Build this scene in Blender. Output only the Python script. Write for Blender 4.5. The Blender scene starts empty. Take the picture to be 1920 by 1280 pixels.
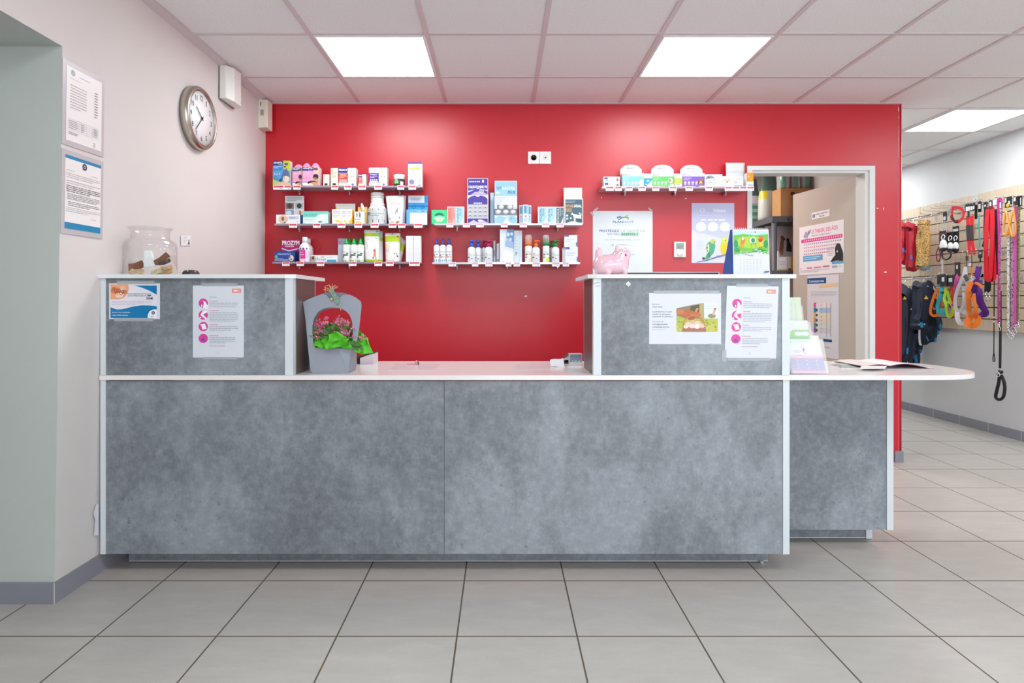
import bpy, math, random
from mathutils import Vector, Matrix
from mathutils.geometry import tessellate_polygon
random.seed(7)
SC = bpy.context.scene
COL = SC.collection
# ---- camera geometry (focal length in pixels of a 1920x1280 frame, principal point, eye height) ----
F, CX, CY, EYE = 1140.0, 940.0, 563.0, 1.125
def PX(x, Y): return (x - CX) * Y / F
def PZ(y, Y): return EYE - (y - CY) * Y / F
def P3(x, y, Y): return Vector((PX(x, Y), Y, PZ(y, Y)))
def RW(x, y, X):                      # a point on a plane parallel to the side walls
    Y = X * F / (x - CX)
    return Vector((X, Y, PZ(y, Y)))
# ---- materials ----
def lin(c):
    if isinstance(c, str):
        c = c.lstrip('#'); c = [int(c[i:i+2], 16) / 255 for i in (0, 2, 4)]
        return tuple(x / 12.92 if x <= .04045 else ((x + .055) / 1.055) ** 2.4 for x in c)
    return tuple(c)
_M = {}
def M(col, rough=.5, metal=0.0, spec=.5, trans=0.0, alpha=1.0, emit=0.0, coat=0.0, ior=1.45, noise=0.0, nscale=60, bump=0.0):
    key = (col, rough, metal, spec, trans, alpha, emit, coat, ior, noise, nscale, bump)
    if key in _M: return _M[key]
    m = bpy.data.materials.new('mat_%03d' % len(_M)); m.use_nodes = True
    nt = m.node_tree; b = nt.nodes['Principled BSDF']
    rgb = lin(col)
    b.inputs['Base Color'].default_value = (*rgb, 1)
    b.inputs['Roughness'].default_value = rough
    b.inputs['Metallic'].default_value = metal
    b.inputs['Specular IOR Level'].default_value = spec
    b.inputs['Transmission Weight'].default_value = trans
    b.inputs['IOR'].default_value = ior
    b.inputs['Alpha'].default_value = alpha
    b.inputs['Coat Weight'].default_value = coat
    if emit:
        b.inputs['Emission Color'].default_value = (*rgb, 1); b.inputs['Emission Strength'].default_value = emit
    if noise or bump:
        tc = nt.nodes.new('ShaderNodeTexCoord'); n = nt.nodes.new('ShaderNodeTexNoise')
        n.inputs['Scale'].default_value = nscale; n.inputs['Detail'].default_value = 4
        nt.links.new(tc.outputs['Object'], n.inputs['Vector'])
        if noise:
            r = nt.nodes.new('ShaderNodeValToRGB')
            r.color_ramp.elements[0].position = .3; r.color_ramp.elements[1].position = .7
            r.color_ramp.elements[0].color = (*[c * (1 - noise) for c in rgb], 1)
            r.color_ramp.elements[1].color = (*[min(1, c * (1 + noise)) for c in rgb], 1)
            nt.links.new(n.outputs['Fac'], r.inputs['Fac']); nt.links.new(r.outputs['Color'], b.inputs['Base Color'])
        if bump:
            bp = nt.nodes.new('ShaderNodeBump'); bp.inputs['Strength'].default_value = bump; bp.inputs['Distance'].default_value = .004
            nt.links.new(n.outputs['Fac'], bp.inputs['Height']); nt.links.new(bp.outputs['Normal'], b.inputs['Normal'])
    _M[key] = m
    return m
def asM(c, **k):
    return c if isinstance(c, bpy.types.Material) else M(c, **k)
def INK(c): return asM(c, rough=.45)
# ---- lettering: outlines of the built-in font ----
_T = {}
def glyphs(s, bold=0.0):
    k = (s, bold)
    if k in _T: return _T[k]
    cu = bpy.data.curves.new('t', 'FONT'); cu.body = s; cu.resolution_u = 2; cu.offset = bold
    ob = bpy.data.objects.new('t', cu); COL.objects.link(ob)
    dg = bpy.context.evaluated_depsgraph_get()
    me = bpy.data.meshes.new_from_object(ob.evaluated_get(dg))
    v = [(p.co.x, p.co.y) for p in me.vertices]; f = [tuple(p.vertices) for p in me.polygons]
    bpy.data.objects.remove(ob); bpy.data.meshes.remove(me); bpy.data.curves.remove(cu)
    x0 = min(p[0] for p in v); x1 = max(p[0] for p in v); y0 = min(p[1] for p in v); y1 = max(p[1] for p in v)
    v = [((a - x0) / (x1 - x0), (b - y0) / (y1 - y0)) for a, b in v]
    _T[k] = (v, f, (x1 - x0) / (y1 - y0))
    return _T[k]
ORG = {}
def crom(pts, n=6, closed=False):
    pts = [Vector(p) for p in pts]; out = []; L = len(pts)
    rng = L if closed else L - 1
    for i in range(rng):
        if closed: p0, p1, p2, p3 = pts[i-1], pts[i], pts[(i+1) % L], pts[(i+2) % L]
        else: p0, p1, p2, p3 = pts[max(i-1, 0)], pts[i], pts[i+1], pts[min(i+2, L-1)]
        for k in range(n):
            t = k / n
            out.append(.5 * ((2*p1) + (p2-p0)*t + (2*p0-5*p1+4*p2-p3)*t*t + (3*p1-p0-3*p2+p3)*t**3))
    if not closed: out.append(pts[-1])
    return out
class MB:
    """collects shapes in world coordinates; build() links them as one mesh object"""
    def __init__(s): s.v = []; s.f = []; s.m = []; s.s = []; s.mats = []
    def mi(s, m):
        m = asM(m)
        if m not in s.mats: s.mats.append(m)
        return s.mats.index(m)
    def add(s, vs, fs, m, smooth=False):
        o = len(s.v); k = s.mi(m)
        s.v += [Vector(p) for p in vs]
        for f in fs:
            s.f.append([o + i for i in f]); s.m.append(k); s.s.append(smooth)
        return s
    def box(s, x0, x1, y0, y1, z0, z1, m, top=None):
        # top: optional (dx0,dx1,dy0,dy1) inset of the top face
        a = top or (0, 0, 0, 0)
        vs = [(x0,y0,z0),(x1,y0,z0),(x1,y1,z0),(x0,y1,z0),(x0+a[0],y0+a[2],z1),(x1-a[1],y0+a[2],z1),(x1-a[1],y1-a[3],z1),(x0+a[0],y1-a[3],z1)]
        return s.add(vs, [(3,2,1,0),(4,5,6,7),(0,1,5,4),(1,2,6,5),(2,3,7,6),(3,0,4,7)], m)
    def obox(s, o, U, V, W, m):          # oriented box: corner + three edge vectors
        o, U, V, W = map(Vector, (o, U, V, W))
        vs = [o, o+U, o+U+V, o+V, o+W, o+U+W, o+U+V+W, o+V+W]
        return s.add(vs, [(3,2,1,0),(4,5,6,7),(0,1,5,4),(1,2,6,5),(2,3,7,6),(3,0,4,7)], m)
    def quad(s, a, b, c, d, m): return s.add([a, b, c, d], [(0,1,2,3)], m)
    def prism(s, pts, d, m, smooth=False):   # 3D planar outline extruded by vector d
        pts = [Vector(p) for p in pts]; d = Vector(d); n = len(pts)
        tris = tessellate_polygon([pts])
        fs = [tuple(t) for t in tris] + [tuple(n + i for i in reversed(t)) for t in tris] + [(i, (i+1) % n, n + (i+1) % n, n + i) for i in range(n)]
        return s.add(pts + [p + d for p in pts], fs, m, smooth)
    def ring(s, outer, inner, d, m):         # two matched loops -> plate with a hole, extruded by d
        n = len(outer); d = Vector(d)
        A = [Vector(p) for p in outer]; B = [Vector(p) for p in inner]
        vs = A + B + [p + d for p in A] + [p + d for p in B]; fs = []
        for i in range(n):
            j = (i + 1) % n
            fs += [(i, j, n+j, n+i), (2*n+i, 3*n+i, 3*n+j, 2*n+j), (i, 2*n+i, 2*n+j, j), (n+i, n+j, 3*n+j, 3*n+i)]
        return s.add(vs, fs, m)
    def lathe(s, c, prof, m, seg=20, axis='z', sq=None, arc=None):
        # prof: (radius, height) pairs; m may be one material or a list per band
        c = Vector(c); vs = []
        for r, h in prof:
            for k in range(seg):
                a = 2 * math.pi * k / seg; ca, sa = math.cos(a), math.sin(a)
                if sq:
                    q = (abs(ca)**sq + abs(sa)**sq) ** (-1/sq); ca *= q; sa *= q
                if axis == 'z': vs.append(c + Vector((r*ca, r*sa, h)))
                elif axis == 'x': vs.append(c + Vector((h, r*ca, r*sa)))
                else: vs.append(c + Vector((r*ca, h, r*sa)))
        for i in range(len(prof) - 1):
            fs = [(i*seg+k, i*seg+(k+1) % seg, (i+1)*seg+(k+1) % seg, (i+1)*seg+k) for k in range(seg)]
            mm = m[i] if isinstance(m, list) else m
            if i == 0: s.add(vs, fs, mm, True); o = len(s.v) - len(vs)
            else:
                kk = s.mi(mm)
                for f in fs: s.f.append([o + q for q in f]); s.m.append(kk); s.s.append(True)
        m0 = m[0] if isinstance(m, list) else m; m1 = m[-1] if isinstance(m, list) else m
        if prof[0][0] > 1e-5: s.f.append([o + k for k in reversed(range(seg))]); s.m.append(s.mi(m0)); s.s.append(False)
        if prof[-1][0] > 1e-5: s.f.append([o + (len(prof)-1)*seg + k for k in range(seg)]); s.m.append(s.mi(m1)); s.s.append(False)
        return s
    def tube(s, pts, r, m, seg=8, closed=False, n=0, ell=None):
        pts = crom(pts, n, closed) if n else [Vector(p) for p in pts]
        L = len(pts); rs = r if isinstance(r, (list, tuple)) else None
        nrm = None; vs = []
        for i, p in enumerate(pts):
            a = pts[(i+1) % L] if closed or i < L-1 else p; b = pts[i-1] if closed or i > 0 else p
            T = (a - b).normalized()
            if nrm is None:
                nrm = T.orthogonal().normalized()
            nrm = (nrm - T * nrm.dot(T)).normalized(); bn = T.cross(nrm)
            rr = r if rs is None else rs[0] + (rs[1]-rs[0]) * i / (L-1) if len(rs) == 2 else rs[i]
            for k in range(seg):
                q = 2*math.pi*k/seg
                vs.append(p + nrm*(rr*math.cos(q)) + bn*(rr*math.sin(q)))
        fs = []
        for i in range(L if closed else L-1):
            j = (i+1) % L
            fs += [(i*seg+k, i*seg+(k+1) % seg, j*seg+(k+1) % seg, j*seg+k) for k in range(seg)]
        if not closed: fs += [tuple(reversed(range(seg))), tuple((L-1)*seg+k for k in range(seg))]
        return s.add(vs, fs, m, True)
    def strap(s, pts, w, t, m, N=(-1,0,0), n=5, closed=False):
        pts = crom(pts, n, closed) if n else [Vector(p) for p in pts]
        N = Vector(N); L = len(pts); vs = []
        for i, p in enumerate(pts):
            a = pts[(i+1) % L] if closed or i < L-1 else p; b = pts[i-1] if closed or i > 0 else p
            T = (a-b).normalized(); S = T.cross(N)
            S = S.normalized() if S.length > 1e-6 else Vector((0,1,0))
            vs += [p+S*w/2+N*t/2, p-S*w/2+N*t/2, p-S*w/2-N*t/2, p+S*w/2-N*t/2]
        fs = []
        for i in range(L if closed else L-1):
            j = (i+1) % L
            fs += [(i*4+k, i*4+(k+1) % 4, j*4+(k+1) % 4, j*4+k) for k in range(4)]
        if not closed: fs += [(3,2,1,0), ((L-1)*4, (L-1)*4+1, (L-1)*4+2, (L-1)*4+3)]
        return s.add(vs, fs, m)
    def puff(s, outline, d, m, mid=1.0, steps=((.86,0),(.97,.18),(1,.5),(.97,.82),(.86,1)), wr=0.0):
        # cushion-like solid from a planar outline, depth vector d
        pts = [Vector(p) for p in outline]; c = sum(pts, Vector())/len(pts); d = Vector(d); n = len(pts); vs = []
        for k, t in steps:
            for i, p in enumerate(pts):
                vs.append(c + (p-c)*k + d*(t + wr*math.sin(i*2.3)*(.5-abs(t-.5))))
        L = len(steps); fs = []
        for a in range(L-1): fs += [(a*n+i, a*n+(i+1) % n, (a+1)*n+(i+1) % n, (a+1)*n+i) for i in range(n)]
        tris = tessellate_polygon([pts])
        fs += [tuple(t) for t in tris] + [tuple((L-1)*n+i for i in reversed(t)) for t in tris]
        return s.add(vs, fs, m, True)
    def ball(s, c, rx, ry, rz, m, su=14, sv=9, R=None):
        c = Vector(c); vs = []; R = R or Matrix.Identity(3)
        for j in range(sv+1):
            th = math.pi*j/sv
            for i in range(su):
                a = 2*math.pi*i/su
                vs.append(c + R @ Vector((rx*math.sin(th)*math.cos(a), ry*math.sin(th)*math.sin(a), rz*math.cos(th))))
        fs = [(j*su+i, j*su+(i+1) % su, (j+1)*su+(i+1) % su, (j+1)*su+i) for j in range(sv) for i in range(su)]
        return s.add(vs, fs, m, True)
    # printed matter: o = lower-left corner, U = full width vector, V = full height vector
    def prints(s, o, U, V, ops, e0=.0004):
        o, U, V = Vector(o), Vector(U), Vector(V); N = U.cross(V).normalized()
        W, H = U.length, V.length; e = e0; st = max(.00002, min(.00012, .0012/max(1, len(ops))))
        def pt(u, v): return o + U*u + V*v + N*e
        for op in ops:
            k = op[0]; e += st
            if k == 'r':
                _, a, b, c, d, m = op; s.add([pt(a,b), pt(c,b), pt(c,d), pt(a,d)], [(0,1,2,3)], INK(m))
            elif k == 'e':
                _, a, b, ru, rv, m = op; n = 18
                s.add([pt(a+ru*math.cos(2*math.pi*i/n), b+rv*math.sin(2*math.pi*i/n)) for i in range(n)], [tuple(range(n))], INK(m))
            elif k == 'c':                       # true circle, radius as a fraction of the width
                _, a, b, r, m = op; n = 22
                s.add([pt(a+r*math.cos(2*math.pi*i/n), b+r*W/H*math.sin(2*math.pi*i/n)) for i in range(n)], [tuple(range(n))], INK(m))
            elif k == 'o':                       # circle outline: a, b, r, thickness
                _, a, b, r, t, m = op; n = 22; vs = []
                for i in range(n):
                    q = 2*math.pi*i/n
                    vs += [pt(a+r*math.cos(q), b+r*W/H*math.sin(q)), pt(a+(r-t)*math.cos(q), b+(r-t)*W/H*math.sin(q))]
                s.add(vs, [(2*i, (2*i+2) % (2*n), (2*i+3) % (2*n), 2*i+1) for i in range(n)], INK(m))
            elif k == 'p':
                _, pts, m = op; q = [pt(a, b) for a, b in pts]
                s.add(q, [tuple(t) for t in tessellate_polygon([q])], INK(m))
            elif k == 't':                       # lettering inside a rectangle; optional weight, optional turn (90)
                a, b, c, d = op[2:6]; m = op[6]; bold = op[7] if len(op) > 7 else .012; turn = op[8] if len(op) > 8 else 0
                gv, gf, asp = glyphs(op[1], bold)
                if turn: s.add([pt(a+(c-a)*(1-y), b+(d-b)*x) for x, y in gv], gf, INK(m))
                else: s.add([pt(a+(c-a)*x, b+(d-b)*y) for x, y in gv], gf, INK(m))
            elif k == 'l':                       # rows of illegible small print
                _, a, b, c, d, n, m = op[:7]; fill = op[7] if len(op) > 7 else .42; p = (d-b)/n
                for i in range(n):
                    x = a; y = d - p*(i+.5); end = c if i < n-1 else a+(c-a)*random.uniform(.55, .95)
                    while x < end - .01:
                        w = min(random.uniform(.05, .13)*(c-a)*1.2, end-x)
                        s.add([pt(x, y-p*fill/2), pt(x+w, y-p*fill/2), pt(x+w, y+p*fill/2), pt(x, y+p*fill/2)], [(0,1,2,3)], INK(m))
                        x += w + .018*(c-a)
        return s
    def build(s, name, parent=None, smooth_angle=None, bevel=0.0, origin=None):
        me = bpy.data.meshes.new(name)
        if parent is not None: org = ORG[parent.name]
        elif origin is not None: org = Vector(origin)
        else:
            xs = [p.x for p in s.v]; ys = [p.y for p in s.v]; zs = [p.z for p in s.v]
            org = Vector(((min(xs)+max(xs))/2, (min(ys)+max(ys))/2, min(zs)))
        me.from_pydata([tuple(p-org) for p in s.v], [], s.f)
        for m in s.mats: me.materials.append(m)
        me.polygons.foreach_set('material_index', s.m); me.polygons.foreach_set('use_smooth', s.s)
        me.update()
        o = bpy.data.objects.new(name, me); COL.objects.link(o)
        if parent is not None: o.parent = parent
        else: o.location = org
        ORG[o.name] = org
        if bevel:
            b = o.modifiers.new('b', 'BEVEL'); b.width = bevel; b.segments = 2; b.limit_method = 'ANGLE'; b.angle_limit = math.radians(50)
        return o
LABELS = []
def tag(o, label, cat, group=None, kind=None):
    o['label'] = label; o['category'] = cat
    if group: o['group'] = group
    if kind: o['kind'] = kind
    LABELS.append(label)
    return o
def thing(name, label, cat, loc, group=None):
    o = bpy.data.objects.new(name, None); COL.objects.link(o); o.location = loc; o.empty_display_size = .05
    ORG[o.name] = Vector(loc)
    return tag(o, label, cat, group)
def struct(o, label=None, cat=None):
    o['kind'] = 'structure'
    if label: o['label'] = label
    if cat: o['category'] = cat
    return o
SKY, EXPO = 4.6, 0.4
# ================= the room =================
XL, XR, YB, CEIL = -1.645, 4.17, 4.235, 2.494
XE = 2.786                      # free end of the red wall
YREAR, YFAR = -2.6, 8.2
def nodes(m): return m.node_tree.nodes, m.node_tree.links
def newmat(name):
    m = bpy.data.materials.new(name); m.use_nodes = True
    return m, m.node_tree.nodes, m.node_tree.links, m.node_tree.nodes['Principled BSDF']
def ramp(N, stops):
    r = N.new('ShaderNodeValToRGB'); e = r.color_ramp.elements
    while len(e) < len(stops): e.new(.5)
    for i, (p, c) in enumerate(stops): e[i].position = p; e[i].color = (*lin(c), 1)
    return r
def noise(N, L, vec, scale, detail=4, rough=.55):
    n = N.new('ShaderNodeTexNoise'); n.inputs['Scale'].default_value = scale; n.inputs['Detail'].default_value = detail
    n.inputs['Roughness'].default_value = rough; L.new(vec, n.inputs['Vector']); return n
def mix(N, L, fac, a, b, mode='MIX'):
    x = N.new('ShaderNodeMix'); x.data_type = 'RGBA'; x.blend_type = mode
    for sock, val in ((x.inputs[0], fac), (x.inputs[6], a), (x.inputs[7], b)):
        if hasattr(val, 'is_linked'): L.new(val, sock)
        elif isinstance(val, (int, float)): sock.default_value = val
        else: sock.default_value = (*lin(val), 1)
    return x.outputs[2]
def math_n(N, L, op, a, b=0.0):
    x = N.new('ShaderNodeMath'); x.operation = op
    for s_, v in zip(x.inputs, (a, b)):
        if hasattr(v, 'is_linked'): L.new(v, s_)
        else: s_.default_value = v
    return x.outputs[0]
def bumpy(N, L, b, h, strength, dist):
    bp = N.new('ShaderNodeBump'); bp.inputs['Strength'].default_value = strength; bp.inputs['Distance'].default_value = dist
    L.new(h, bp.inputs['Height']); L.new(bp.outputs['Normal'], b.inputs['Normal'])
def paint(name, col, rough=.6, spec=.4, scale=60, strength=.15, var=.03):
    m, N, L, b = newmat(name); tc = N.new('ShaderNodeTexCoord').outputs['Object']
    n1 = noise(N, L, tc, 1.3, 3); n2 = noise(N, L, tc, scale, 3)
    c = lin(col); r = N.new('ShaderNodeValToRGB')
    r.color_ramp.elements[0].position = .3; r.color_ramp.elements[1].position = .7
    r.color_ramp.elements[0].color = (*[x*(1-var) for x in c], 1); r.color_ramp.elements[1].color = (*[min(1, x*(1+var)) for x in c], 1)
    L.new(n1.outputs['Fac'], r.inputs['Fac']); L.new(r.outputs['Color'], b.inputs['Base Color'])
    b.inputs['Roughness'].default_value = rough; b.inputs['Specular IOR Level'].default_value = spec
    bumpy(N, L, b, n2.outputs['Fac'], strength, .002)
    return m
def floor_mat():
    m, N, L, b = newmat('floor_tiles'); g = N.new('ShaderNodeNewGeometry').outputs['Position']
    T = .4028; X0 = -.1487; Y0 = 2.0373
    sp = N.new('ShaderNodeSeparateXYZ'); L.new(g, sp.inputs[0])
    def edge(co, off):
        a = math_n(N, L, 'ADD', co, -off + 100*T); a = math_n(N, L, 'DIVIDE', a, T)
        fr = math_n(N, L, 'FRACT', a); d = math_n(N, L, 'ABSOLUTE', math_n(N, L, 'SUBTRACT', fr, .5))
        return math_n(N, L, 'GREATER_THAN', d, .5 - .0028/T), math_n(N, L, 'FLOOR', a)
    ex, ix = edge(sp.outputs[0], X0); ey, iy = edge(sp.outputs[1], Y0)
    gr = math_n(N, L, 'MAXIMUM', ex, ey)
    cb = N.new('ShaderNodeCombineXYZ'); L.new(ix, cb.inputs[0]); L.new(iy, cb.inputs[1])
    wn = N.new('ShaderNodeTexWhiteNoise'); L.new(cb.outputs[0], wn.inputs['Vector'])
    mp = N.new('ShaderNodeMapping'); mp.inputs['Rotation'].default_value = (0, 0, .7); mp.inputs['Scale'].default_value = (3, 9, 1)
    va = N.new('ShaderNodeVectorMath'); va.operation = 'ADD'; L.new(g, va.inputs[0]); L.new(wn.outputs['Color'], va.inputs[1]); L.new(va.outputs[0], mp.inputs[0])
    n1 = noise(N, L, mp.outputs[0], 2.2, 6, .6); n2 = noise(N, L, g, 90, 4, .7)
    r = ramp(N, [(.3, '#b0aba5'), (.55, '#b8b3ad'), (.75, '#c0bbb5')]); L.new(n1.outputs['Fac'], r.inputs['Fac'])
    c = mix(N, L, .25, r.outputs['Color'], mix(N, L, n2.outputs['Fac'], '#a09c97', '#c8c4bf'), 'MIX')
    gn = noise(N, L, g, 6, 3); gcol = mix(N, L, gn.outputs['Fac'], '#4a3f35', '#6d5c48')
    L.new(mix(N, L, gr, c, gcol), b.inputs['Base Color'])
    L.new(math_n(N, L, 'ADD', math_n(N, L, 'MULTIPLY', gr, .5), math_n(N, L, 'ADD', .26, math_n(N, L, 'MULTIPLY', n2.outputs['Fac'], .14))), b.inputs['Roughness'])
    b.inputs['Specular IOR Level'].default_value = .5
    h = math_n(N, L, 'SUBTRACT', math_n(N, L, 'MULTIPLY', n2.outputs['Fac'], .15), gr)
    bumpy(N, L, b, h, .35, .0015)
    return m
def concrete_mat(name, light='#969da4', dark='#565a5f'):
    m, N, L, b = newmat(name); tc = N.new('ShaderNodeTexCoord').outputs['Object']
    mp = N.new('ShaderNodeMapping'); mp.inputs['Scale'].default_value = (1.25, 1.25, .75); L.new(tc, mp.inputs[0])
    n1 = noise(N, L, mp.outputs[0], 1.7, 10, .68); n2 = noise(N, L, tc, 38, 6, .7); n3 = noise(N, L, tc, 34, 9, .70)
    mp2 = N.new('ShaderNodeMapping'); mp2.inputs['Scale'].default_value = (220, 220, 26); L.new(tc, mp2.inputs[0]); n4 = noise(N, L, mp2.outputs[0], 1, 3)
    r = ramp(N, [(.38, dark), (.5, '#70767c'), (.6, light)]); L.new(n1.outputs['Fac'], r.inputs['Fac'])
    r2 = ramp(N, [(.34, '#5d6267'), (.5, '#7e8489'), (.66, '#a3aab0')]); L.new(n2.outputs['Fac'], r2.inputs['Fac'])
    c = mix(N, L, .38, r.outputs['Color'], r2.outputs['Color'])
    sp = ramp(N, [(.33, '#000000'), (.385, '#ffffff')]); L.new(n3.outputs['Fac'], sp.inputs['Fac'])
    c = mix(N, L, math_n(N, L, 'MULTIPLY', math_n(N, L, 'SUBTRACT', 1.0, sp.outputs['Color']), .6), c, '#44484c')
    c = mix(N, L, math_n(N, L, 'MULTIPLY', n4.outputs['Fac'], .22), c, '#a9b0b5')
    L.new(c, b.inputs['Base Color']); b.inputs['Roughness'].default_value = .42; b.inputs['Specular IOR Level'].default_value = .45
    bumpy(N, L, b, n2.outputs['Fac'], .2, .001)
    return m
def ceil_mat():
    m, N, L, b = newmat('mineral_ceiling_tile'); g = N.new('ShaderNodeNewGeometry').outputs['Position']
    n1 = noise(N, L, g, 140, 5, .7); r = ramp(N, [(.35, '#dfe1e2'), (.6, '#eef0f1')]); L.new(n1.outputs['Fac'], r.inputs['Fac'])
    L.new(r.outputs['Color'], b.inputs['Base Color']); b.inputs['Roughness'].default_value = .9; b.inputs['Specular IOR Level'].default_value = .1
    bumpy(N, L, b, n1.outputs['Fac'], .35, .002)
    return m
def slat_mat():
    m, N, L, b = newmat('maple_slatwall'); tc = N.new('ShaderNodeTexCoord').outputs['Object']
    mp = N.new('ShaderNodeMapping'); mp.inputs['Scale'].default_value = (3, 30, .9); L.new(tc, mp.inputs[0])
    n1 = noise(N, L, mp.outputs[0], 3, 6, .6)
    r = ramp(N, [(.3, '#c6b198'), (.55, '#d6c3ab'), (.75, '#dfcfba')]); L.new(n1.outputs['Fac'], r.inputs['Fac'])
    L.new(r.outputs['Color'], b.inputs['Base Color']); b.inputs['Roughness'].default_value = .5
    return m
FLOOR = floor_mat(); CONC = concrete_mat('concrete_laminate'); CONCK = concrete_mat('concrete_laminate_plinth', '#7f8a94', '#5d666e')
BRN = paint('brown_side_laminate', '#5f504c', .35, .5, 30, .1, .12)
WALLW = paint('white_wall_paint', '#d9d2cf', .65); WALLG = paint('corridor_wall_paint', '#d3d3d4', .6); WALLS = paint('store_wall_paint', '#b9b0a6', .7)
REVEAL = paint('reveal_paint', '#c3c8c3', .6); RED = paint('red_gloss_paint', '#c4001f', .40, .8, 25, .22, .02)
CTILE = ceil_mat(); GRID = M('#d2c8ca', .45); SLAT = slat_mat(); SKIRT = paint('grey_skirting_tile', '#8b8c95', .4, .5, 40, .1, .08)
WHITE = M('#e3e6e8', .28); WHITEM = M('#e9eaea', .5); TRIMW = M('#dcdcda', .4); CHROME = M('#d8d8da', .18, 1.0); BLACK = M('#15161a', .45)
PAPER = M('#dadde4', .55); STEEL = M('#b9b4a8', .3, 1.0)
# floor
mb = MB(); mb.quad((-4.2,YREAR,0),(XR+.1,YREAR,0),(XR+.1,YFAR,0),(-4.2,YFAR,0), FLOOR); struct(mb.build('floor', origin=(0,0,0)))
# suspended ceiling: tiles with the metal grid
mb = MB(); mb.quad((-4.2,YFAR,CEIL+.006),(XR+.1,YFAR,CEIL+.006),(XR+.1,YREAR,CEIL+.006),(-4.2,YREAR,CEIL+.006), CTILE)
CX0, CDX, CY0, CDY = -.988, .604, 3.134, .6035
for k in range(-1, 9):
    x = CX0 + CDX*k
    if x > XL+.02: mb.box(x-.012, x+.012, YREAR, YFAR, CEIL, CEIL+.008, GRID)
for k in range(-9, 9):
    y = CY0 + CDY*k; mb.box(XL, XR, y-.012, y+.012, CEIL+.0006, CEIL+.008, GRID)
struct(mb.build('ceiling', origin=(0,0,CEIL)))
# edge trims of the ceiling
mb = MB(); mb.add([(-1.622,YREAR,CEIL-.012),(-1.588,YREAR,CEIL-.002),(-1.594,YB,CEIL-.002),(-1.638,YB,CEIL-.012),(-1.622,YREAR,CEIL+.006),(-1.588,YREAR,CEIL+.006),(-1.594,YB,CEIL+.006),(-1.638,YB,CEIL+.006)],
    [(0,3,2,1),(1,2,6,5),(0,1,5,4),(2,3,7,6),(3,0,4,7)], GRID)
struct(mb.build('trim_1', origin=(0,0,CEIL)))
mb = MB(); mb.box(XL, XE+.005, YB-.022, YB, CEIL-.004, CEIL+.004, M('#d8c4c8', .5)); struct(mb.build('trim_2'))
mb = MB(); mb.box(XR-.022, XR, YREAR, YFAR, CEIL-.004, CEIL+.004, GRID); struct(mb.build('trim_3'))
# left wall (leans a little, as the photograph shows), with the opening beside the counter
YO, ZO, YO0 = 2.262, 2.07, .5
def wx(y, z):     # inner face of the left wall
    t = max(0, min(1, (y-2.0)/(YB-2.0))); f = z/CEIL
    return (1-t)*(-1.665+.04*f) + t*(-1.652+.011*f)
mb = MB()
def wquad(y0, y1, z0, z1, m): mb.quad((wx(y0,z0),y0,z0),(wx(y0,z1),y0,z1),(wx(y1,z1),y1,z1),(wx(y1,z0),y1,z0), m)
wquad(YO, YB+.1, 0, ZO, WALLW); wquad(YO, YB+.1, ZO, CEIL+.01, WALLW); wquad(YO0, YO, ZO, CEIL+.01, WALLW); wquad(YREAR, YO0, 0, CEIL+.01, WALLW)
mb.quad((-4.2,YO,0),(wx(YO,0),YO,0),(wx(YO,ZO),YO,ZO),(-4.2,YO,ZO), REVEAL)
mb.quad((-1.95,YO0,ZO),(-1.95,YO,ZO),(wx(YO,ZO),YO,ZO),(wx(YO0,ZO),YO0,ZO), REVEAL)
mb.quad((-1.95,YO0,ZO),(-1.95,YO,ZO),(-1.95,YO,CEIL),(-1.95,YO0,CEIL), REVEAL)
struct(mb.build('wall_left', origin=(XL,0,0)))
mb = MB(); mb.quad((-4.2,YREAR,0),(-4.2,YO,0),(-4.2,YO,CEIL),(-4.2,YREAR,CEIL), REVEAL); struct(mb.build('wall_side_room'))
# skirting of the left wall and its return
mb = MB()
mb.add([(-1.656,YO-.01,0),(-1.654,YB,0),(-1.654,YB,.078),(-1.656,YO-.01,.078),(-1.68,YO-.01,0),(-1.68,YB,0),(-1.68,YB,.078),(-1.68,YO-.01,.078)],
       [(0,3,2,1),(4,5,6,7),(0,1,5,4),(3,7,6,2),(0,4,7,3),(1,2,6,5)], SKIRT)
mb.box(-4.2, -1.6802, YO-.01, YO+.002, 0, .078, SKIRT)
mb.box(-1.6572, -1.6552, YO-.0108, YO-.0085, 0, .0785, M('#d8d4c8', .6))
struct(mb.build('baseboard_left'))
def thinglass(name, tint='#ffffff', ior=1.45):      # clear thin-walled glass: fresnel mix of see-through and mirror
    m = bpy.data.materials.new(name); m.use_nodes = True; N = m.node_tree.nodes; L = m.node_tree.links; N.remove(N['Principled BSDF'])
    tr = N.new('ShaderNodeBsdfTransparent'); tr.inputs[0].default_value = (*lin(tint),1); gl = N.new('ShaderNodeBsdfGlossy'); gl.inputs['Roughness'].default_value = .02
    lw = N.new('ShaderNodeLayerWeight'); lw.inputs['Blend'].default_value = .25; mu = N.new('ShaderNodeMath'); mu.operation = 'MULTIPLY_ADD'; mu.inputs[1].default_value = .45; mu.inputs[2].default_value = .02
    L.new(lw.outputs['Facing'], mu.inputs[0]); mx = N.new('ShaderNodeMixShader'); L.new(mu.outputs[0], mx.inputs[0]); L.new(tr.outputs[0], mx.inputs[1]); L.new(gl.outputs[0], mx.inputs[2]); L.new(mx.outputs[0], N['Material Output'].inputs[0]); return m
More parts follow.
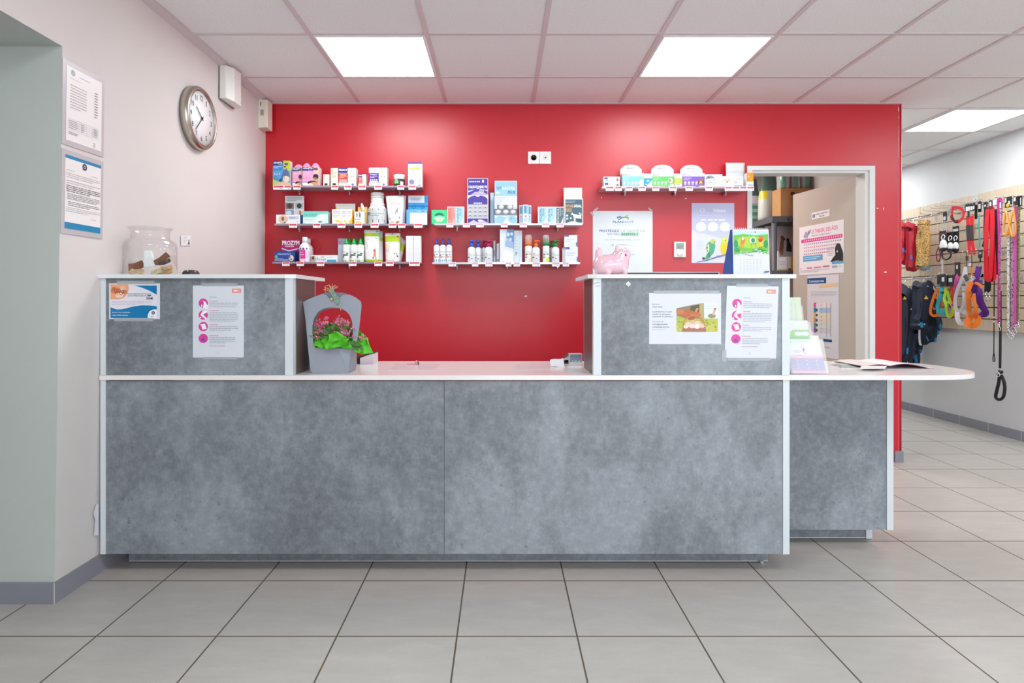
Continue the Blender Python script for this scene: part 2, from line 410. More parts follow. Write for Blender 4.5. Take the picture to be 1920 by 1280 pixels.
# red back wall with the door hole, chipped paint and the bead at its free end
DX0, DX1, DZ1 = PX(1402, YB), PX(1636, YB), PZ(314, YB)
mb = MB(); T_ = .10
mb.box(XL-.05, DX0, YB, YB+T_, 0, CEIL+.01, RED); mb.box(DX0, DX1, YB, YB+T_, DZ1, CEIL+.01, RED); mb.box(DX1, XE-.004, YB, YB+T_, 0, CEIL+.01, RED)
mb.tube([(XE-.004, YB+.002, .07), (XE-.004, YB+.002, CEIL)], .006, RED, 8)
mb.box(XE-.021, XE-.0195, YB-.0012, YB, .075, CEIL-.01, M('#d8848c', .5))
CH = M('#efe9e6', .7)
for x0, x1, y0, y1 in ((983,989,553.5,556.5),(1643.5,1647,389.5,391.5),(1656,1657.3,388.5,394),(1657,1663,509,511),(1683.8,1685.6,200,210),(1684.2,1685.2,235,302),(1684,1685.6,219,222),(1127,1128.6,369,371.5),(1284,1288,371,373)):
    mb.prints((PX(x0,YB),YB,PZ(y1,YB)), (PX(x1,YB)-PX(x0,YB),0,0), (0,0,PZ(y0,YB)-PZ(y1,YB)), [('p',[(0,.3),(.3,0),(.8,.1),(1,.5),(.75,1),(.2,.9)],CH)])
struct(mb.build('wall_back', origin=(0,YB,0)))
mb = MB(); mb.box(DX1+.15, XE+.008, YB-.012, YB, 0, .078, SKIRT); mb.box(XE-.002, XE+.008, YB, 7.8, 0, .078, SKIRT); mb.box(XL, DX0-.03, YB-.012, YB, 0, .078, SKIRT); struct(mb.build('baseboard_back'))
# partition between the store room and the shop
mb = MB(); mb.box(XE-.10, XE-.004, YB+T_, YFAR, 0, CEIL+.01, WALLG); struct(mb.build('wall_partition'))
# store room shell
mb = MB(); mb.quad((.4,6.5,0),(XE-.1,6.5,0),(XE-.1,6.5,CEIL),(.4,6.5,CEIL), WALLS); struct(mb.build('wall_store_back'))
mb = MB(); mb.quad((.4,YB+T_,0),(.4,6.5,0),(.4,6.5,CEIL),(.4,YB+T_,CEIL), WALLS); struct(mb.build('wall_store_side'))
# shop wall on the right, its skirting, the far wall
mb = MB(); mb.box(XR, XR+.1, YREAR, YFAR, 0, CEIL+.01, WALLG); struct(mb.build('wall_right'))
mb = MB(); mb.box(XR-.012, XR, YREAR, YFAR, 0, .078, SKIRT)
for k in range(12):
    y = 4.2+.33*k; mb.box(XR-.0126, XR-.011, y, y+.004, 0, .0785, M('#c9c9cc', .6))
struct(mb.build('baseboard_right'))
mb = MB(); mb.quad((XE-.1,YFAR,0),(XR,YFAR,0),(XR,YFAR,CEIL),(XE-.1,YFAR,CEIL), WALLG); struct(mb.build('wall_far'))
# wall behind the camera with the shop windows that let the daylight in
WINS = [(-.35,.85),(1.05,2.5),(2.65,4.1)]; ZW0, ZW1 = .1, 2.38
mb = MB(); xs = [-4.2] + [q for w in WINS for q in w] + [XR+.1]
for i in range(0, len(xs), 2): mb.box(xs[i], xs[i+1], YREAR-.2, YREAR, 0, CEIL+.01, WALLW)
for a, b in WINS: mb.box(a, b, YREAR-.2, YREAR, 0, ZW0, WALLW); mb.box(a, b, YREAR-.2, YREAR, ZW1, CEIL+.01, WALLW)
struct(mb.build('wall_rear', origin=(0,YREAR,0)))
for i, (a, b) in enumerate(WINS):
    mb = MB(); fm = M('#e8e8e6', .4); c = (a+b)/2
    for x in (a, c-.02, b-.04): mb.box(x, x+.04, YREAR-.12, YREAR-.06, ZW0, ZW1, fm)
    for z in (ZW0, 1.0, ZW1-.04): mb.box(a, b, YREAR-.12, YREAR-.06, z, z+.04, fm)
    struct(mb.build('window_%d' % (i+1)))
# door casing and leaf
mb = MB()
xo0, xo1, zo = PX(1400,YB), PX(1639,YB), PZ(311.5,YB); xi0, xi1, zi = PX(1409,YB), PX(1629,YB), PZ(319.5,YB); y0 = YB-.012
mb.box(xo0, xi0, y0, YB+.012, 0, zo, TRIMW); mb.box(xi1, xo1, y0, YB+.012, 0, zo, TRIMW); mb.box(xi0, xi1, y0, YB+.012, zi, zo, TRIMW)
xj0, xj1, zj = PX(1410,YB), PX(1623,YB), PZ(324,YB)
mb.box(xi0-.01, xj0, YB+.006, YB+T_+.02, 0, zi, TRIMW); mb.box(xj1, xi1+.01, YB+.006, YB+T_+.02, 0, zi, TRIMW); mb.box(xj0, xj1, YB+.006, YB+T_+.02, zj, zi, TRIMW)
struct(mb.build('trim_4'))
DOORF = paint('door_paint', '#c0b6ac', .45, .4, 50, .06, .02)
Hh = Vector((2.556, 4.36, .005)); FE = Vector((2.445, 5.096, .005)); ZD = 2.004
dv = (FE-Hh); dn = Vector((dv.y, -dv.x, 0)).normalized()      # dn points to +x
door = MB(); door.obox(Hh, dv, dn*.042, (0,0,ZD), DOORF)
e = MB().obox(Hh-dv.normalized()*.0015, dv.normalized()*.0012, dn*.042, (0,0,ZD), WHITEM)
D = struct(door.build('door_1', origin=Hh), 'beige store room door standing open into the room behind the red wall', 'door')
e.build('edge_strip', D)
for z in (1.0+.02, 1.745):
    h = MB(); h.lathe((Hh.x+.055, Hh.y-.04, z-.045), [(.009,0),(.009,.09)], WHITEM, 10); h.box(Hh.x+.01, Hh.x+.055, Hh.y-.036, Hh.y-.032, z-.04, z+.04, WHITEM); h.build('hinge', D)
def dpt(s, z): return Hh + dv*s + Vector((0,0,z)) - dn*.0012
# ---- ceiling lights ----
def clight(k, j, label):
    x0 = CX0+CDX*k+.014; x1 = x0+CDX-.028; y0 = CY0+CDY*j+.014; y1 = y0+CDY-.028
    t = thing('ceiling_light', label, 'ceiling light', ((x0+x1)/2,(y0+y1)/2,CEIL), 'square ceiling light panels')
    f = MB(); w = .012
    f.box(x0,x1,y0,y0+w,CEIL-.004,CEIL+.004,WHITEM); f.box(x0,x1,y1-w,y1,CEIL-.004,CEIL+.004,WHITEM); f.box(x0,x0+w,y0+w,y1-w,CEIL-.004,CEIL+.004,WHITEM); f.box(x1-w,x1,y0+w,y1-w,CEIL-.004,CEIL+.004,WHITEM)
    f.build('frame', t)
    d = MB(); d.quad((x0+w,y0+w,CEIL-.001),(x0+w,y1-w,CEIL-.001),(x1-w,y1-w,CEIL-.001),(x1-w,y0+w,CEIL-.001), M('#f4fafc', .4, emit=PANEL)); d.build('diffuser', t)
PANEL = 13.5
clight(0, 0, 'glowing square ceiling panel above the left part of the red wall')
clight(3, 0, 'glowing square ceiling panel above the right part of the red wall')
clight(7, 2, 'glowing square ceiling panel over the pet accessory corridor on the right')
for k, j in ((0,-4),(3,-4),(7,-4),(7,-1),(7,5),(7,8)): clight(k, j, 'ceiling light panel of the room that the photo leaves out of sight')  # extra panels out of view, added for the light they give
# ================= reception desk =================
YF, YT = 2.50, 3.07                       # front plane of the panels, back of the worktop
ZW = .818; HB = .083                      # worktop height, underside of the front panels
XA, XB = -1.648, PX(1479.5, YF)
POST = M('#d3dade', .3)
# front desk
t = thing('reception_desk', 'long grey concrete-look reception desk base with white corner posts', 'reception desk', (-.2, 2.75, 0))
seam = PX(833, YF)
mb = MB(); mb.box(PX(199,YF), seam-.0008, YF, YF+.02, HB, ZW-.024, CONC); mb.build('front_panel', t)
mb = MB(); mb.box(seam+.0008, PX(1467.3,YF), YF, YF+.02, HB, ZW-.024, CONC); mb.build('front_panel', t)
mb = MB(); mb.box(XA+.002, PX(199,YF)-.0005, YF-.004, YF+.03, HB, ZW-.019, POST); mb.build('corner_post', t)
mb = MB(); mb.box(PX(1467.3,YF)+.0005, XB, YF-.004, YF+.03, HB, ZW-.019, POST); mb.build('corner_post', t)
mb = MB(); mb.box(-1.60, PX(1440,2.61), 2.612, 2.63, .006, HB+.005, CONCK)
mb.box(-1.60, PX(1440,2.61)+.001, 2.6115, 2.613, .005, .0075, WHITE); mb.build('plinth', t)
mb = MB(); mb.box(XB-.03, XB-.012, YF+.03, 3.0, HB, ZW-.02, CONC); mb.box(XA+.004, XA+.02, YF+.03, 3.0, HB, ZW-.02, CONC); mb.box(XA+.03, XB-.04, 2.65, 2.95, HB, HB+.018, CONC)
mb.box(-1.5, -1.45, 2.66, 2.72, 0, HB, BLACK); mb.box(1.0, 1.05, 2.66, 2.72, 0, HB, BLACK); mb.build('carcass', t)
mb = MB(); mb.lathe((PX(1424,2.62), 2.60, 0), [(.008,0),(.008,.012)], M('#b9b5ae',.5), 8); mb.build('levelling_foot', t)
# recessed side unit
YS = 2.764
t = thing('side_desk', 'recessed grey desk unit under the rounded end of the white worktop', 'desk', (1.5, 2.9, 0))
mb = MB(); mb.box(XB+.0005, PX(1662,YS), YS, YS+.02, HB, ZW-.02, CONC); mb.build('front_panel', t)
mb = MB(); mb.box(PX(1662,YS)+.0005, PX(1674.3,YS), YS-.004, YS+.03, HB, ZW-.019, POST); mb.build('corner_post', t)
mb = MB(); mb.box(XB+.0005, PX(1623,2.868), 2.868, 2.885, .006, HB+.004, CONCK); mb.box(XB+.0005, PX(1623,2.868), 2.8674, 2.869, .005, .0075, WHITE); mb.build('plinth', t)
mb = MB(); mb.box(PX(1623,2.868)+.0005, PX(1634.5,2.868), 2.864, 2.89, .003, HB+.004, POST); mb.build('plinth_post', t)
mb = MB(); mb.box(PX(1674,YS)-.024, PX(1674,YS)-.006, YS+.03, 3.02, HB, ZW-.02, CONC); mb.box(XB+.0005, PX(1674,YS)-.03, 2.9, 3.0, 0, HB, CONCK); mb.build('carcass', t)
# worktop with rounded end
cx, cy, a, b = 1.725, (2.49+YT)/2+.005, .338, (YT-2.49)/2+.005
out = [(XA+.001, 2.49), (cx, cy-b)]
for i in range(1, 30):
    q = -math.pi/2 + math.pi*i/30; c, s_ = math.cos(q), math.sin(q)
    out.append((cx + a*abs(c)**(2/2.7)*(1 if c > 0 else -1), cy + b*abs(s_)**(2/2.7)*(1 if s_ > 0 else -1)))
out += [(cx, cy+b), (XA+.001, YT)]
mb = MB(); mb.prism([(x, y, ZW-.019) for x, y in out], (0,0,.019), M('#e9e4e3', .16, spec=.55))
o = mb.build('worktop', bevel=.002); tag(o, 'long white glossy worktop with a rounded free end on the right', 'worktop')
# the two raised units
ZU = 1.232
def raised(x0, x1, label, pl, pr, sidex, slab):
    t = thing('raised_counter_unit', label, 'counter unit', ((x0+x1)/2, 2.64, ZW), 'raised units on the reception desk')
    mb = MB(); mb.box(pl[1]+.0005, pr[0]-.0005, YF, YF+.02, ZW+.0005, ZU-.017, CONC); mb.build('front_panel', t)
    for p in (pl, pr):
        mb = MB(); mb.box(p[0], p[1], YF-.004, YF+.03, ZW+.0005, ZU-.0165, POST); mb.build('corner_post', t)
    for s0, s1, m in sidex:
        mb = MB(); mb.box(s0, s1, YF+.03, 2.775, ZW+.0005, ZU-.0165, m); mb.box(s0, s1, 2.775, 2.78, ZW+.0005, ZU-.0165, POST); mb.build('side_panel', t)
    mb = MB(); mb.prism([(x, y, ZU-.016) for x, y in slab], (0,0,.016), WHITE); mb.build('top', t, bevel=.002)
    return t
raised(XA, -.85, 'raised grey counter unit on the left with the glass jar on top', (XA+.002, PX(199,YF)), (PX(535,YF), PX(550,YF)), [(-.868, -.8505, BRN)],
       [(XA+.001,2.485),(-.885,2.485),(-.845,2.50),(-.846,2.914),(XA+.001,2.914)])
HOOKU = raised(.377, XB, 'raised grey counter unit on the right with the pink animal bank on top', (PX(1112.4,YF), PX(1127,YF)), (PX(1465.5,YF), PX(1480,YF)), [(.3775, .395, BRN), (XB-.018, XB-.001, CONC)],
       [(.355,2.50),(.39,2.485),(PX(1493,2.485),2.485),(PX(1493,2.485),2.914),(.356,2.914)])
# ---- papers taped to the front ----
TAPE = M('#c9ced2', .25, alpha=.45)
YP = YF - .0005
def sheet(name, label, cat, corners, ops, col=PAPER, tapes=(), group=None, Y=YP, back=.0006):
    # corners: lower-left, lower-right, upper-right, upper-left in pixels at depth Y
    c = [P3(x, y, Y) for x, y in corners]
    o, U, V = c[0], c[1]-c[0], c[3]-c[0]; N = U.cross(V).normalized()
    mb = MB(); mb.obox(o, U, V, N*back, col); mb.prints(o + N*back, U, V, ops, .0002)
    if not tapes:
        return tag(mb.build(name), label, cat, group)
    t = thing(name, label, cat, (c[0]+c[1])/2, group); mb.build('paper', t)
    for x0, x1, y0, y1 in tapes:
        m2 = MB(); a, b_ = P3(x0, y1, Y), P3(x1, y0, Y); m2.obox((a.x, Y-.0011, a.z), (b_.x-a.x,0,0), (0,0,b_.z-a.z), (0,-.00015,0), TAPE); m2.build('clear_tape', t)
    return t
BL, TXG, PK = '#0a78b0', '#8b8f99', '#e0479c'
sheet('payment_notice', 'white and blue card about payment by notes taped on the left raised unit', 'notice', [(204.8,598),(300,598),(300,531),(204.8,531)], [
    ('r',.03,.03,.94,.97,'#e4e1ea'),
    ('p',[(.03,.55),(.2,.55),(.3,.6),(.37,.72),(.39,.86),(.38,.97),(.03,.97)],'#e8a47e'),('e',.13,.8,.1,.09,'#d97f50'),('e',.27,.86,.06,.07,'#e6bba0'),('e',.2,.66,.08,.07,'#f3d3bf'),('e',.31,.76,.04,.06,'#c98259'),
    ('o',.13,.80,.030,.008,'#4a2f2c'),('o',.2,.80,.030,.008,'#4a2f2c'),('o',.15,.72,.032,.008,'#4a2f2c'),('o',.235,.72,.034,.008,'#4a2f2c'),('o',.27,.77,.028,.008,'#4a2f2c'),('o',.09,.86,.026,.007,'#5a3a2c'),
    ('p',[(.5,.94),(.94,.94),(.94,.68),(.8,.79),(.65,.88)],BL),
    ('p',[(.03,.03),(.94,.03),(.94,.36),(.8,.38),(.65,.385),(.5,.36),(.36,.31),(.25,.275),(.15,.27),(.03,.33)],BL),
    ('p',[(.76,.03),(.94,.03),(.94,.27),(.87,.27),(.8,.22),(.765,.13)],'#f4f4fa'),('c',.87,.175,.034,'#123e5c'),('o',.87,.175,.016,.006,'#f4f4fa'),('l',.8,.06,.93,.1,1,'#7b8794'),
    ('t','Notre établissement n’accepte',.37,.685,.83,.72,'#33374a',.02),('t','plus les billets de plus de',.37,.63,.73,.665,'#33374a',.02),('p',[(.75,.635),(.82,.64),(.835,.67),(.76,.665)],'#101014'),('t','50€',.735,.545,.87,.615,'#16161c',.02),
    ('l',.06,.39,.84,.51,3,'#b9b6c6',.25),('t','Merci pour votre compréhension.',.06,.17,.42,.205,'#ffffff',.02),('t','L’équipe médicale Vétérinaire.',.06,.09,.38,.125,'#ffffff',.02)],
    tapes=[(220,290,526,533),(214,288,596.5,602)])
def health(dx, corners, label, tapes):
    ops = [('r',.0,.0,1,1,'#d9dce4'),('r',.77,.9,.945,.955,'#f0705c'),('r',.785,.908,.93,.947,'#f6a596'),('l',.8,.915,.915,.94,1,'#fff4f2',.7),
        ('t','Que vivez.',.33,.825,.47,.85,'#5fa3c4',.01)]
    for y in (.755,.59,.43,.265):
        ops.append(('c',.205,y,.092,PK))
    ops += [('p',[(.2,.69),(.215,.755),(.2,.79),(.25,.77),(.29,.72),(.29,.67)],'#f1f2f9'),('e',.165,.725,.02,.025,'#5561a0'),('e',.175,.72,.012,.02,'#f1f2f9'),
        ('p',[(.15,.59),(.19,.645),(.24,.655),(.3,.63),(.2,.6),(.27,.545),(.25,.53),(.17,.575)],'#f1f2f9'),('c',.15,.555,.014,'#f1f2f9'),
        ('p',[(.16,.46),(.24,.47),(.27,.4),(.19,.385)],'#f1f2f9'),('c',.155,.455,.012,'#f1f2f9'),('e',.2,.25,.035,.018,'#6a58a8'),('r',.17,.225,.25,.235,'#6a58a8'),('e',.22,.285,.02,.006,'#8a4aa0')]
    for y1, n, w in ((.785,3,.56),(.652,6,.56),(.46,3,.56),(.305,4,.5)):
        ops.append(('l',.33,y1-.008,.33+w*.42,y1+.004,1,'#e58aa8',.8)); ops.append(('l',.33,y1-.03-.021*n,.33+w,y1-.018,n,'#a7acb8',.32))
    ops += [('t','BON À VOUS CONNAÎTRE',.33,.155,.63,.17,'#c0608c',.01),('r',.483,.07,.489,.085,'#555a66'),('l',.44,.052,.56,.06,1,'#9aa0aa')]
    sheet('health_poster', label, 'poster', corners, ops, tapes=tapes, group='white posters with four pink round pictures')
health(0, [(361.8,670),(457.3,670),(457.3,535),(361.8,535)], 'white poster with four pink round pictures taped on the left raised unit', [(378,446,530.5,536.5),(381,446,668.8,673.5)])
health(0, [(1358.3,670.5),(1455,672),(1457.5,537.5),(1363,535.5)], 'white poster with four pink round pictures taped on the right raised unit', [(1353,1362,655,678),(1364,1445,670.5,676),(1380,1440,532,537.5)])
ARC_ = [(.62+.155*math.cos(q), .36+.215*math.sin(q)) for q in [math.pi*k/12 for k in range(13)]] + [(.62+.137*math.cos(q), .36+.19*math.sin(q)) for q in [math.pi*(12-k)/12 for k in range(13)]]
sheet('egg_notice', 'white sheet with a photo of hens and an egg basket taped on the right unit', 'notice', [(1217,644.8),(1352,644.8),(1352,549),(1217,549)], [
    ('t','Bonjour',.045,.765,.15,.79,'#5a5f68',.02),('t','Vend œufs',.045,.715,.185,.742,'#5a5f68',.02),
    ('t','1œuf=0.60 les 6 œufs',.045,.62,.315,.645,'#5a5f68',.02),('t','1œuf=1 la douzaine',.045,.57,.295,.598,'#5a5f68',.02),('t','1œuf=8 le plateau',.045,.52,.325,.548,'#5a5f68',.02),
    ('t','Pour plus de',.045,.425,.2,.45,'#5a5f68',.02),('t','renseignements',.045,.37,.255,.4,'#5a5f68',.02),('t','contactez-moi au',.045,.32,.28,.35,'#5a5f68',.02),('t','06 61 60 27 11',.045,.275,.235,.298,'#a3a7ae',.0),
    ('r',.38,.24,.953,.6,'#a9b84e'),('p',[(.38,.48),(.953,.5),(.953,.24),(.38,.24)],'#b5bd4a'),('p',[(.38,.3),(.6,.42),(.953,.4),(.953,.24),(.38,.24)],'#c3c258'),
    ('p',[(.38,.56),(.38,.7),(.62,.77),(.74,.8),(.76,.5),(.5,.5)],'#8f7f5e'),('p',[(.56,.6),(.58,.74),(.7,.77),(.7,.6)],'#55523f'),('p',[(.69,.45),(.7,.79),(.76,.8),(.765,.44)],'#b5a56a'),
    ('p',[(.765,.5),(.765,.8),(.955,.8),(.955,.5)],'#dfe6ee'),('r',.77,.69,.955,.694,'#9fb0bd'),('r',.77,.74,.955,.744,'#9fb0bd'),
    ('e',.52,.6,.12,.07,'#b9683f'),('e',.43,.63,.055,.05,'#c47a52'),('e',.64,.57,.08,.06,'#c06d40'),('e',.58,.52,.06,.05,'#a85a34'),('p',[(.66,.62),(.69,.7),(.66,.71),(.63,.64)],'#d88a5d'),
    ('e',.87,.55,.055,.045,'#94876f'),('p',[(.9,.56),(.93,.68),(.9,.68),(.87,.58)],'#c7b39a'),('e',.915,.69,.016,.02,'#c4534a'),
    ('p',ARC_,'#c9824e'),('p',[(.46,.24),(.47,.36),(.78,.36),(.79,.24)],'#b27b62'),
    ('e',.54,.385,.04,.045,'#ecc9b8'),('e',.6,.36,.05,.05,'#f0d3c6'),('e',.67,.4,.045,.055,'#e7bfae'),('e',.665,.345,.04,.045,'#f5e2da'),('e',.73,.36,.04,.045,'#e9c0b4'),('e',.51,.34,.035,.035,'#f0d5c8'),('e',.6,.43,.035,.04,'#dfae98'),
    *[('e',random.uniform(.39,.94),random.uniform(.26,.47),.014,.012,random.choice(['#8fa53c','#a9b645','#c9cf66','#7f9a38'])) for _ in range(46)],('p',[(.46,.24),(.47,.36),(.78,.36),(.79,.24)],'#b27b62'),('e',.54,.385,.04,.045,'#ecc9b8'),('e',.6,.36,.05,.05,'#f0d3c6'),('e',.67,.4,.045,.055,'#e7bfae'),('e',.665,.345,.04,.045,'#f5e2da'),('e',.73,.36,.04,.045,'#e9c0b4'),('e',.51,.34,.035,.035,'#f0d5c8'),('e',.6,.43,.035,.04,'#dfae98'),('p',ARC_,'#c9824e'),('r',.455,.25,.79,.30,'#a8765f'),('r',.455,.275,.79,.28,'#8a5a46')],
    tapes=[(1225,1349,544.5,550.5),(1330,1348,643.8,646.6)])
mb = MB(); mb.prints((PX(1112.4,YF-.004),YF-.004,PZ(545,YF-.004)), (PX(1127,YF-.004)-PX(1112.4,YF-.004),0,0), (0,0,PZ(525,YF-.004)-PZ(545,YF-.004)), [('p',[(.1,.62),(.5,.74),(.95,.72),(.95,.78),(.5,.81),(.1,.7)],'#9aa3a6'),('p',[(.3,.36),(.6,.44),(.95,.42),(.95,.48),(.6,.5),(.3,.42)],'#9aa3a6')], .0002); mb.build('scuff_mark', HOOKU)
# adhesive hook on the right unit
mb = MB(); c = P3(1177.5, 532.5, YF); mb.prism([c+Vector((-.011,-.001,0)), c+Vector((0,-.001,.012)), c+Vector((.011,-.001,0)), c+Vector((0,-.001,-.012))], (0,-.004,0), WHITE)
mb.tube([c+Vector((0,-.004,.002)), c+Vector((0,-.012,-.001)), c+Vector((0,-.012,-.006))], .002, WHITE, 6)
tag(mb.build('adhesive_hook'), 'tiny white adhesive hook stuck on the right raised unit below the pink bank', 'hook')
# torn paper beside the left post
mb = MB(); X0 = wx(2.44, .55)+.002
pts = [RW(x, y, X0) for x, y in ((176,1004),(178.5,975),(175,962),(181,944),(184.4,944),(184.5,1003))]
mb.prism(pts, (.001,0,0), PAPER); tag(mb.build('paper_scrap'), 'torn scrap of white paper stuck low on the wall beside the desk post', 'paper scrap')
# ================= things on the desk =================
# glass jar with chews
GL = thinglass('jar_glass', '#fafbfb')
YJ = 2.66; JX, JR = PX(282, YJ), .105; z = ZU
t = thing('glass_jar', 'large clear glass jar with a flared rim holding dog chews on the left unit', 'jar', (JX, YJ, ZU))
prof = [(.0,.003),(.098,.001),(.105,.006),(.105,.125),(.1,.142),(.085,.156),(.077,.162),(.0755,.185),(.078,.197),(.088,.208),(.0865,.2095),(.086,.208)]
mb = MB(); mb.lathe((JX,YJ,z), prof, GL, 40); mb.build('glass', t)
def chew(name, label, a, b_, w, th, col, tw=(0,-1,.3)):
    mb = MB(); mb.strap([Vector(a), (Vector(a)+Vector(b_))/2+Vector((0,0,-.004)), Vector(b_)], w, th, M(col, .7, noise=.25, nscale=60), N=Vector(tw).normalized(), n=4)
    tag(mb.build(name), label, 'dog chew', 'dog chews in the glass jar')
def jp(px, py, dy=0): return (PX(px, YJ+dy), YJ+dy, PZ(py, YJ+dy))
chew('dog_chew', 'dark brown flat chew lying on the left inside the glass jar', jp(242,501), jp(268,494), .03, .010, '#7d4a30', (0,-1,.1))
chew('dog_chew', 'dark brown chew sticking up to the right inside the glass jar', jp(291,493), jp(315,476,.02), .022, .012, '#7a4a33')
chew('dog_chew', 'black-brown thin chew pointing right inside the glass jar', jp(298,494,-.03), jp(319,487,-.03), .014, .008, '#4a4038')
chew('dog_chew', 'cream flat bone standing at the right inside the glass jar', jp(303,487,.045), jp(319,479,.045), .02, .010, '#e6dac4')
chew('dog_chew', 'pale tan block chew at the bottom left of the glass jar', jp(246,509), jp(268,509), .022, .02, '#d9b98c')
chew('dog_chew', 'tan stick chew at the bottom right of the glass jar', jp(302,503,-.03), jp(323,500,-.03), .014, .012, '#c9a678')
chew('dog_chew', 'lower tan stick chew under the other one in the jar', jp(301,511,-.03), jp(322,508,-.03), .014, .012, '#bf9a6c')
chew('dog_chew', 'knotted cream chew at the middle bottom of the jar', jp(285,510,-.05), jp(302,507,-.05), .02, .016, '#d7c69e')
mb = MB(); mb.prism([jp(269,500.5,-.005), jp(270,470,.005), jp(282,470,.005), jp(291,499,-.005)], (0,.012,0), M('#e8ecec', .5)); tag(mb.build('dog_chew'), 'white flat rawhide chew standing in the middle of the glass jar', 'dog chew', 'dog chews in the glass jar')
# small black dome, its glint modelled as a white bead
mb = MB(); YD = 2.62; c = (PX(358,YD), YD, ZU)
mb.lathe(c, [(.032,0),(.033,.006),(.031,.014),(.025,.021),(.012,.0245),(.0,.025)], M('#3a3338', .3), 24, sq=2.6)
mb.ball((c[0]+.0, c[1]-.026, ZU+.018), .0032, .003, .0032, WHITE, 8, 6); tag(mb.build('desk_bell'), 'small black dome-shaped device with a white dot right of the glass jar', 'device')
# pink animal money bank
YPG = 2.62; PINK = M('#ecc0cc', .12, spec=.6, coat=.6)
t = thing('money_bank', 'glossy pink ceramic animal money bank with raised tail on the right unit', 'money bank', (PX(1145,YPG), YPG, ZU))
me = bpy.data.meshes.new('bank'); mbl = bpy.data.metaballs.new('b'); mbl.resolution = .006; mbl.threshold = .25
mo = bpy.data.objects.new('b', mbl); COL.objects.link(mo)
def el(px, py, rx, rz, ry=None, dy=0, rot=0):
    e = mbl.elements.new(); e.type = 'ELLIPSOID'; p = P3(px, py, YPG); e.co = (p.x, YPG+dy, p.z); s_ = YPG/F*1.42
    e.radius = 1; e.size_x, e.size_z, e.size_y = rx*s_, rz*s_, (ry or rx)*s_; e.stiffness = 3
    if rot: e.rotation = Matrix.Rotation(rot, 4, 'Y').to_quaternion()
el(1144,496,29,17,19); el(1133,497,19,17,18); el(1158,494,19,19,18); el(1165,479,15,13,14,-.01); el(1122.5,476,6,12,6,0,.06)
el(1155.2,467.5,3.6,7.5,3.5,-.02,.1); el(1171,469.5,4,5.5,3.5,.0,.25); el(1138,511,6,6,6,-.03); el(1169,510,5,7,6,-.03); el(1124,510,6,6,6,.03); el(1160,511,6,6,6,.03)
dg = bpy.context.evaluated_depsgraph_get(); dg.update()
bm_ = bpy.data.meshes.new_from_object(mo.evaluated_get(dg)); bpy.data.objects.remove(mo)
mb = MB(); zmin = min(v.co.z for v in bm_.vertices); vs = [Vector((v.co.x, v.co.y, max(v.co.z, ZU+.0006))) for v in bm_.vertices]
mb.add(vs, [tuple(p.vertices) for p in bm_.polygons], PINK, True); BK_ = mb.build('body', t)
BANKV = vs
def onbank(px, py):      # nearest bank surface towards the viewer along the view ray
    best = None
    for v in BANKV:
        u = CX + F*v.x/v.y; w = CY - F*(v.z-EYE)/v.y; d = (u-px)**2+(w-py)**2
        if d < 3 and (best is None or v.y < best.y): best = v
    return best or P3(px, py, YPG-.03)
for (px, py, r, col) in ((1165.5,474,.0075,'#f6f3f4'),):
    p = onbank(px, py); mb = MB(); mb.ball(p, r, .003, r, M(col, .15), 12, 8); mb.ball(p+Vector((0,-.0022,0)), .0028, .0018, .0028, BLACK, 8, 6); mb.build('eye', BK_)
p = onbank(1173.6,476.8); mb = MB(); mb.ball(p, .0036, .003, .0042, M('#2a1520', .2), 10, 7); mb.build('nose', BK_)
# monitor behind the right unit
t = thing('monitor', 'desk monitor whose dark top edge peeks above the right raised unit', 'monitor', (PX(1255,2.97), 2.97, ZW))
x0, x1 = PX(1168,2.965), PX(1348.5,2.965); zt = PZ(509.8,2.965)
mb = MB(); mb.box(x0, x1, 2.965, 2.99, zt-.29, zt-.003, M('#4d525a', .4)); mb.box(x0, x1, 2.963, 2.992, zt-.003, zt, M('#f0f0f0', .4)); mb.box(x1-.003,x1,2.963,2.992,zt-.29,zt-.003, M('#f0f0f0', .4)); mb.build('screen', t)
mb = MB(); mb.box((x0+x1)/2-.02, (x0+x1)/2+.02, 2.99, 3.01, ZW+.01, zt-.12, M('#4d525a', .4)); mb.box((x0+x1)/2-.1, (x0+x1)/2+.1, 2.95, 3.06, ZW, ZW+.012, M('#4d525a', .4)); mb.build('stand', t)
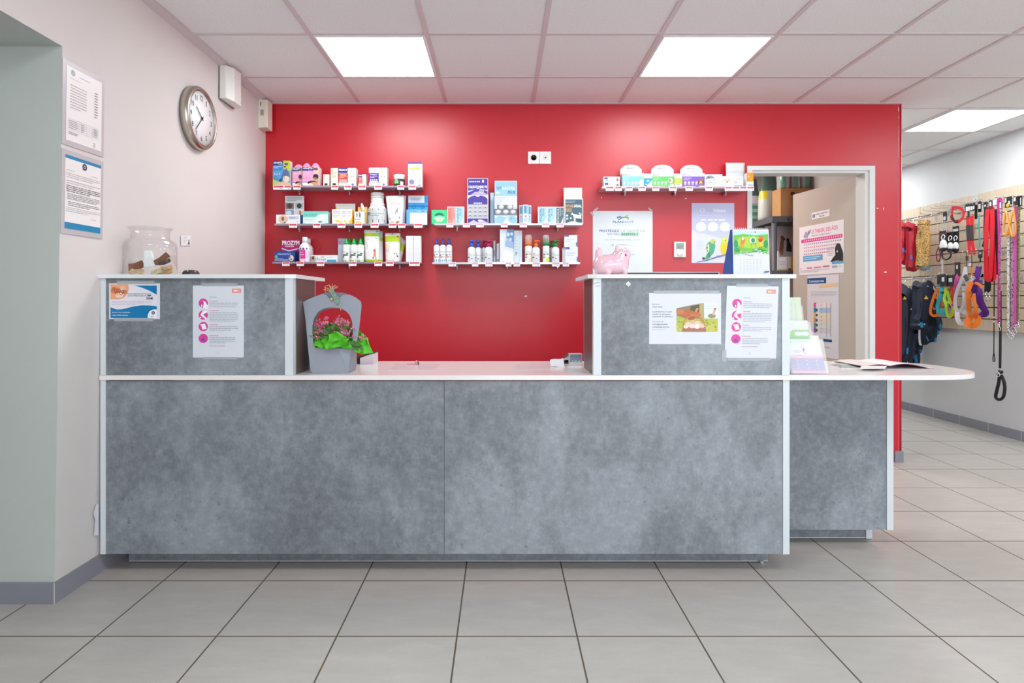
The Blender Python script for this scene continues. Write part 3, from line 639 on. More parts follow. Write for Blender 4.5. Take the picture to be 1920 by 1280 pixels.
# desk calendar
YC = 2.64
t = thing('desk_calendar', 'standing desk calendar with a cartoon meadow picture open at May', 'calendar', (PX(1408,YC), YC, ZU))
c = [P3(1375.5,514,YC), P3(1443.8,514,YC), P3(1441.5,430,YC+.03), P3(1373.5,430,YC+.03)]; c[0].z = c[1].z = ZU+.001
U, V = c[1]-c[0], c[3]-c[0]; N = U.cross(V).normalized()
mb = MB(); mb.obox(c[0], U, V, N*-.0015, PAPER)
G_ = '#7cc04a'
dots = [('e',random.uniform(.03,.4),random.uniform(.44,.52),.018,.012,random.choice(['#b9a7d6','#e48fb5','#8ec6d8','#d7cfe8'])) for _ in range(22)] + [('e',random.uniform(.55,.96),random.uniform(.47,.54),.014,.01,random.choice(['#f3e9b0','#ffffff','#e99a9a','#5fae5a'])) for _ in range(14)]
mb.prints(c[0], U, V, [('p',[(.02,.45),(.2,.47),(.45,.48),(.6,.505),(.8,.5),(.98,.46),(.98,.95),(.02,.95)],G_),('p',[(.02,.87),(.3,.9),(.6,.87),(.98,.9),(.98,.95),(.02,.95)],'#bfe3f2'),
    ('e',.5,.72,.42,.13,'#a9d84c'),('p',[(.5,.5),(.62,.58),(.86,.57),(.95,.53),(.6,.505)],'#2fa352'),('e',.085,.68,.06,.09,'#3f9c5a'),('e',.91,.68,.06,.09,'#2f9a55'),('e',.11,.55,.08,.05,'#3d9a62')] + dots + [
    ('p',[(.2,.65),(.24,.8),(.31,.83),(.35,.76),(.3,.66)],'#e9824a'),('e',.28,.8,.035,.035,'#f6d9c0'),('p',[(.2,.63),(.26,.7),(.32,.63),(.27,.6)],'#e8a23c'),
    ('e',.55,.76,.085,.075,'#f1f5ea'),('e',.56,.76,.055,.055,'#2f9a6a'),('r',.5,.6,.515,.69,'#d9772f'),('r',.63,.61,.645,.69,'#d9772f'),('r',.5,.68,.64,.7,'#e08a3a'),
    ('p',[(.68,.78),(.78,.86),(.86,.8),(.84,.75),(.72,.74)],'#e36b3a'),('e',.76,.755,.05,.03,'#b83a3f'),('e',.77,.67,.055,.05,'#f2c53b'),('r',.73,.58,.745,.63,'#c96a35'),('r',.79,.58,.805,.63,'#c96a35'),('e',.63,.56,.05,.025,'#b9bcd2'),('e',.63,.94,.025,.012,'#d9567a'),
    ('t','MAI',.41,.415,.55,.445,'#5b6b8f',.0)] + [('r',.2+.09*i-.018,.345-.043*j,.2+.09*i+.018,.353-.043*j,'#a8adb9') for i in range(7) for j in range(6) if not (j == 5 and i == 6)] +
    [('p',[(.82,.05),(.97,.07),(.97,.095),(.84,.085)],'#2b5d94'),('e',.85,.055,.03,.012,'#9fc3dc')], .0003)
PG_ = mb.build('page', t)
mb = MB(); b0 = P3(1370.5,514,YC+.01); b0.z = ZU+.001; bt = c[3]+Vector((-.002,.01,0))
mb.add([b0, b0+Vector((.004,.12,0)), bt+Vector((0,.012,0)), bt, c[0]+Vector((-.0005,0.003,0)), c[3]+Vector((-.0005,.002,0))], [(0,1,2,3),(0,3,5,4)], M('#1f4f9c', .5))
mb.quad(c[0]+Vector((0,.004,0)), c[1]+Vector((0,.004,0)), c[2]+Vector((0,.004,0)), c[3]+Vector((0,.004,0)), M('#8fb4e8', .5)); mb.quad(b0+Vector((.004,.12,0)), c[1]+Vector((0,.12,0)), c[2]+Vector((0,.013,0)), c[3]+Vector((0,.013,0)), M('#2f62b0', .5)); mb.build('stand', t)
mb = MB()
for i in range(18):
    p = c[3] + U*((i+.7)/18.4) + Vector((0,.004,-.002)); mb.tube([p+Vector((0,.004*math.cos(q)-.0,.0065*math.sin(q)+.002)) for q in [k*math.pi/5 for k in range(10)]], .0013, WHITE, 5, closed=True)
mb.build('wire_binding', PG_)
# ---- grey gift carton with a flowering plant ----
GC = M('#9fa5b1', .34, metal=.45); GCI = M('#8f95a1', .45, metal=.2)
YG = 2.565
t = thing('gift_carton', 'silver-grey paper carrier carton with an oval window holding pink flowers', 'gift carton', (PX(620,YG), YG+.07, ZW))
def gy(y, back=0.0):       # the sheets lean together towards the top
    k = max(0, min(1, (700-y)/150)); return (YG + .045*k) if not back else (YG + .135 - .055*k)
def loop(pts, n=64):       # resample a closed 2D loop by length
    L = [math.dist(pts[i], pts[(i+1) % len(pts)]) for i in range(len(pts))]; tot = sum(L); out = []
    for k in range(n):
        d = tot*k/n; i = 0
        while d > L[i]: d -= L[i]; i += 1
        a, b = pts[i], pts[(i+1) % len(pts)]; f = d/L[i]; out.append((a[0]+(b[0]-a[0])*f, a[1]+(b[1]-a[1])*f))
    return out
def polar(pts, c, n=72):   # radius of a loop around c at n angles
    P = loop(pts, 720); A = sorted((math.atan2(y-c[1], x-c[0]), x, y) for x, y in P); out = []
    for k in range(n):
        a = -math.pi + 2*math.pi*(k+.5)/n; j = min(A, key=lambda q: abs(q[0]-a)); out.append((j[1], j[2]))
    return out
def gsheet(outer, win, back, shift=0):
    c = (627, 620); O = polar(outer, c); I = polar(win, c)
    def p3(q):
        Y = gy(q[1], back); p = P3(q[0]+shift, q[1], Y)
        if q[1] > 698: p.z = ZW+.0006
        return p
    mb = MB(); A = [p3(q) for q in O]; B = [p3(q) for q in I]
    mb.ring(A, B, (0, .0018, 0), GC); return mb
OUT = [(582.5,700),(653,700),(657.5,664),(668,646),(673.5,615),(678.5,567),(668,558),(654,551.5),(643,552.5),(636,559),(632,563),(618,562),(612,553),(606,551),(597,553.5),(583,558.5),(568,566),(573,600),(577.5,650)]
WIN = [(590,652),(586.5,635),(585.5,612),(589,596),(597,584),(608,577.5),(621,575.5),(637,577),(648,582),(656,591),(660.5,604),(662,622),(662,638),(658.5,649),(640,653),(612,652)]
gsheet(OUT, WIN, 0).build('front_sheet', t)
OUTB = [(582,693),(668,693),(669,650),(677,569),(664,560),(650,551),(644,548.5),(610,548),(600,552),(583,559),(571,565),(574,600),(577.5,650)]
WINB = [(594,652),(592,625),(592,603),(598,588),(609,580),(624,577.5),(640,579),(653,586),(661,596),(666,610),(670,630),(670,648),(640,653),(612,652)]
gsheet(OUTB, WINB, 1).build('back_sheet', t)
mb = MB()
def q3(x, y, Y, zb=False):
    p = P3(x, y, Y)
    if zb: p.z = ZW+.0006
    return p
mb.prism([q3(653,700,YG,1), q3(667,694,YG+.125,1), q3(669,657,YG+.11), q3(657,654,YG+.014)], (-.0018,0,0), GCI)
mb.prism([q3(582.5,700,YG,1), q3(588,694,YG+.125,1), q3(584,657,YG+.11), q3(578,654,YG+.014)], (.0018,0,0), GCI); mb.build('side_panel', t)
def gyf(y): return gy(y)+.0088
mb = MB(); a, b_, c, d = q3(633.5,652,YG+.003), q3(653,699.5,YG-.012), q3(657,655,YG+.002), q3(634,653,YG)
mb.prism([q3(634,652.5,gyf(652)-.011), q3(652.5,699.5,gyf(699)-.010), q3(656.5,656,gyf(656)-.010)], (0,-.0018,0), GC); mb.build('folded_flap', t)
mb = MB(); p = q3(627,560,gyf(560)-.014)
for (dx, dz, k) in ((-.035,.012,1),(-.028,.02,-1),(-.012,.034,1),(.006,.036,-1),(.018,.03,1),(.026,.02,1),(.03,.026,-1),(.010,.024,1),(-.006,.028,-1)):
    s0 = q3(621,548,gyf(548)-.012); mb.tube([s0, s0+Vector((dx*.5, -.004*k, dz*.8)), s0+Vector((dx, .006*k, dz))], .0012, M('#d9b98a', .7), 5, n=4)
s0 = q3(615,535,gyf(540)-.012); mb.tube([s0, s0+Vector((-.012,0,-.004)), q3(610,547,gyf(547)-.012)], .0012, M('#d9b98a', .7), 5, n=4)
mb.tube([q3(636,565,gyf(565)-.014), q3(637,575,gyf(575)-.012), q3(639.5,582.5,gyf(582)-.012)], .0012, M('#d9b98a', .7), 5, n=3); mb.build('raffia_tie', t)
mb = MB(); mb.prism([q3(618,541,gyf(541)-.013), q3(624,540,gyf(541)-.013), q3(636.5,563,gyf(563)-.016), q3(636,569,gyf(569)-.016), q3(630,570,gyf(569)-.016), q3(625,560,gyf(560)-.016)], (0,-.0025,0), M('#7f9a8c', .4, metal=.3, noise=.3, nscale=160))
mb.ball(q3(621,561,gyf(560)-.016), .0065, .005, .0065, M('#c9a868', .6), 10, 7); mb.ball(q3(634,558,gyf(560)-.02), .004, .004, .004, M('#b09a62', .6), 8, 6); mb.build('gift_tag', t)
# the plant inside
CPX, CPY = PX(626,YG+.07), YG+.07
t = thing('flowering_plant', 'pink flowering pot plant wrapped in bright green paper inside the grey carton', 'flowering plant', (CPX, CPY, ZW+.002))
mb = MB(); mb.lathe((CPX, CPY, ZW+.002), [(.038,0),(.05,.09),(.046,.09),(.044,.08),(.0,.08)], M('#6a4a3a', .7), 20); mb.build('pot', t)
mb = MB(); TG = M('#54b824', .55, trans=.0, noise=.12, nscale=14)
# crumpled tissue: ring of folded leaves around the pot; each leaf is a bumpy patch
rt = random.Random(3)
def leafpatch(px, Yl, nu=9, nv=7, amp=.006):
    # px: four px corners lower-left, lower-right, upper-right, upper-left
    g = []
    for j in range(nv):
        for i in range(nu):
            u, v = i/(nu-1), j/(nv-1)
            x = (px[0][0]*(1-u)+px[1][0]*u)*(1-v) + (px[3][0]*(1-u)+px[2][0]*u)*v; y = (px[0][1]*(1-u)+px[1][1]*u)*(1-v) + (px[3][1]*(1-u)+px[2][1]*u)*v
            Y = (Yl[0]*(1-u)+Yl[1]*u)*(1-v) + (Yl[3]*(1-u)+Yl[2]*u)*v
            Y += amp*(math.sin(7*u+3*v+px[0][0])+math.sin(4*v-5*u)) + rt.uniform(-.3,.3)*amp
            g.append(P3(x + 1.5*math.sin(9*u+v*4), y + 1.2*math.sin(8*u)*v, Y))
    fs = [(j*nu+i, j*nu+i+1, (j+1)*nu+i+1, (j+1)*nu+i) for j in range(nv-1) for i in range(nu-1)]
    mb.add(g, fs, TG, True)
y0 = YG
leafpatch([(592,652),(603,652),(600,640),(586,612)], [y0+.02,y0+.02,y0+.03,y0+.06])
leafpatch([(588,648),(612,654),(604,640),(590,625)], [y0+.0,y0-.01,y0+.02,y0+.04])
leafpatch([(604,654),(620,654),(614,628),(602,638)], [y0-.012,y0-.016,y0-.012,y0+.01])
leafpatch([(612,653),(650,650),(654,634),(613,640)], [y0-.014,y0-.014,y0-.022,y0-.016])
leafpatch([(613,641),(654,635),(634,620),(617,626)], [y0-.016,y0-.022,y0-.014,y0-.012], amp=.004)
leafpatch([(640,652),(664,655),(660,640),(648,640)], [y0-.01,y0-.012,y0+.0,y0+.0])
leafpatch([(655,652),(676,664.5),(684,640),(662,628)], [y0+.015,y0+.02,y0+.06,y0+.05])
leafpatch([(675,664.5),(700,661.5),(689,632),(680,626)], [y0+.02,y0+.03,y0+.07,y0+.07])
leafpatch([(664,650),(682,655),(682,625),(669,616)], [y0+.05,y0+.06,y0+.08,y0+.07])
leafpatch([(598,648),(650,648),(664,625),(590,622)], [y0+.11,y0+.11,y0+.118,y0+.112])
mb.build('tissue_paper', t)
mb = MB(); LG = M('#3f6b25', .5, noise=.3, nscale=40); ST = M('#6f8f3c', .5)
rf = random.Random(11); heads = []
for i in range(84):
    x = rf.uniform(591, 664); y = rf.uniform(599, 632) + 6*abs((x-628)/38)**2 - (4 if 598 < x < 640 else 0); Y = y0 + rf.uniform(.025, .10)
    heads.append(P3(x, y, Y))
heads += [P3(640+rf.uniform(0,14), 622+rf.uniform(0,8), y0+rf.uniform(.0,.02)) for _ in range(8)] + [P3(668+rf.uniform(0,14), 626+rf.uniform(0,9), y0+.03+rf.uniform(0,.02)) for _ in range(6)]
for h in heads:
    b0 = Vector((CPX+(h.x-CPX)*.35, CPY+(h.y-CPY)*.4, ZW+.085)); mb.tube([b0, (b0+h)/2+Vector((0,0,.01)), h], .0013, ST, 5, n=2)
def leaf(p, d, l, w):
    d = Vector(d).normalized(); s_ = d.cross(Vector((.2,-1,.3))).normalized(); n = d.cross(s_)
    mb.add([p, p+d*l*.4+s_*w, p+d*l+n*.006, p+d*l*.4-s_*w, p+d*l*.45+n*.004], [(0,1,4),(1,2,4),(2,3,4),(3,0,4)], LG, True)
for i in range(150):
    x = rf.uniform(592, 662); y = rf.uniform(612, 645); p = P3(x, y, y0+rf.uniform(.02,.1)); leaf(p, (rf.uniform(-1,1), rf.uniform(-.8,.1), rf.uniform(-.2,.8)), rf.uniform(.02,.04), rf.uniform(.006,.012))
for x, y, d in ((655,640,(1,-.2,-.35)),(660,643,(1,-.3,-.2)),(654,645,(1,-.2,-.6)),(664,646,(1,-.3,-.5))): leaf(P3(x, y, y0-.012), d, .05, .011)
mb.build('foliage', t)
mb = MB(); FC = [M(c, .6) for c in ('#d9559c','#e27ab4','#c9857f','#e3b7a4','#b75a66','#e9a3c6','#d8c08a')]
for h in heads:
    for k in range(7):
        c = h + Vector((rf.gauss(0,.0065), rf.gauss(0,.006), rf.gauss(0,.005))); m = rf.choice(FC if rf.random() < .6 else FC[:2]); n = Vector((rf.uniform(-.6,.6), -1, rf.uniform(0,1))).normalized()
        a = n.orthogonal().normalized(); b_ = n.cross(a); r = rf.uniform(.0036,.0062); vs = [c - n*.001]
        for q in range(8): vs.append(c + (a*math.cos(q*math.pi/4) + b_*math.sin(q*math.pi/4)) * (r if q % 2 == 0 else r*.45) + n*.001)
        mb.add(vs, [(0, 1+q, 1+(q+1) % 8) for q in range(8)], m)
o = mb.build('blossom', t); o['kind'] = 'stuff'; o['label'] = 'small pink and faded cream blossoms'
# pale device behind the carton
t = thing('label_printer', 'small pale grey device with a sloping dark top behind the flower carton', 'printer', (PX(687,2.98), 2.98, ZW))
mb = MB(); yb = 2.93; a = PX(669.5,yb); 
mb.prism([(PX(675,yb),yb,ZW),(PX(701,yb),yb,ZW),(PX(701,yb),yb,PZ(663,yb)),(PX(695,yb),yb,PZ(664,yb)),(PX(675,yb),yb,PZ(671,yb))], (0,.1,0), M('#d9cdd3', .5)); mb.build('body', t)
mb = MB(); mb.prism([(PX(672.5,yb),yb-.004,PZ(670.5,yb)),(PX(700,yb),yb-.004,PZ(662,yb)),(PX(701,yb),yb-.004,PZ(659.5,yb)),(PX(672.5,yb),yb-.004,PZ(668,yb))], (0,.1,0), M('#3a2f35', .4)); mb.box(PX(669,yb), PX(673,yb), yb, yb+.08, ZW, PZ(668.5,yb), M('#26262c', .4)); mb.build('lid', t)
# clear sleeves lying on the worktop
def flat(name, label, cat, px, z, th, m, extra=None, group=None):
    pts = []
    for x, y in px:
        Y = F*(EYE-z)/(y-CY); pts.append(Vector((PX(x,Y), Y, z)))
    mb = MB(); mb.prism(pts, (0,0,th), m)
    if extra: extra(mb, pts)
    return tag(mb.build(name), label, cat, group)
CLR = M('#f3eef0', .08, alpha=.42)
flat('clear_sleeve', 'clear plastic sleeve lying flat in the middle of the worktop', 'plastic sleeve', [(727,694.5),(814,694.5),(828,681.5),(743,681)], ZW+.0004, .0012, CLR)
flat('clear_sleeve', 'clear plastic sleeve lying beside the curled white slip near the right unit', 'plastic sleeve', [(967,693.5),(1043,692),(1036,681.5),(966,681)], ZW+.0004, .0012, CLR)
mb = MB(); c = P3(776,683.5,2.89); c.z = ZW+.0018; mb.tube([c, c+Vector((.01,0,.014)), c+Vector((.018,0,.004)), c+Vector((-.01,0,.006)), c+Vector((-.03,0,.003))], .0032, M('#e58a9a', .4), 6, n=3); mb.ball(c+Vector((.012,0,.016)), .004, .004, .004, M('#e9a0a8', .4), 8, 6)
mb.box(c.x+.018, c.x+.024, c.y-.003, c.y+.003, ZW+.0016, ZW+.016, M('#4a4a58', .4)); tag(mb.build('pen_holder_clip'), 'tiny pink and black trinket lying on the clear sleeve in the middle', 'trinket')
# receipt slip, small screen terminal, tape dispenser
mb = MB(); Yq = 2.83; g = []; nu, nv = 6, 6
for j in range(nv):
    for i in range(nu):
        u, v = i/(nu-1), j/(nv-1); x = 1032+26*u; p = P3(x, 0, Yq); g.append(Vector((p.x + .004*v, Yq-.02+.10*v*(.85+.15*u), ZW+.0008 + .024*v**2 + .006*u*v + .002*math.sin(6*u))))
mb.add(g, [(j*nu+i, j*nu+i+1, (j+1)*nu+i+1, (j+1)*nu+i) for j in range(nv-1) for i in range(nu-1)], PAPER, True)
g2 = [p - Vector((0,0,.0004)) for p in g]; mb.add(g2, [((j+1)*nu+i, (j+1)*nu+i+1, j*nu+i+1, j*nu+i) for j in range(nv-1) for i in range(nu-1)], PAPER, True)
tag(mb.build('paper_slip'), 'curled white paper slip on the worktop beside the small terminal', 'paper slip')
Yt = 2.86; t = thing('card_terminal', 'small dark-faced terminal on a white base against the right raised unit', 'card terminal', (PX(1080,Yt), Yt+.03, ZW))
mb = MB(); x0, x1 = PX(1068,Yt), PX(1092,Yt); mb.box(x0+.003, x1-.003, Yt+.002, Yt+.09, ZW, ZW+.016, WHITE); mb.build('base', t)
mb = MB(); zt = PZ(663.5,Yt); mb.box(x0, x1, Yt+.004, Yt+.05, ZW+.016, zt, M('#c3c9d0', .3)); mb.prints((x0,Yt+.004,ZW+.016), (x1-x0,0,0), (0,0,zt-ZW-.016), [('r',.05,.03,.95,.93,'#8493a6'),('r',.05,.55,.95,.93,'#76869b'),('e',.25,.15,.06,.06,'#ffffff'),('r',.4,.1,.55,.2,'#ffffff'),('r',.66,.1,.72,.2,'#ffffff'),('e',.8,.15,.05,.06,'#ffffff')]); mb.build('display', t)
t = thing('tape_dispenser', 'taupe tape dispenser half hidden behind the small terminal', 'tape dispenser', (PX(1063,2.96), 2.96, ZW))
yb = 2.94; mb = MB(); mb.prism([(PX(1058,yb),yb,ZW),(PX(1075,yb),yb,ZW),(PX(1075,yb),yb,ZW+.02),(PX(1058,yb),yb,ZW+.018)], (0,.05,0), M('#4a3a3a', .5)); mb.build('base', t)
mb = MB(); mb.prism([P3(1056,674,yb), P3(1061,668.5,yb), P3(1068,664.5,yb), P3(1075,667,yb), P3(1075,680.5,yb), P3(1066,680,yb), P3(1060,678,yb)], (0,.045,0), M('#cbbcb2', .5)); mb.prism([P3(1055.7,673,yb-.001), P3(1060.8,667,yb-.001), P3(1068,663,yb-.001), P3(1068,665.5,yb-.001), P3(1061,669.5,yb-.001)], (0,.047,0), M('#4a3f44', .4)); mb.build('tape_wheel', t)
# ---- acrylic leaflet holder with cards ----
YL = 2.525
ACR = M('#ffffff', .05, alpha=.22)
t = thing('leaflet_holder', 'clear acrylic tiered leaflet holder standing on the worktop end', 'leaflet holder', (1.30, YL+.08, ZW))
lx0, lx1 = 1.2, PX(1553,YL)
mb = MB(); mb.box(lx0, lx1, YL, YL+.16, ZW, ZW+.003, ACR); mb.build('base_plate', t)
mb = MB(); mb.obox((lx0,YL-.003,ZW+.003), (lx1-lx0,0,0), (0,.045,.14), (0,-.002,.0006), ACR); mb.build('front_pocket', t)
mb = MB(); mb.obox((1.19,YL+.05,ZW+.003), (.145,0,0), (0,.055,.21), (0,-.002,.0006), ACR); mb.obox((1.335,YL+.06,ZW+.003), (.012,0,0), (0,.04,.17), (0,.03,0), ACR); mb.build('middle_pocket', t)
mb = MB(); mb.obox((1.19,YL+.10,ZW+.003), (.135,0,0), (0,.05,.28), (0,-.002,.0006), ACR); mb.build('rear_pocket', t)
def card(name, label, o, U, V, col, ops, group=None, th=.004):
    o, U, V = map(Vector, (o, U, V)); N = U.cross(V).normalized(); mb = MB(); mb.obox(o, U, V, N*-th, col); mb.prints(o, U, V, ops); return tag(mb.build(name), label, 'leaflet', group)
fx0 = PX(1489,YL+.008); fw = PX(1552,YL+.008)-fx0
card('leaflet', 'lilac leaflet with pink stripes in the front pocket of the acrylic holder', (fx0-.006,YL+.006,ZW+.004), (fw,0,0), (-.008,.045,.137), '#e6e6ee', [
    ('r',0,0,1,.07,'#f0a7bd'),('r',0,.07,1,.44,'#9c97c9'),('r',0,.44,1,.52,'#f3b3c6'),('r',0,.87,.75,1,'#dff0ea'),('c',.13,.93,.03,'#a8d8bb'),('r',.22,.915,.62,.95,'#c3e2d2'),
    ('r',.14,.545,.45,.6,'#f5f5ff'),('r',.14,.535,.44,.545,'#7a7ac0'),('l',.16,.6,.42,.68,2,'#a9a4cf'),('e',.47,.7,.03,.05,'#6a4a5a'),('e',.42,.78,.02,.02,'#c0788a'),('e',.5,.58,.04,.02,'#bfa6b8'),('e',.44,.63,.02,.03,'#8f8ab5')] +
    [('c',.2+.29*i,.385-.115*j,.02,'#cfcbe8') for i in range(3) for j in range(3)] + [('r',.12+.29*i,.345-.115*j,.29+.29*i,.353-.115*j,'#c3bfe2') for i in range(3) for j in range(3)])
mz = ZW+.005; my = YL+.056
card('leaflet', 'white and green leaflet with a food photo in the middle pocket of the holder', (1.19,my,mz), (.137,0,0), (0,.055,.215), '#e6e9e4', [
    ('r',0,.64,.40,.90,'#d3dfae'),('e',.2,.85,.18,.045,'#a9cf4a'),('e',.25,.81,.1,.03,'#7fae3a'),('e',.14,.71,.16,.05,'#eadad0'),('e',.1,.75,.07,.03,'#d9a58f'),('e',.28,.67,.08,.02,'#7a5a4a'),
    ('p',[(.36,.64),(1,.64),(1,.815),(.5,.815),(.42,.77)],'#72c94e'),('e',.66,.735,.12,.042,'#eef4ea'),('e',.88,.735,.11,.042,'#eef4ea'),('r',.56,.705,.96,.765,'#eef4ea'),('r',0,.615,1,.64,'#9fe07f')])
card('leaflet', 'pale green handwritten leaflet in the rear pocket of the acrylic holder', (1.19,YL+.106,ZW+.005), (.129,0,0), (0,.05,.315), '#d6e4cb', [('r',.1+.14*i,.70,.112+.14*i,.93,'#c3cfae') for i in range(6)] + [('p',[(.78,1),(1,1),(1,.975),(.78,.975)],'#dfe9d6')])
card('leaflet', 'plain blank card beside the green leaflet in the acrylic holder', (1.326,YL+.07,ZW+.005), (.045,0,0), (0,.035,.15), '#e9e4e6', [('r',.05,.05,.95,.3,'#d3d6d8')])
# magazines on the rounded end
def mag(name, label, px, z, col, ops=(), group='magazines on the rounded worktop end', th=.004):
    pts = []
    for x, y in px:
        Y = F*(EYE-z)/(y-CY); pts.append(Vector((PX(x,Y), Y, z)))
    mb = MB(); mb.prism(pts, (0,0,th), M('#efeae6', .5)); o, U, V = pts[0]+Vector((0,0,th)), pts[1]-pts[0], pts[3]-pts[0]
    mb.prints(o, U, V, [('r',0,0,1,1,col)] + list(ops), .0003); return tag(mb.build(name), label, 'magazine', group)
mag('magazine', 'magazine with a grey-green cover lying lowest at the left of the pile', [(1577,690.5),(1618,690.8),(1600,681.5),(1564,681)], ZW+.0006, '#7f9089', [('r',.1,.1,.8,.5,'#a9b3ae')], th=.003)
mag('magazine', 'magazine with a brown and yellow photo cover at the back of the pile', [(1556,682.5),(1622,686),(1640,676.5),(1575,675.2)], ZW+.0045, '#cfc6bd', [('p',[(.3,.3),(.9,.5),(1,1),(.4,1)],'#c4a56a'),('r',.1,.1,.9,.25,'#5a4a48'),('e',.6,.6,.2,.2,'#e2c690')], th=.004)
mag('magazine', 'magazine with an orange and white photo cover left of the open one', [(1612,691.5),(1660,691),(1668,677.8),(1624,678)], ZW+.009, '#ece6e6', [('p',[(.1,.35),(.9,.3),(.9,.6),(.2,.62)],'#ef8a70'),('e',.55,.75,.25,.12,'#6a5460'),('p',[(.3,.85),(.9,.8),(.9,1),(.3,1)],'#d3bd8f')], th=.003)
# the open magazine
z0 = ZW+.013; mb = MB()
def pg(xa, xb, flip, col, lift):
    n = 8; g = []
    for j in (0, 1):
        for i in range(n+1):
            u = i/n; Y = 2.735+.24*j; x = xa+(xb-xa)*u; g.append(Vector((x, Y, z0 + lift*math.sin(min(1,u*1.15)*math.pi)*(1-.35*u) + (-.012*u if flip else -.003*u))))
    g2 = [p-Vector((0,0,.0015)) for p in g]
    mb.add(g, [(i, i+1, n+2+i, n+1+i) for i in range(n)], col, True); mb.add(g2, [(n+1+i, n+2+i, i+1, i) for i in range(n)], M('#e3c3cf', .5), True)
    mb.add(g[:n+1]+g2[:n+1], [(i, i+1, n+2+i, n+1+i) for i in range(n)], M('#7a4a66', .5))
sp = PX(1669, 2.735); pg(sp, PX(1752,2.735), True, M('#f3eff1', .35), .016); pg(sp, PX(1616,2.735), False, M('#ead9d4', .35), .009)
mb.box(PX(1616,2.735), sp, 2.737, 2.973, ZW+.0125, ZW+.0127, PAPER)
tag(mb.build('magazine'), 'open magazine with white pages spread near the rounded end of the worktop', 'magazine', 'magazines on the rounded worktop end')
# ================= wall shelves and their goods =================
SF, SB = 4.07, YB - .002          # front and back of the shelves
ITEMS = []                        # (x0, x1, shelf, short description) for the price tags
SHELF = {}
def shelf(key, x0, x1, z, name_label, pegs, tone):
    # x0, x1: pixels of the front edge
    gl = M(tone, .25, spec=.6)  # tone has the brighter light on the centre shelves painted in
    t = thing('wall_shelf', name_label, 'shelf', ((PX(x0,SF)+PX(x1,SF))/2, SB, z-.006), 'narrow shelves on the red wall')
    mb = MB(); mb.box(PX(x0,SF), PX(x1,SF), SF, SB, z-.006, z, gl); mb.box(PX(x0,SF), PX(x1,SF), SF-.002, SF, z-.008, z+.004, M(tone, .15, metal=.3)); mb.build('board', t)
    for x in pegs:
        mb = MB(); X = PX(x, 4.2); mb.lathe((X, SB, z-.020), [(.008,0),(.008,-.05),(.006,-.054)], CHROME, 10, 'y'); mb.box(X-.006, X+.006, 4.182, 4.2, z-.016, z-.006, CHROME); mb.ball((X,4.19,z-.031), .005,.005,.005, WHITE, 8, 6); mb.build('bracket', t)
    SHELF[key] = (z, x0, x1)
shelf('L1', 512, 789.5, 1.889, 'upper left shelf on the red wall with calming boxes for pets', (562.5,656,750), '#a89aa6')
shelf('L2', 514.8, 793, 1.634, 'middle left shelf on the red wall with a big white tub', (562.5,656,750), '#a89aa6')
shelf('L3', 511, 788, 1.379, 'lower left shelf on the red wall with green-capped bottles', (562.5,656,750), '#a89aa6')
shelf('M2', 814.5, 1091, 1.637, 'upper centre shelf on the red wall with the tall purple display', (857.5,1045.5), '#dfe0e6')
shelf('M3', 810.5, 1087.5, 1.376, 'lower centre shelf on the red wall with pump bottles', (857,951,1045), '#dfe0e6')
shelf('R1', 1128.5, 1413, 1.882, 'right shelf on the red wall beside the door with arched display boxes', (1171,1265,1359.5), '#b8a6ae')
def it(key, x0, x1, desc): ITEMS.append((x0, x1, key, desc))
YFR = 4.095
def carton(key, x0, x1, yt, col, ops, label, desc, cat='box', name='product_box', Y=YFR, d=.06, side=None, group='boxes on the red wall shelves', yb=None, card=None, z=None):
    """upright box on a shelf; card = (x0, x1, y_top, y_base, colour, ops, outline) is a header card standing behind its front"""
    zb = (SHELF[key][0] if yb is None else PZ(yb, Y)) if z is None else z
    a, b, zt = PX(x0,Y), PX(x1,Y), PZ(yt,Y)
    d = min(d, SB-.003-Y)
    mb = MB(); mb.box(a, b, Y, Y+d, zb+.0004, zt, side or col)
    if side: mb.prints((a,Y,zb+.0004), (b-a,0,0), (0,0,zt-zb), [('r',0,0,1,1,col)], .0001)
    if ops: mb.prints((a,Y,zb+.0004), (b-a,0,0), (0,0,zt-zb), ops, .0004)
    if not card:
        o = tag(mb.build(name), label, cat, group)
    else:
        t = thing(name, label, cat, ((a+b)/2, Y+d/2, zb), group); mb.build('carton', t); header(card, t, Y+d-.012); o = t
    if yb is None and desc: it(key, x0, x1, desc)
    return o
def header(card, t, Yc):
    cx0, cx1, ct, cb, cc, cops, ol = card; c0, c1, z0, z1 = PX(cx0,Yc), PX(cx1,Yc), PZ(cb,Yc), PZ(ct,Yc)
    m2 = MB(); ol = ol or [(0,0),(1,0),(1,1),(0,1)]
    m2.prism([(c0+(c1-c0)*u, Yc, z0+(z1-z0)*v) for u, v in ol], (0,.0025,0), cc)
    if cops: m2.prints((c0,Yc,z0), (c1-c0,0,0), (0,0,z1-z0), cops, .0004)
    return m2.build('header_card', t)
ARCH = [(0,0),(1,0),(1,.55)] + [(.5+.42*math.cos(a), .62+.38*math.sin(a)) for a in [math.pi*k/14 for k in range(1,14)]] + [(0,.55)]
def wave(n): return [(0,0),(1,0)] + [(1-k/24, .72+.28*abs(math.sin(math.pi*n*(k/24)))**.6) for k in range(25)]
W, NV = '#e9e8e7', '#2b2f7d'
PINKB = '#f0a9cf'
def dogface(u, v, r, c='#d9b48f'):  return [('e',u,v,r,r*.8,c),('e',u-r*.7,v+r*.1,r*.3,r*.5,'#8a6a50'),('e',u+r*.7,v+r*.1,r*.3,r*.5,'#8a6a50'),('e',u,v-r*.3,r*.25,r*.2,'#4a3a34')]
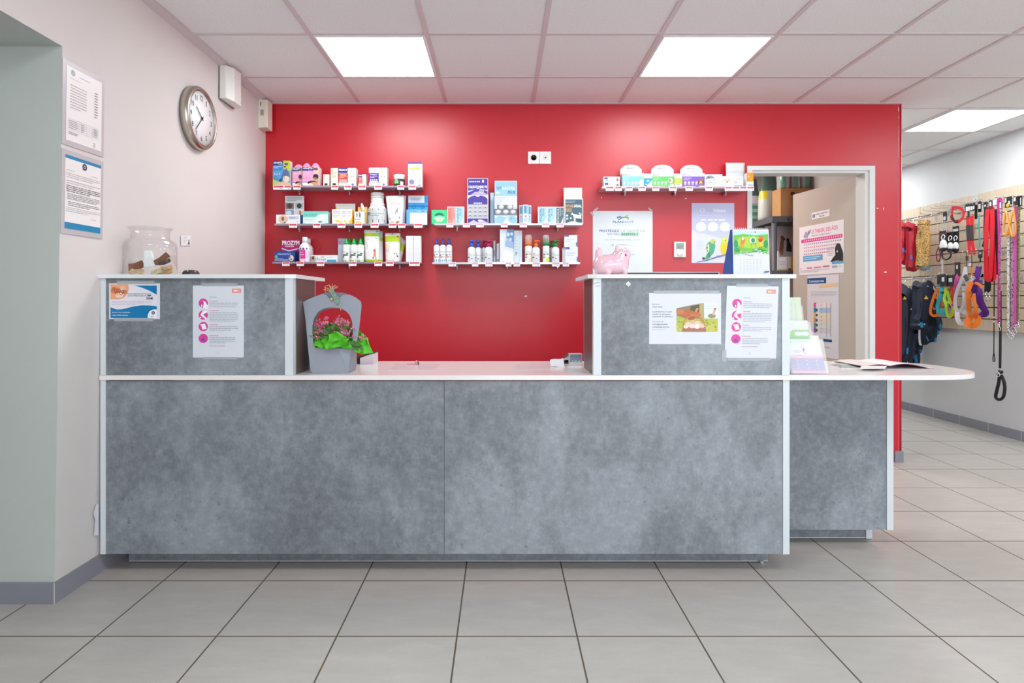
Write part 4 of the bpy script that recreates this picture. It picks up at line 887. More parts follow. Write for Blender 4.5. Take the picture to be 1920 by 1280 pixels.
# --- upper left shelf ---
carton('L1',511.7,543.7,301.3,'#5aa7d8',[('r',0,.62,.6,.83,'#3f8fd0'),('r',0,.83,.6,1,NV),('t','ADAPTIL',.03,.885,.57,.955,'#ffffff',.03),('t','Calm',.34,.84,.56,.875,'#dfe4f8',.02),('r',.6,.62,1,1,'#c3d82e'),('p',[(.66,.9),(.78,.93),(.9,.9),(.88,.84),(.78,.8),(.68,.84)],'#6a5aa8'),
    ('l',.05,.7,.55,.8,2,'#cfe4f5'),('p',[(.4,.25),(.56,.5),(.66,.72),(.8,.72),(.95,.5),(1,.25)],'#5c6f9a'),('e',.7,.72,.07,.07,'#d9ab90'),('e',.7,.77,.07,.03,'#4a3a34'),('p',[(0,0),(0,.3),(.3,.2),(1,.15),(1,0)],'#b9d070'),('e',.78,.3,.2,.12,'#ecdcc6'),('e',.65,.33,.06,.08,'#d8bf9f'),('p',[(.05,.02),(.3,.15),(.7,.2),(1,.15),(1,.02)],'#e8c4a8'),('o',.17,.33,.11,.02,'#2a2a30'),('e',.44,.25,.09,.05,'#30406a'),('r',.08,.47,.14,.51,W),('r',.22,.47,.28,.51,W),('r',.36,.47,.42,.51,W)],
    "tall blue and green box with a man and dog at the left shelf end",'tall blue box',d=.05,side='#e4e0d6')
def pinkbox(x0,x1,yt,Y,d,label,desc,card):
    return carton('L1',x0,x1,yt,PINKB,[('r',0,0,1,.2,'#f4f0f0'),('r',0,.8,.68 if x1-x0>25 else .95,.98,NV),('t','ADAPTIL',.04,.88,.65 if x1-x0>25 else .92,.96,'#ffffff',.03),('t','Junior',.35,.815,.6,.855,'#cfd2f0',.01),('l',.06,.6,.55,.7,2,'#f7d3e6'),('e',.85,.78,.16,.14,'#e8c9b0'),('e',.82,.88,.14,.06,'#6a5044'),('r',.68,.0,1,.5,'#c9a793') if x1-x0>25 else ('r',.7,.1,1,.3,'#c9a793'),('e',.82,.5,.17,.13,'#3b2f2d'),('e',.8,.42,.08,.06,'#a8704a'),('e',.6,.2,.3,.09,'#3f3431'),('e',.72,.16,.2,.07,'#d9a679'),('e',.5,.13,.1,.05,'#ead9cc'),('r',.08,.4,.12,.45,'#b04a8a'),('r',.24,.4,.28,.45,'#b04a8a'),('r',.4,.4,.44,.45,'#b04a8a'),('l',.05,.18,.3,.26,1,'#6a6a8a')],
        label,desc,d=d,side='#e9e0df',Y=Y,card=card)
pinkbox(548.3,566,314,4.10,.06,'small pink and navy box with a wavy top left of the wider pink one','small pink box',(550,570,308,345,'#f2a6cf',None,wave(1)))
pinkbox(567,597.5,312.5,4.085,.07,'wider pink and navy box with a wavy pink card and child and dog photo','wider pink box',(567,600,305.5,345,'#f2a6cf',None,wave(2)))
carton('L1',606,616.7,326.7,'#eee9df',[('r',.1,.05,.9,.3,'#d5dccb'),('e',.5,.2,.3,.09,'#3b4a35'),('r',.1,.5,.3,.95,'#b9d0a8'),('r',.12,.33,.88,.35,'#b4c0aa')],'short narrow cream box with a dark green mark on the top left shelf','short cream box',d=.035)
carton('L1',620.3,633.3,315,'#eee9df',[('e',.5,.14,.3,.06,'#3b4a35'),('r',.1,.5,.35,.95,'#b9d0a8'),('e',.6,.75,.25,.08,'#c9dbb5'),('e',.6,.55,.2,.05,'#d4b9a8')],'taller narrow cream box beside the red and purple cat box','taller cream box',d=.045)
def catbox(x0,x1,yt,panel,head,label,desc,d=.06):
    return carton('L1',x0,x1,yt,'#efe6da',[('r',0,.74,.52,1,head),('t','FELIWAY',.03,.84,.5,.95,'#ffffff' if head == NV else '#8d93a8',.03),('r',.0,.22,.54,.72,panel),('t','Happy' if panel != '#e5402e' else 'Classic',.08,.6,.45,.68,'#ffffff',.01),('l',.06,.46,.48,.58,2,'#f0c8c4'),('c',.1,.36,.04,W),('c',.21,.36,.04,W),('c',.32,.36,.04,W),('c',.43,.36,.04,W),('r',.04,.24,.5,.3,W if panel != '#e5402e' else '#f7b5a8'),
        ('e',.77,.5,.2,.16,'#e9ddcf'),('p',[(.6,.6),(.64,.76),(.72,.64)],'#dcc8b4'),('p',[(.82,.64),(.92,.76),(.95,.6)],'#dcc8b4'),('e',.71,.53,.03,.025,'#5a5040'),('e',.84,.53,.03,.025,'#5a5040'),('e',.77,.45,.02,.02,'#c58a80'),('p',[(.72,.14),(.8,.19),(.9,.14),(.81,.06)],'#7a68ad'),('e',.8,.85,.12,.09,'#e4bda6') if head != NV else ('r',.65,.86,.92,.9,'#c4bfc4'),('l',.56,.3,.95,.36,1,'#cbb9a8')],label,desc,d=d,side='#e6dccf')
catbox(634.7,667.5,315,'#e5402e',NV,'wide cat box with red panel and navy top on the upper left shelf','wide red cat box')
catbox(672,686,326.7,'#e5402e',NV,'small narrow cat box with red panel between two wide cat boxes','small red cat box')
catbox(691.7,726,314.5,'#4a38a0','#e9e6ea','wide cat box with purple panel and a cat face on the upper left shelf','purple cat box')
def jar(key, x0, x1, yt, label, desc, Y, lidf, lab, lidcol='#f3f3f1', z=None, yb=None, sq=None, neck=1.0, group=None, gold=False, name='supplement_tub'):
    z0 = SHELF[key][0]+.0004 if z is None else z; zt = PZ(yt,Y); c = (PX((x0+x1)/2,Y), Y, z0); r = (PX(x1,Y)-PX(x0,Y))/2; H = zt-z0; hl = H*lidf
    t = thing(name, label, 'tub', c, group)
    mb = MB(); mb.lathe(c, [(r*.95,0),(r,.004),(r,H-hl-.008 if neck == 1 else H-hl-.03),(r*neck*.97,H-hl-.001)], M('#f0f0ee', .3), 28)
    n = 16; 
    # wrap-around label band
    vs = []; zl0, zl1 = .10*H, (H-hl)*.82
    for i in range(n+1):
        a = -math.pi + math.pi*i/n; vs += [(c[0]+(r+.0006)*math.cos(a), c[1]+(r+.0006)*math.sin(a), z0+zl0), (c[0]+(r+.0006)*math.cos(a), c[1]+(r+.0006)*math.sin(a), z0+zl1)]
    mb.add(vs, [(2*i, 2*i+2, 2*i+3, 2*i+1) for i in range(n)], M(lab[0], .4), True)
    for (a0, a1, b0, b1, col) in lab[1]:
        vs = []; k = 5
        for i in range(k+1):
            a = -math.pi + math.pi*(a0+(a1-a0)*i/k); vs += [(c[0]+(r+.0012)*math.cos(a), c[1]+(r+.0012)*math.sin(a), z0+zl0+(zl1-zl0)*b0), (c[0]+(r+.0012)*math.cos(a), c[1]+(r+.0012)*math.sin(a), z0+zl0+(zl1-zl0)*b1)]
        mb.add(vs, [(2*i, 2*i+2, 2*i+3, 2*i+1) for i in range(k)], M(col, .4), True)
    mb.build('tub', t)
    rl = r*neck*(1.03 if neck == 1 else 1.0); mb = MB(); mb.lathe((c[0],c[1],z0+H-hl), [(rl*.97,0),(rl,.002),(rl,hl*.35),(rl*1.005,hl*.4),(rl,hl*.45),(rl,hl-.003),(rl*.93,hl),(0,hl)], [M(lidcol,.35)]*2+[M('#c9a94e',.3,metal=.6) if gold else M(lidcol,.35)]*2+[M(lidcol,.35)]*3, 28); mb.build('lid', t)
    if z is None and yb is None: it(key, x0, x1, desc)
    return t
jar('L1',738.7,758.8,328,'small white tub with black and green label on the upper left shelf','small white tub',4.13,.22,('#2f3a3c',[(.2,.5,.3,.7,'#7fd06a'),(.25,.45,.75,.9,'#cfd8d4'),(.6,.8,.1,.6,'#e9e9e6')]))
carton('L1',765.3,791.7,304,'#efe9e0',[('r',0,.93,1,1,'#5a3f98'),('r',.05,.86,.95,.92,'#d9cfe6'),('r',.05,.68,.75,.79,'#f0c060'),('e',.72,.74,.06,.035,'#e08a3a'),('e',.5,.55,.35,.15,'#f3dfc4'),('l',.6,.5,.95,.58,2,'#b9b0bc'),('e',.25,.2,.18,.08,'#8d7fa8'),('o',.25,.2,.18,.03,'#6d5f90'),('r',.76,.05,.86,.4,'#b9b4c6'),('r',.72,.03,.9,.08,'#7a74a0'),('e',.5,.33,.12,.05,'#e2d2c0')],'tall cream box with purple top at the right end of the upper left shelf','tall cream box',d=.05,side='#e2dbd2')
# --- middle left shelf ---
carton('L2',517.8,562.5,402.5,'#f0eff0',[('e',.3,.55,.2,.42,'#e6c7aa'),('e',.28,.6,.06,.2,'#8a5a3a'),('r',.52,.55,.95,.85,'#c9ccd6'),('l',.55,.6,.92,.76,1,'#6a7390'),('e',.36,.22,.04,.08,'#4a7ab0'),('l',.1,.08,.6,.16,1,'#a9afbb'),('e',.9,.3,.03,.06,'#b0c050')],
    'low white display box with a face photo and a tall card of pet pictures','low white display box',d=.075,side='#5b8fd0',
    card=(534.5,570,367.3,403,'#dfe0e2',[('r',.02,.30,.47,.63,'#8a7a6c'),('r',.53,.30,.97,.63,'#b7b9bf'),('r',.02,0,.47,.27,'#7e9ab5'),('r',.53,0,.97,.27,'#d9cfc6'),('e',.25,.48,.15,.13,'#4a4440'),('e',.75,.48,.13,.13,'#3a3a42'),('e',.2,.12,.15,.1,'#d7dbe0'),('e',.8,.12,.06,.12,'#b56a4a'),('l',.12,.72,.88,.95,3,'#8f949e')],None))
carton('L2',568,615,396,'#dff0ec',[('p',[(0,.55),(.5,.55),(.62,.75),(.75,.8),(1,.8),(1,1),(0,1)],'#79d3c4'),('t','Clorexyderm',.05,.66,.55,.8,'#1f7a6e',.0),('l',.05,.3,.5,.45,2,'#b6cfcc'),('e',.05,.08,.02,.05,'#3f9a5a'),('r',.62,.17,.76,.26,'#5a6a6c'),('r',.88,.02,1,.14,'#5fc4c0'),('e',.8,.66,.1,.1,'#eaf7f4')],'wide turquoise and white box on the middle left shelf','turquoise box',d=.06,side='#9fd8cc')
for i, (a, b, l) in enumerate(((622.5,640,'left white and yellow box of the row of three under a header card'),(640.1,650,'middle white and yellow box of the row of three under a header card'),(650.1,660.3,'right yellow-sided box of the row of three under a header card'))):
    carton('L2',a,b,392.5,'#f1efe6',[('r',.08,.72,.92,.93,'#dcdde0'),('r',.15,.82,.85,.86,'#a9aeb8'),('l',.1,.45,.9,.65,2,'#c2c4c8'),('p',[(.3,0),(1,.55),(1,0)] if i == 2 else [(.6,.0),(1,.25),(1,0)] ,'#f2c026'),('r',.4,.18,.8,.3,'#eacb55'),('r',.05,.69,.95,.71,'#c4c4c0')],l,'yellow and white boxes' if i == 1 else None,d=.055,side='#efb91e' if i == 2 else None)
carton('L2',629,666,381.7,'#e9e8e4',[('p',[(0,0),(0,.95),(.25,.25),(.3,0)],'#f2c026'),('r',.28,.45,.72,.6,'#a9acb4'),('t','Clorexyderm',.3,.46,.7,.6,'#5f6672',.0),('e',.85,.4,.06,.12,'#c9cbd0')],'white and yellow header card standing behind the row of three boxes',None,cat='display card',name='display_card',Y=4.19,d=.006)
carton('L2',664.7,683.3,396.7,'#f1f0ea',[('e',.25,.75,.05,.2,'#5a5048'),('e',.5,.75,.05,.22,'#5a5048'),('e',.62,.72,.04,.2,'#8a8078'),('l',.1,.36,.85,.47,1,'#4a5260'),('e',.2,.15,.08,.06,'#f2a63a'),('e',.42,.15,.08,.06,'#d8b62a'),('e',.62,.13,.08,.06,'#a9c23a'),('l',.1,.22,.8,.32,1,'#b9bcc2')],'small white box with grey pencil-like marks on the middle left shelf','small white box',d=.05)
carton('L2',671,688.5,388,'#f2b92a',[('r',.1,.7,.9,.9,'#e8d9a8')],'yellow box standing behind the small white one','',Y=4.16,d=.05)
mb = MB(); a = P3(682,396,4.14); b_ = P3(678,381.5,4.135); mb.tube([a, a+(b_-a)*.6, a+(b_-a)*.8, b_], [.011,.011,.008,.006], M('#efeae2', .4), 12); tag(mb.build('cream_tube'), 'white tube leaning on the yellow box on the middle left shelf', 'tube')
tb = ('#c9cbcb',[(0,1,.0,.22,'#5f6a63'),(0,.9,.16,.28,'#a8b0a8'),(.1,.85,.32,.42,'#aeb3b8'),(.12,.6,.47,.53,'#8f969c'),(.0,1,.86,.98,'#8c9092'),(.05,.3,.55,.75,'#6f767c'),(.3,.8,.6,.66,'#a2a7ac')])
jar('L2',690,725.8,381.7,'big white supplement tub with a grey label on the middle left shelf','big white tub',4.153,.1,tb,neck=.75)
zt_ = PZ(381.7,4.153)
jar('L2',695.8,719.7,362,'white jar with a gold band round its lid stacked on the big tub','',4.153,.5,('#ecebe8',[]),z=zt_+.0004,gold=True)
def pouch(key, c4, col, ops, label, desc, Y=YFR, name='treat_pouch', t_=.03, z=None, cat='pouch', group='bags on the red wall shelves'):
    """standing bag from four pixel corners (ll, lr, ur, ul): puffed below, flat seam above"""
    z0 = SHELF[key][0]+.0004 if z is None else z
    P = [P3(x, y, Y) for x, y in c4]; P[0].z = P[1].z = z0
    nu, nv = 8, 10; fr = []; bk = []
    for j in range(nv+1):
        v = j/nv
        for i in range(nu+1):
            u = i/nu; p = (P[0]*(1-u)+P[1]*u)*(1-v) + (P[3]*(1-u)+P[2]*u)*v
            b = t_*.5*(max(0, math.sin(math.pi*u))**.6)*(1-v)**.5*(.75+.25*math.sin(v*3)) + .0008
            fr.append(p + Vector((0, t_*.5-b, 0))); bk.append(p + Vector((0, t_*.5+b, 0)))
    q = nu+1; fs = [(j*q+i, j*q+i+1, (j+1)*q+i+1, (j+1)*q+i) for j in range(nv) for i in range(nu)]; n = len(fr)
    mb = MB(); m = M(col, .3)
    # colour bands follow the grid rows/columns so print lies in the bag's own skin
    def colour(i, j):
        u, v = (i+.5)/nu, (j+.5)/nv
        for (u0, v0, u1, v1, cc) in reversed(ops):
            if u0 <= u <= u1 and v0 <= v <= v1: return M(cc, .3)
        return m
    for k, f in enumerate(fs): pass
    mb.add(fr, [], m, True); 
    for k, f in enumerate(fs):
        mb.f.append(list(f)); mb.m.append(mb.mi(colour(k % nu, k // nu))); mb.s.append(True)
    mb.add(bk, [tuple(reversed(f)) for f in fs], m, True)
    ed = [i for i in range(q)] + [(j+1)*q-1 for j in range(1, nv+1)] + [nv*q+i for i in range(nu-1, -1, -1)] + [j*q for j in range(nv-1, 0, -1)]
    for a, b in zip(ed, ed[1:]+ed[:1]): mb.f.append([b, a, n+a, n+b]); mb.m.append(mb.mi(m)); mb.s.append(False)
    def surf(u, v):
        i = min(nu-1, int(u*nu)); j = min(nv-1, int(v*nv)); fu, fv = u*nu-i, v*nv-j
        a = fr[j*q+i]*(1-fu)+fr[j*q+i+1]*fu; b = fr[(j+1)*q+i]*(1-fu)+fr[(j+1)*q+i+1]*fu; return a*(1-fv)+b*fv - Vector((0,.0008,0))
    o = tag(mb.build(name), label, cat, group)
    if desc: it(key, min(c4[0][0],c4[3][0]), max(c4[1][0],c4[2][0]), desc)
    return o, surf
def stick(o, surf, ops):      # adds prints that follow the curved skin of a bag (same mesh, later in the build)
    mb = MB(); e = 0
    for op in ops:
        e += .00025
        if op[0] == 'e': pts = [surf(min(.999,max(0,op[1]+op[3]*math.cos(k*math.pi/8))), min(.999,max(0,op[2]+op[4]*math.sin(k*math.pi/8)))) - Vector((0,e,0)) for k in range(16)]; mb.add(pts, [tuple(range(16))], INK(op[5]))
        elif op[0] == 'p':
            pts = [surf(u, v) - Vector((0,e,0)) for u, v in op[1]]; mb.add(pts, [tuple(t) for t in tessellate_polygon([pts])], INK(op[2]))
        elif op[0] == 't':
            gv, gf, _ = glyphs(op[1], op[7] if len(op) > 7 else .012); a, b, c, d = op[2:6]; mb.add([surf(a+(c-a)*x, b+(d-b)*y) - Vector((0,e,0)) for x, y in gv], gf, INK(op[6]))
    me = o.data; base = len(me.vertices); org = ORG[o.name]
    import bmesh
    bm = bmesh.new(); bm.from_mesh(me); vs = [bm.verts.new(p-org) for p in mb.v]; off = len(me.materials)
    for m in mb.mats: me.materials.append(m)
    for f, k in zip(mb.f, mb.m):
        try: g = bm.faces.new([vs[i] for i in f]); g.material_index = off+k
        except ValueError: pass
    bm.to_mesh(me); bm.free()
pouch('L2',[(731,420),(758,420),(760.5,366),(727,366)],'#dfe2e8',[],'white bag standing behind the bag with a dog drawing',None,Y=4.15,t_=.04)
o, s_ = pouch('L2',[(728,420),(754.5,420),(755.8,365),(722,366)],'#f2f2f0',[],'white treat bag with red lettering and a dog drawing','white dog bag',t_=.05)
stick(o, s_, [('t','ROYAL CANIN',.26,.68,.82,.73,'#c0392b',.01),('p',[(.48,.76),(.52,.80),(.56,.76),(.6,.8),(.62,.755),(.46,.755)],'#d98880'),('p',[(.5,.4),(.56,.5),(.68,.56),(.7,.5),(.66,.38),(.63,.38),(.63,.45),(.57,.42),(.53,.36),(.5,.36)],'#8f9499'),('p',[(.66,.54),(.70,.6),(.76,.57),(.72,.54)],'#8f9499'),
    ('p',[(.12,.17),(.8,.2),(.8,.29),(.12,.26)],'#5b4a9c'),('t','PILL ASSIST',.16,.2,.7,.25,'#ffffff',.0),('e',.68,.1,.1,.035,'#a9754a'),('e',.58,.08,.07,.03,'#c08a58'),('e',.3,.1,.1,.03,'#b9bcc2')])
carton('L2',762,800.8,393,'#e9f0f6',[('r',0,0,.17,1,'#5ea6dc'),('r',.17,.78,1,1,'#7db9e6'),('l',.2,.84,.62,.95,1,'#4f86bd'),('l',.72,.84,.95,.95,1,'#2c68a8'),('l',.6,.5,.95,.68,2,'#cfd6dc'),('p',[(.17,0),(.25,.1),(.5,.2),(.75,.12),(.85,0)],'#ffffff')],'blue and white display box with a tall header at the end of the middle shelf','blue and white display box',d=.07,side='#7db9e6',
    card=(765.5,802.5,366.7,400,'#e4eaf0',[('r',0,0,1,.6,'#2f97d4'),('r',0,.36,1,.44,'#1b6fa8'),('o',.28,.36,.09,.03,'#1b5c90'),('o',.72,.36,.09,.03,'#1b5c90'),('r',0,0,.9,.2,'#b8d9ee'),('r',.82,.6,1,1,'#2f86c6'),('l',.12,.72,.62,.9,2,'#a9b3c0')],None))
# --- lower left shelf ---
carton('L3',515,552.5,471,'#2d4a94',[('p',[(0,0),(.3,.06),(1,.02),(1,0)],'#7a3a8f'),('r',0,.2,.7,.26,'#dfe6f6'),('r',.15,.7,.75,.86,'#3b5cc0'),('t','PROZYM',.16,.68,.8,.8,'#e9eefc',.0),('e',.08,.5,.07,.18,'#58c09a'),('e',.83,.4,.12,.26,'#e6ddd2'),('e',.76,.5,.04,.14,'#8f7a68'),('e',.83,.3,.04,.07,'#3a3230'),('l',.05,.32,.55,.42,1,'#8fa3d6'),('r',0,0,1,.1,'#8a3a90')],'navy dental box with a dog photo and a magenta header card behind','navy dental box',d=.075,side='#27407f',
    card=(528,562.5,447,486,'#c0156f',[('r',0,0,1,.42,'#2d4a94'),('p',[(0,.5),(.4,.38),(1,.52),(1,.56),(.4,.43),(0,.55)],'#f3f0f4'),('t','PROZYM',.03,.68,.97,.9,'#ffffff',.04),('l',.2,.57,.95,.67,1,'#f6d3e6',.6),('e',.15,.25,.08,.1,'#6fb0d8')],[(0,.0),(1,.0),(1,.9),(.9,1),(.1,.98),(0,.9)]))
def bottle(key, xc, w, yt, label, desc, Y, body, cap, capf, neckf=.35, marks=(), nozzle=None, group=None, z=None, name='bottle', cat='bottle', shoulder=.8, clear=None, flat=None):
    z0 = (SHELF[key][0] if z is None else z)+.0004; c = (PX(xc,Y), Y, z0); r = w/2*Y/F; H = PZ(yt,Y)-z0; hb = H*(1-capf)
    t = thing(name, label, cat, c, group); mb = MB()
    pr = [(r*.93,0),(r,.004),(r,hb*shoulder*.96),(r*.97,hb*shoulder),(r*.72,hb*(shoulder+1)/2),(r*neckf,hb*.96),(r*neckf,hb)]
    mb.lathe(c, pr, asM(body, rough=.3), 20, sq=flat)
    for (a0, a1, b0, b1, col) in marks:
        vs = []; k = 4
        for i in range(k+1):
            a = -math.pi + math.pi*(a0+(a1-a0)*i/k); ca, sa = math.cos(a), math.sin(a)
            if flat: q = (abs(ca)**flat+abs(sa)**flat)**(-1/flat); ca *= q; sa *= q
            for b in (b0, b1): vs.append((c[0]+(r+.0007)*ca, c[1]+(r+.0007)*sa, z0+hb*shoulder*.95*b))
        mb.add(vs, [(2*i, 2*i+2, 2*i+3, 2*i+1) for i in range(k)], M(col, .4), True)
    mb.build('body', t); mb = MB(); zc = z0+hb; ch = H-hb; cm = asM(cap, rough=.3)
    if nozzle == 'pump':
        mb.lathe((c[0],c[1],zc-.002), [(r*.55,0),(r*.55,ch*.45),(r*.3,ch*.5),(r*.3,ch*.72)], cm, 14); mb.lathe((c[0],c[1],zc+ch*.68), [(r*.5,0),(r*.55,ch*.08),(r*.5,ch*.3),(r*.3,ch*.32)], cm, 14); mb.tube([(c[0],c[1],zc+ch*.85),(c[0]+r*.6,c[1]-r*.3,zc+ch*.86),(c[0]+r*1.0,c[1]-r*.5,zc+ch*.74)], r*.16, cm, 8, n=3)
    elif nozzle == 'cone': mb.lathe((c[0],c[1],zc-.002), [(r*.62,0),(r*.62,ch*.22),(r*.5,ch*.3),(r*.3,ch*.8),(r*.22,ch+.002)], cm, 14)
    elif nozzle == 'screw': mb.lathe((c[0],c[1],zc-.002), [(r*neckf*1.25,0),(r*neckf*1.25,ch*.75),(r*neckf*1.1,ch),(0,ch)], cm, 16)
    elif nozzle == 'foam': mb.lathe((c[0],c[1],zc-.002), [(r*1.0,0),(r*1.0,ch*.2),(r*.6,ch*.3),(r*.5,ch*.7),(r*.2,ch*.75)], cm, 16)
    else: mb.lathe((c[0],c[1],zc-.002), [(r*.7,0),(r*.7,ch*.4),(r*.55,ch*.6),(r*.4,ch*.9),(0,ch)], cm, 14)
    cp_ = mb.build('cap', t)
    if clear:
        mb = MB(); mb.lathe((c[0],c[1],zc+ch*.2), [(r*.97,0),(r*.97,ch*.62),(r*.8,ch*.78),(0,ch*.8)], M('#ffffff', .05, alpha=.3), 16); mb.build('clear_cap', cp_)
    if desc: it(key, xc-w/2, xc+w/2, desc)
    return t
pkm = [(.12,.62,.25,.85,'#e83e9b'),(.12,.9,.86,.98,'#3f4a6a'),(.2,.55,.5,.54,'#f7d0e6'),(.2,.5,.66,.69,'#f7d0e6'),(.3,.62,.0,.22,'#efe3ee'),(.12,.6,.04,.16,'#e83e9b'),(.64,.9,.3,.8,'#e6d3de')]
bottle('L3',577.5,18.5,446.5,'white and pink bottle half hidden behind the front one beside the dental box',None,4.192,'#f2f2f2','#f3f3f3',.2,.42,pkm,'screw','white and pink bottles',shoulder=.76,flat=3)
bottle('L3',571.8,19.5,444,'front white and pink bottle beside the navy dental box','pink bottle',4.112,'#f2f2f2','#f3f3f3',.2,.42,pkm,'screw','white and pink bottles',shoulder=.76,flat=3)
carton('L3',584.5,632.3,478,'#f0f0ee',[('e',.07,.5,.09,.4,'#b49a80'),('e',.05,.6,.04,.2,'#4a4038'),('t','Bucogel',.22,.2,.55,.62,'#2f7fae',.0),('r',.36,.68,.48,.78,'#8a949c'),('r',.6,.1,.97,.38,'#2fa3cc'),('l',.62,.6,.97,.82,1,'#c2c9ce'),('p',[(.14,.1),(.22,.9),(.24,.9),(.17,.1)],'#b9d0dc')],'flat white box with blue lettering lying on the lower left shelf','flat white box',d=.05)
carton('L3',634,647.5,447,'#cdd6ea',[('r',.0,.75,1,1,'#aeb9dc'),('e',.3,.83,.2,.08,'#d08aa0'),('l',.1,.3,.9,.6,4,'#b4bdd2')],'pale blue box at the left of the green-capped bottles','pale blue box',Y=4.165,d=.05)
gm = [(.05,.95,.02,.16,'#8fd35a'),(.1,.9,.18,.24,'#d9ead0'),(.25,.7,.42,.5,'#3a3f3c'),(.2,.35,.3,.4,'#4a4f4a'),(.55,.75,.52,.6,'#5a5f5a'),(.2,.8,.62,.68,'#c9d4cc'),(.15,.6,.09,.12,'#4f8f2a')]
for i, (x, lab) in enumerate(((649.5,'left bottle of the front row with bright green caps'),(663.5,'middle bottle of the front row with bright green caps'),(675.8,'right bottle of the front row with bright green caps'))):
    bottle('L3',x,13.4,447,lab,'green-capped bottles' if i == 1 else None,4.115,'#f1f2f0','#27b24a',.22,.4,gm,'cone','bottles with bright green caps',shoulder=.9)
for x, lab in ((655.5,'left bottle of the back row with bright green caps'),(667.5,'middle bottle of the back row with bright green caps'),(679,'right bottle of the back row with bright green caps')):
    bottle('L3',x,13.4,446.5,lab,None,4.172,'#f1f2f0','#27b24a',.22,.4,gm,'cone','bottles with bright green caps',shoulder=.9)
LM = '#b9d52a'
pouch('L3',[(688,489),(717,489),(716.5,433),(690,431)],'#e9ece6',[(0,.72,1,.85,LM),(0,.0,1,.1,LM),(0,.85,1,1,'#bfe0e0')],'lime and white chew bag behind the tall front one',None,Y=4.15,t_=.04)
o, s_ = pouch('L3',[(683.5,489),(709.5,489),(710.5,430),(681,430)],'#eef0ec',[(0,.8,1,.9,LM),(0,.0,1,.1,LM)],'tall lime and white chew bag with an orange dog figure','tall lime bag',t_=.05)
stick(o, s_, [('e',.12,.52,.12,.12,'#d8d0c6'),('p',[(.6,.12),(.66,.3),(.62,.4),(.74,.42),(.8,.36),(.78,.25),(.84,.12),(.78,.1),(.72,.22),(.66,.1)],'#e07a5a'),('e',.7,.38,.08,.035,'#d05a48'),('p',[(.05,.1),(.6,.13),(.6,.18),(.05,.15)],'#2f9aa8'),('e',.85,.95,.1,.03,'#57b3c4'),('p',[(.2,.7),(.85,.73),(.85,.75),(.2,.72)],'#8fa7bd'),('p',[(.45,.64),(.9,.66),(.9,.67),(.45,.65)],'#a9b6c4'),('e',.78,.5,.06,.02,'#ffffff')])
pouch('L3',[(743,489),(751,489),(760.5,452),(749,441)],'#dcd9d4',[(0,.55,1,.75,LM)],'chew bag leaning behind the bag with the red label',None,Y=4.16,t_=.03)
o, s_ = pouch('L3',[(722,489),(748.5,489),(749.5,436),(720.5,436)],'#efeeea',[(0,.7,1,.88,LM)],'lime and white chew bag with a red label next to the white boxes','lime and red bag',t_=.05)
stick(o, s_, [('e',.16,.5,.15,.13,'#d3c0aa'),('e',.2,.52,.1,.1,'#e4d8ca'),('p',[(.08,.08),(.66,.12),(.66,.17),(.08,.14)],'#d83a30'),('p',[(.0,.03),(.6,.05),(.6,.1),(.0,.07)],'#e9c23a'),('p',[(.25,.64),(.9,.66),(.9,.68),(.25,.66)],'#c4807a'),('e',.85,.88,.07,.03,'#c0392b'),('e',.66,.3,.03,.03,'#5a504a'),('e',.8,.3,.03,.03,'#5a504a'),('e',.85,.22,.05,.03,'#5a504a'),('p',[(.4,.96),(.5,.985),(.6,.96)],'#3a3a3a')])
for x0, x1, l in ((761.3,775,'left one of the two plain white upright boxes at the shelf end'),(775.6,789.2,'right one of the two plain white upright boxes at the shelf end')):
    carton('L3',x0,x1,442,'#e9e9ec',[('l',.1,.05,.9,.4,6,'#dcdde2',.3),('o',.5,.5,.22,.04,'#cfd0d6'),('l',.1,.6,.9,.7,2,'#dcdde2',.3)],l,'plain white boxes' if x0 < 770 else None,d=.045)
# --- upper centre shelf ---
carton('M2',809.2,838,393.5,'#3fcf8a',[('p',[(.18,.62),(.3,.75),(.5,.8),(.7,.75),(.85,.62),(.7,.6),(.5,.66),(.32,.6)],'#1f6f4e'),('e',.5,.42,.36,.12,'#bfe9d0'),('r',.3,.16,.7,.42,'#cdbf9a'),('e',.35,.3,.05,.12,'#efe6cc'),('e',.5,.3,.05,.12,'#e4d3a8'),('e',.65,.3,.05,.12,'#efe6cc'),('p',[(.0,.0),(1,.0),(1,.08),(0,.08)],'#35c07f')],'green box with a cut-out window at the left end of the centre shelf','green box',d=.05,side='#35bd7c')
carton('M2',838.7,870.3,387.3,'#eef2f4',[('r',.03,.02,.49,.96,'#f08f86'),('r',.52,.02,.97,.96,'#a9d3e6'),('t','DIGEST',.08,.3,.2,.9,'#e9534a',.02,90),('t','VETGASTRIL PLUS',.57,.08,.68,.9,'#3f6f92',.01,90),('t','PLUS',.72,.5,.82,.88,'#5f8fae',.01,90),('p',[(.3,.05),(.45,.4),(.4,.05)],'#fbd5cf'),('p',[(.75,.05),(.95,.35),(.92,.05)],'#e4f2f8'),('e',.42,.85,.03,.04,W),('e',.42,.7,.03,.04,W)],'square box half salmon and half light blue on the upper centre shelf','salmon and blue box',d=.05)
def display(key, x0, x1, yt, yh, col, edge, bops, hops, label, desc, d=.085, Y=4.085, ol=None):
    return carton(key, x0, x1, yh, col, bops, label, desc, cat='display box', name='counter_display', Y=Y, d=d, side=edge, card=(x0+.6, x1-.4, yt, yh+6, col, hops, ol), group='tall counter displays on the centre shelf')
PU = '#4b3d9e'
BL_ = lambda u, v: [('r',u,v,u+.2,v+.1,'#a9abb4'),('e',u+.1,v+.06,.08,.035,'#e6e7ec'),('e',u+.1,v+.05,.06,.02,'#7f828c')]
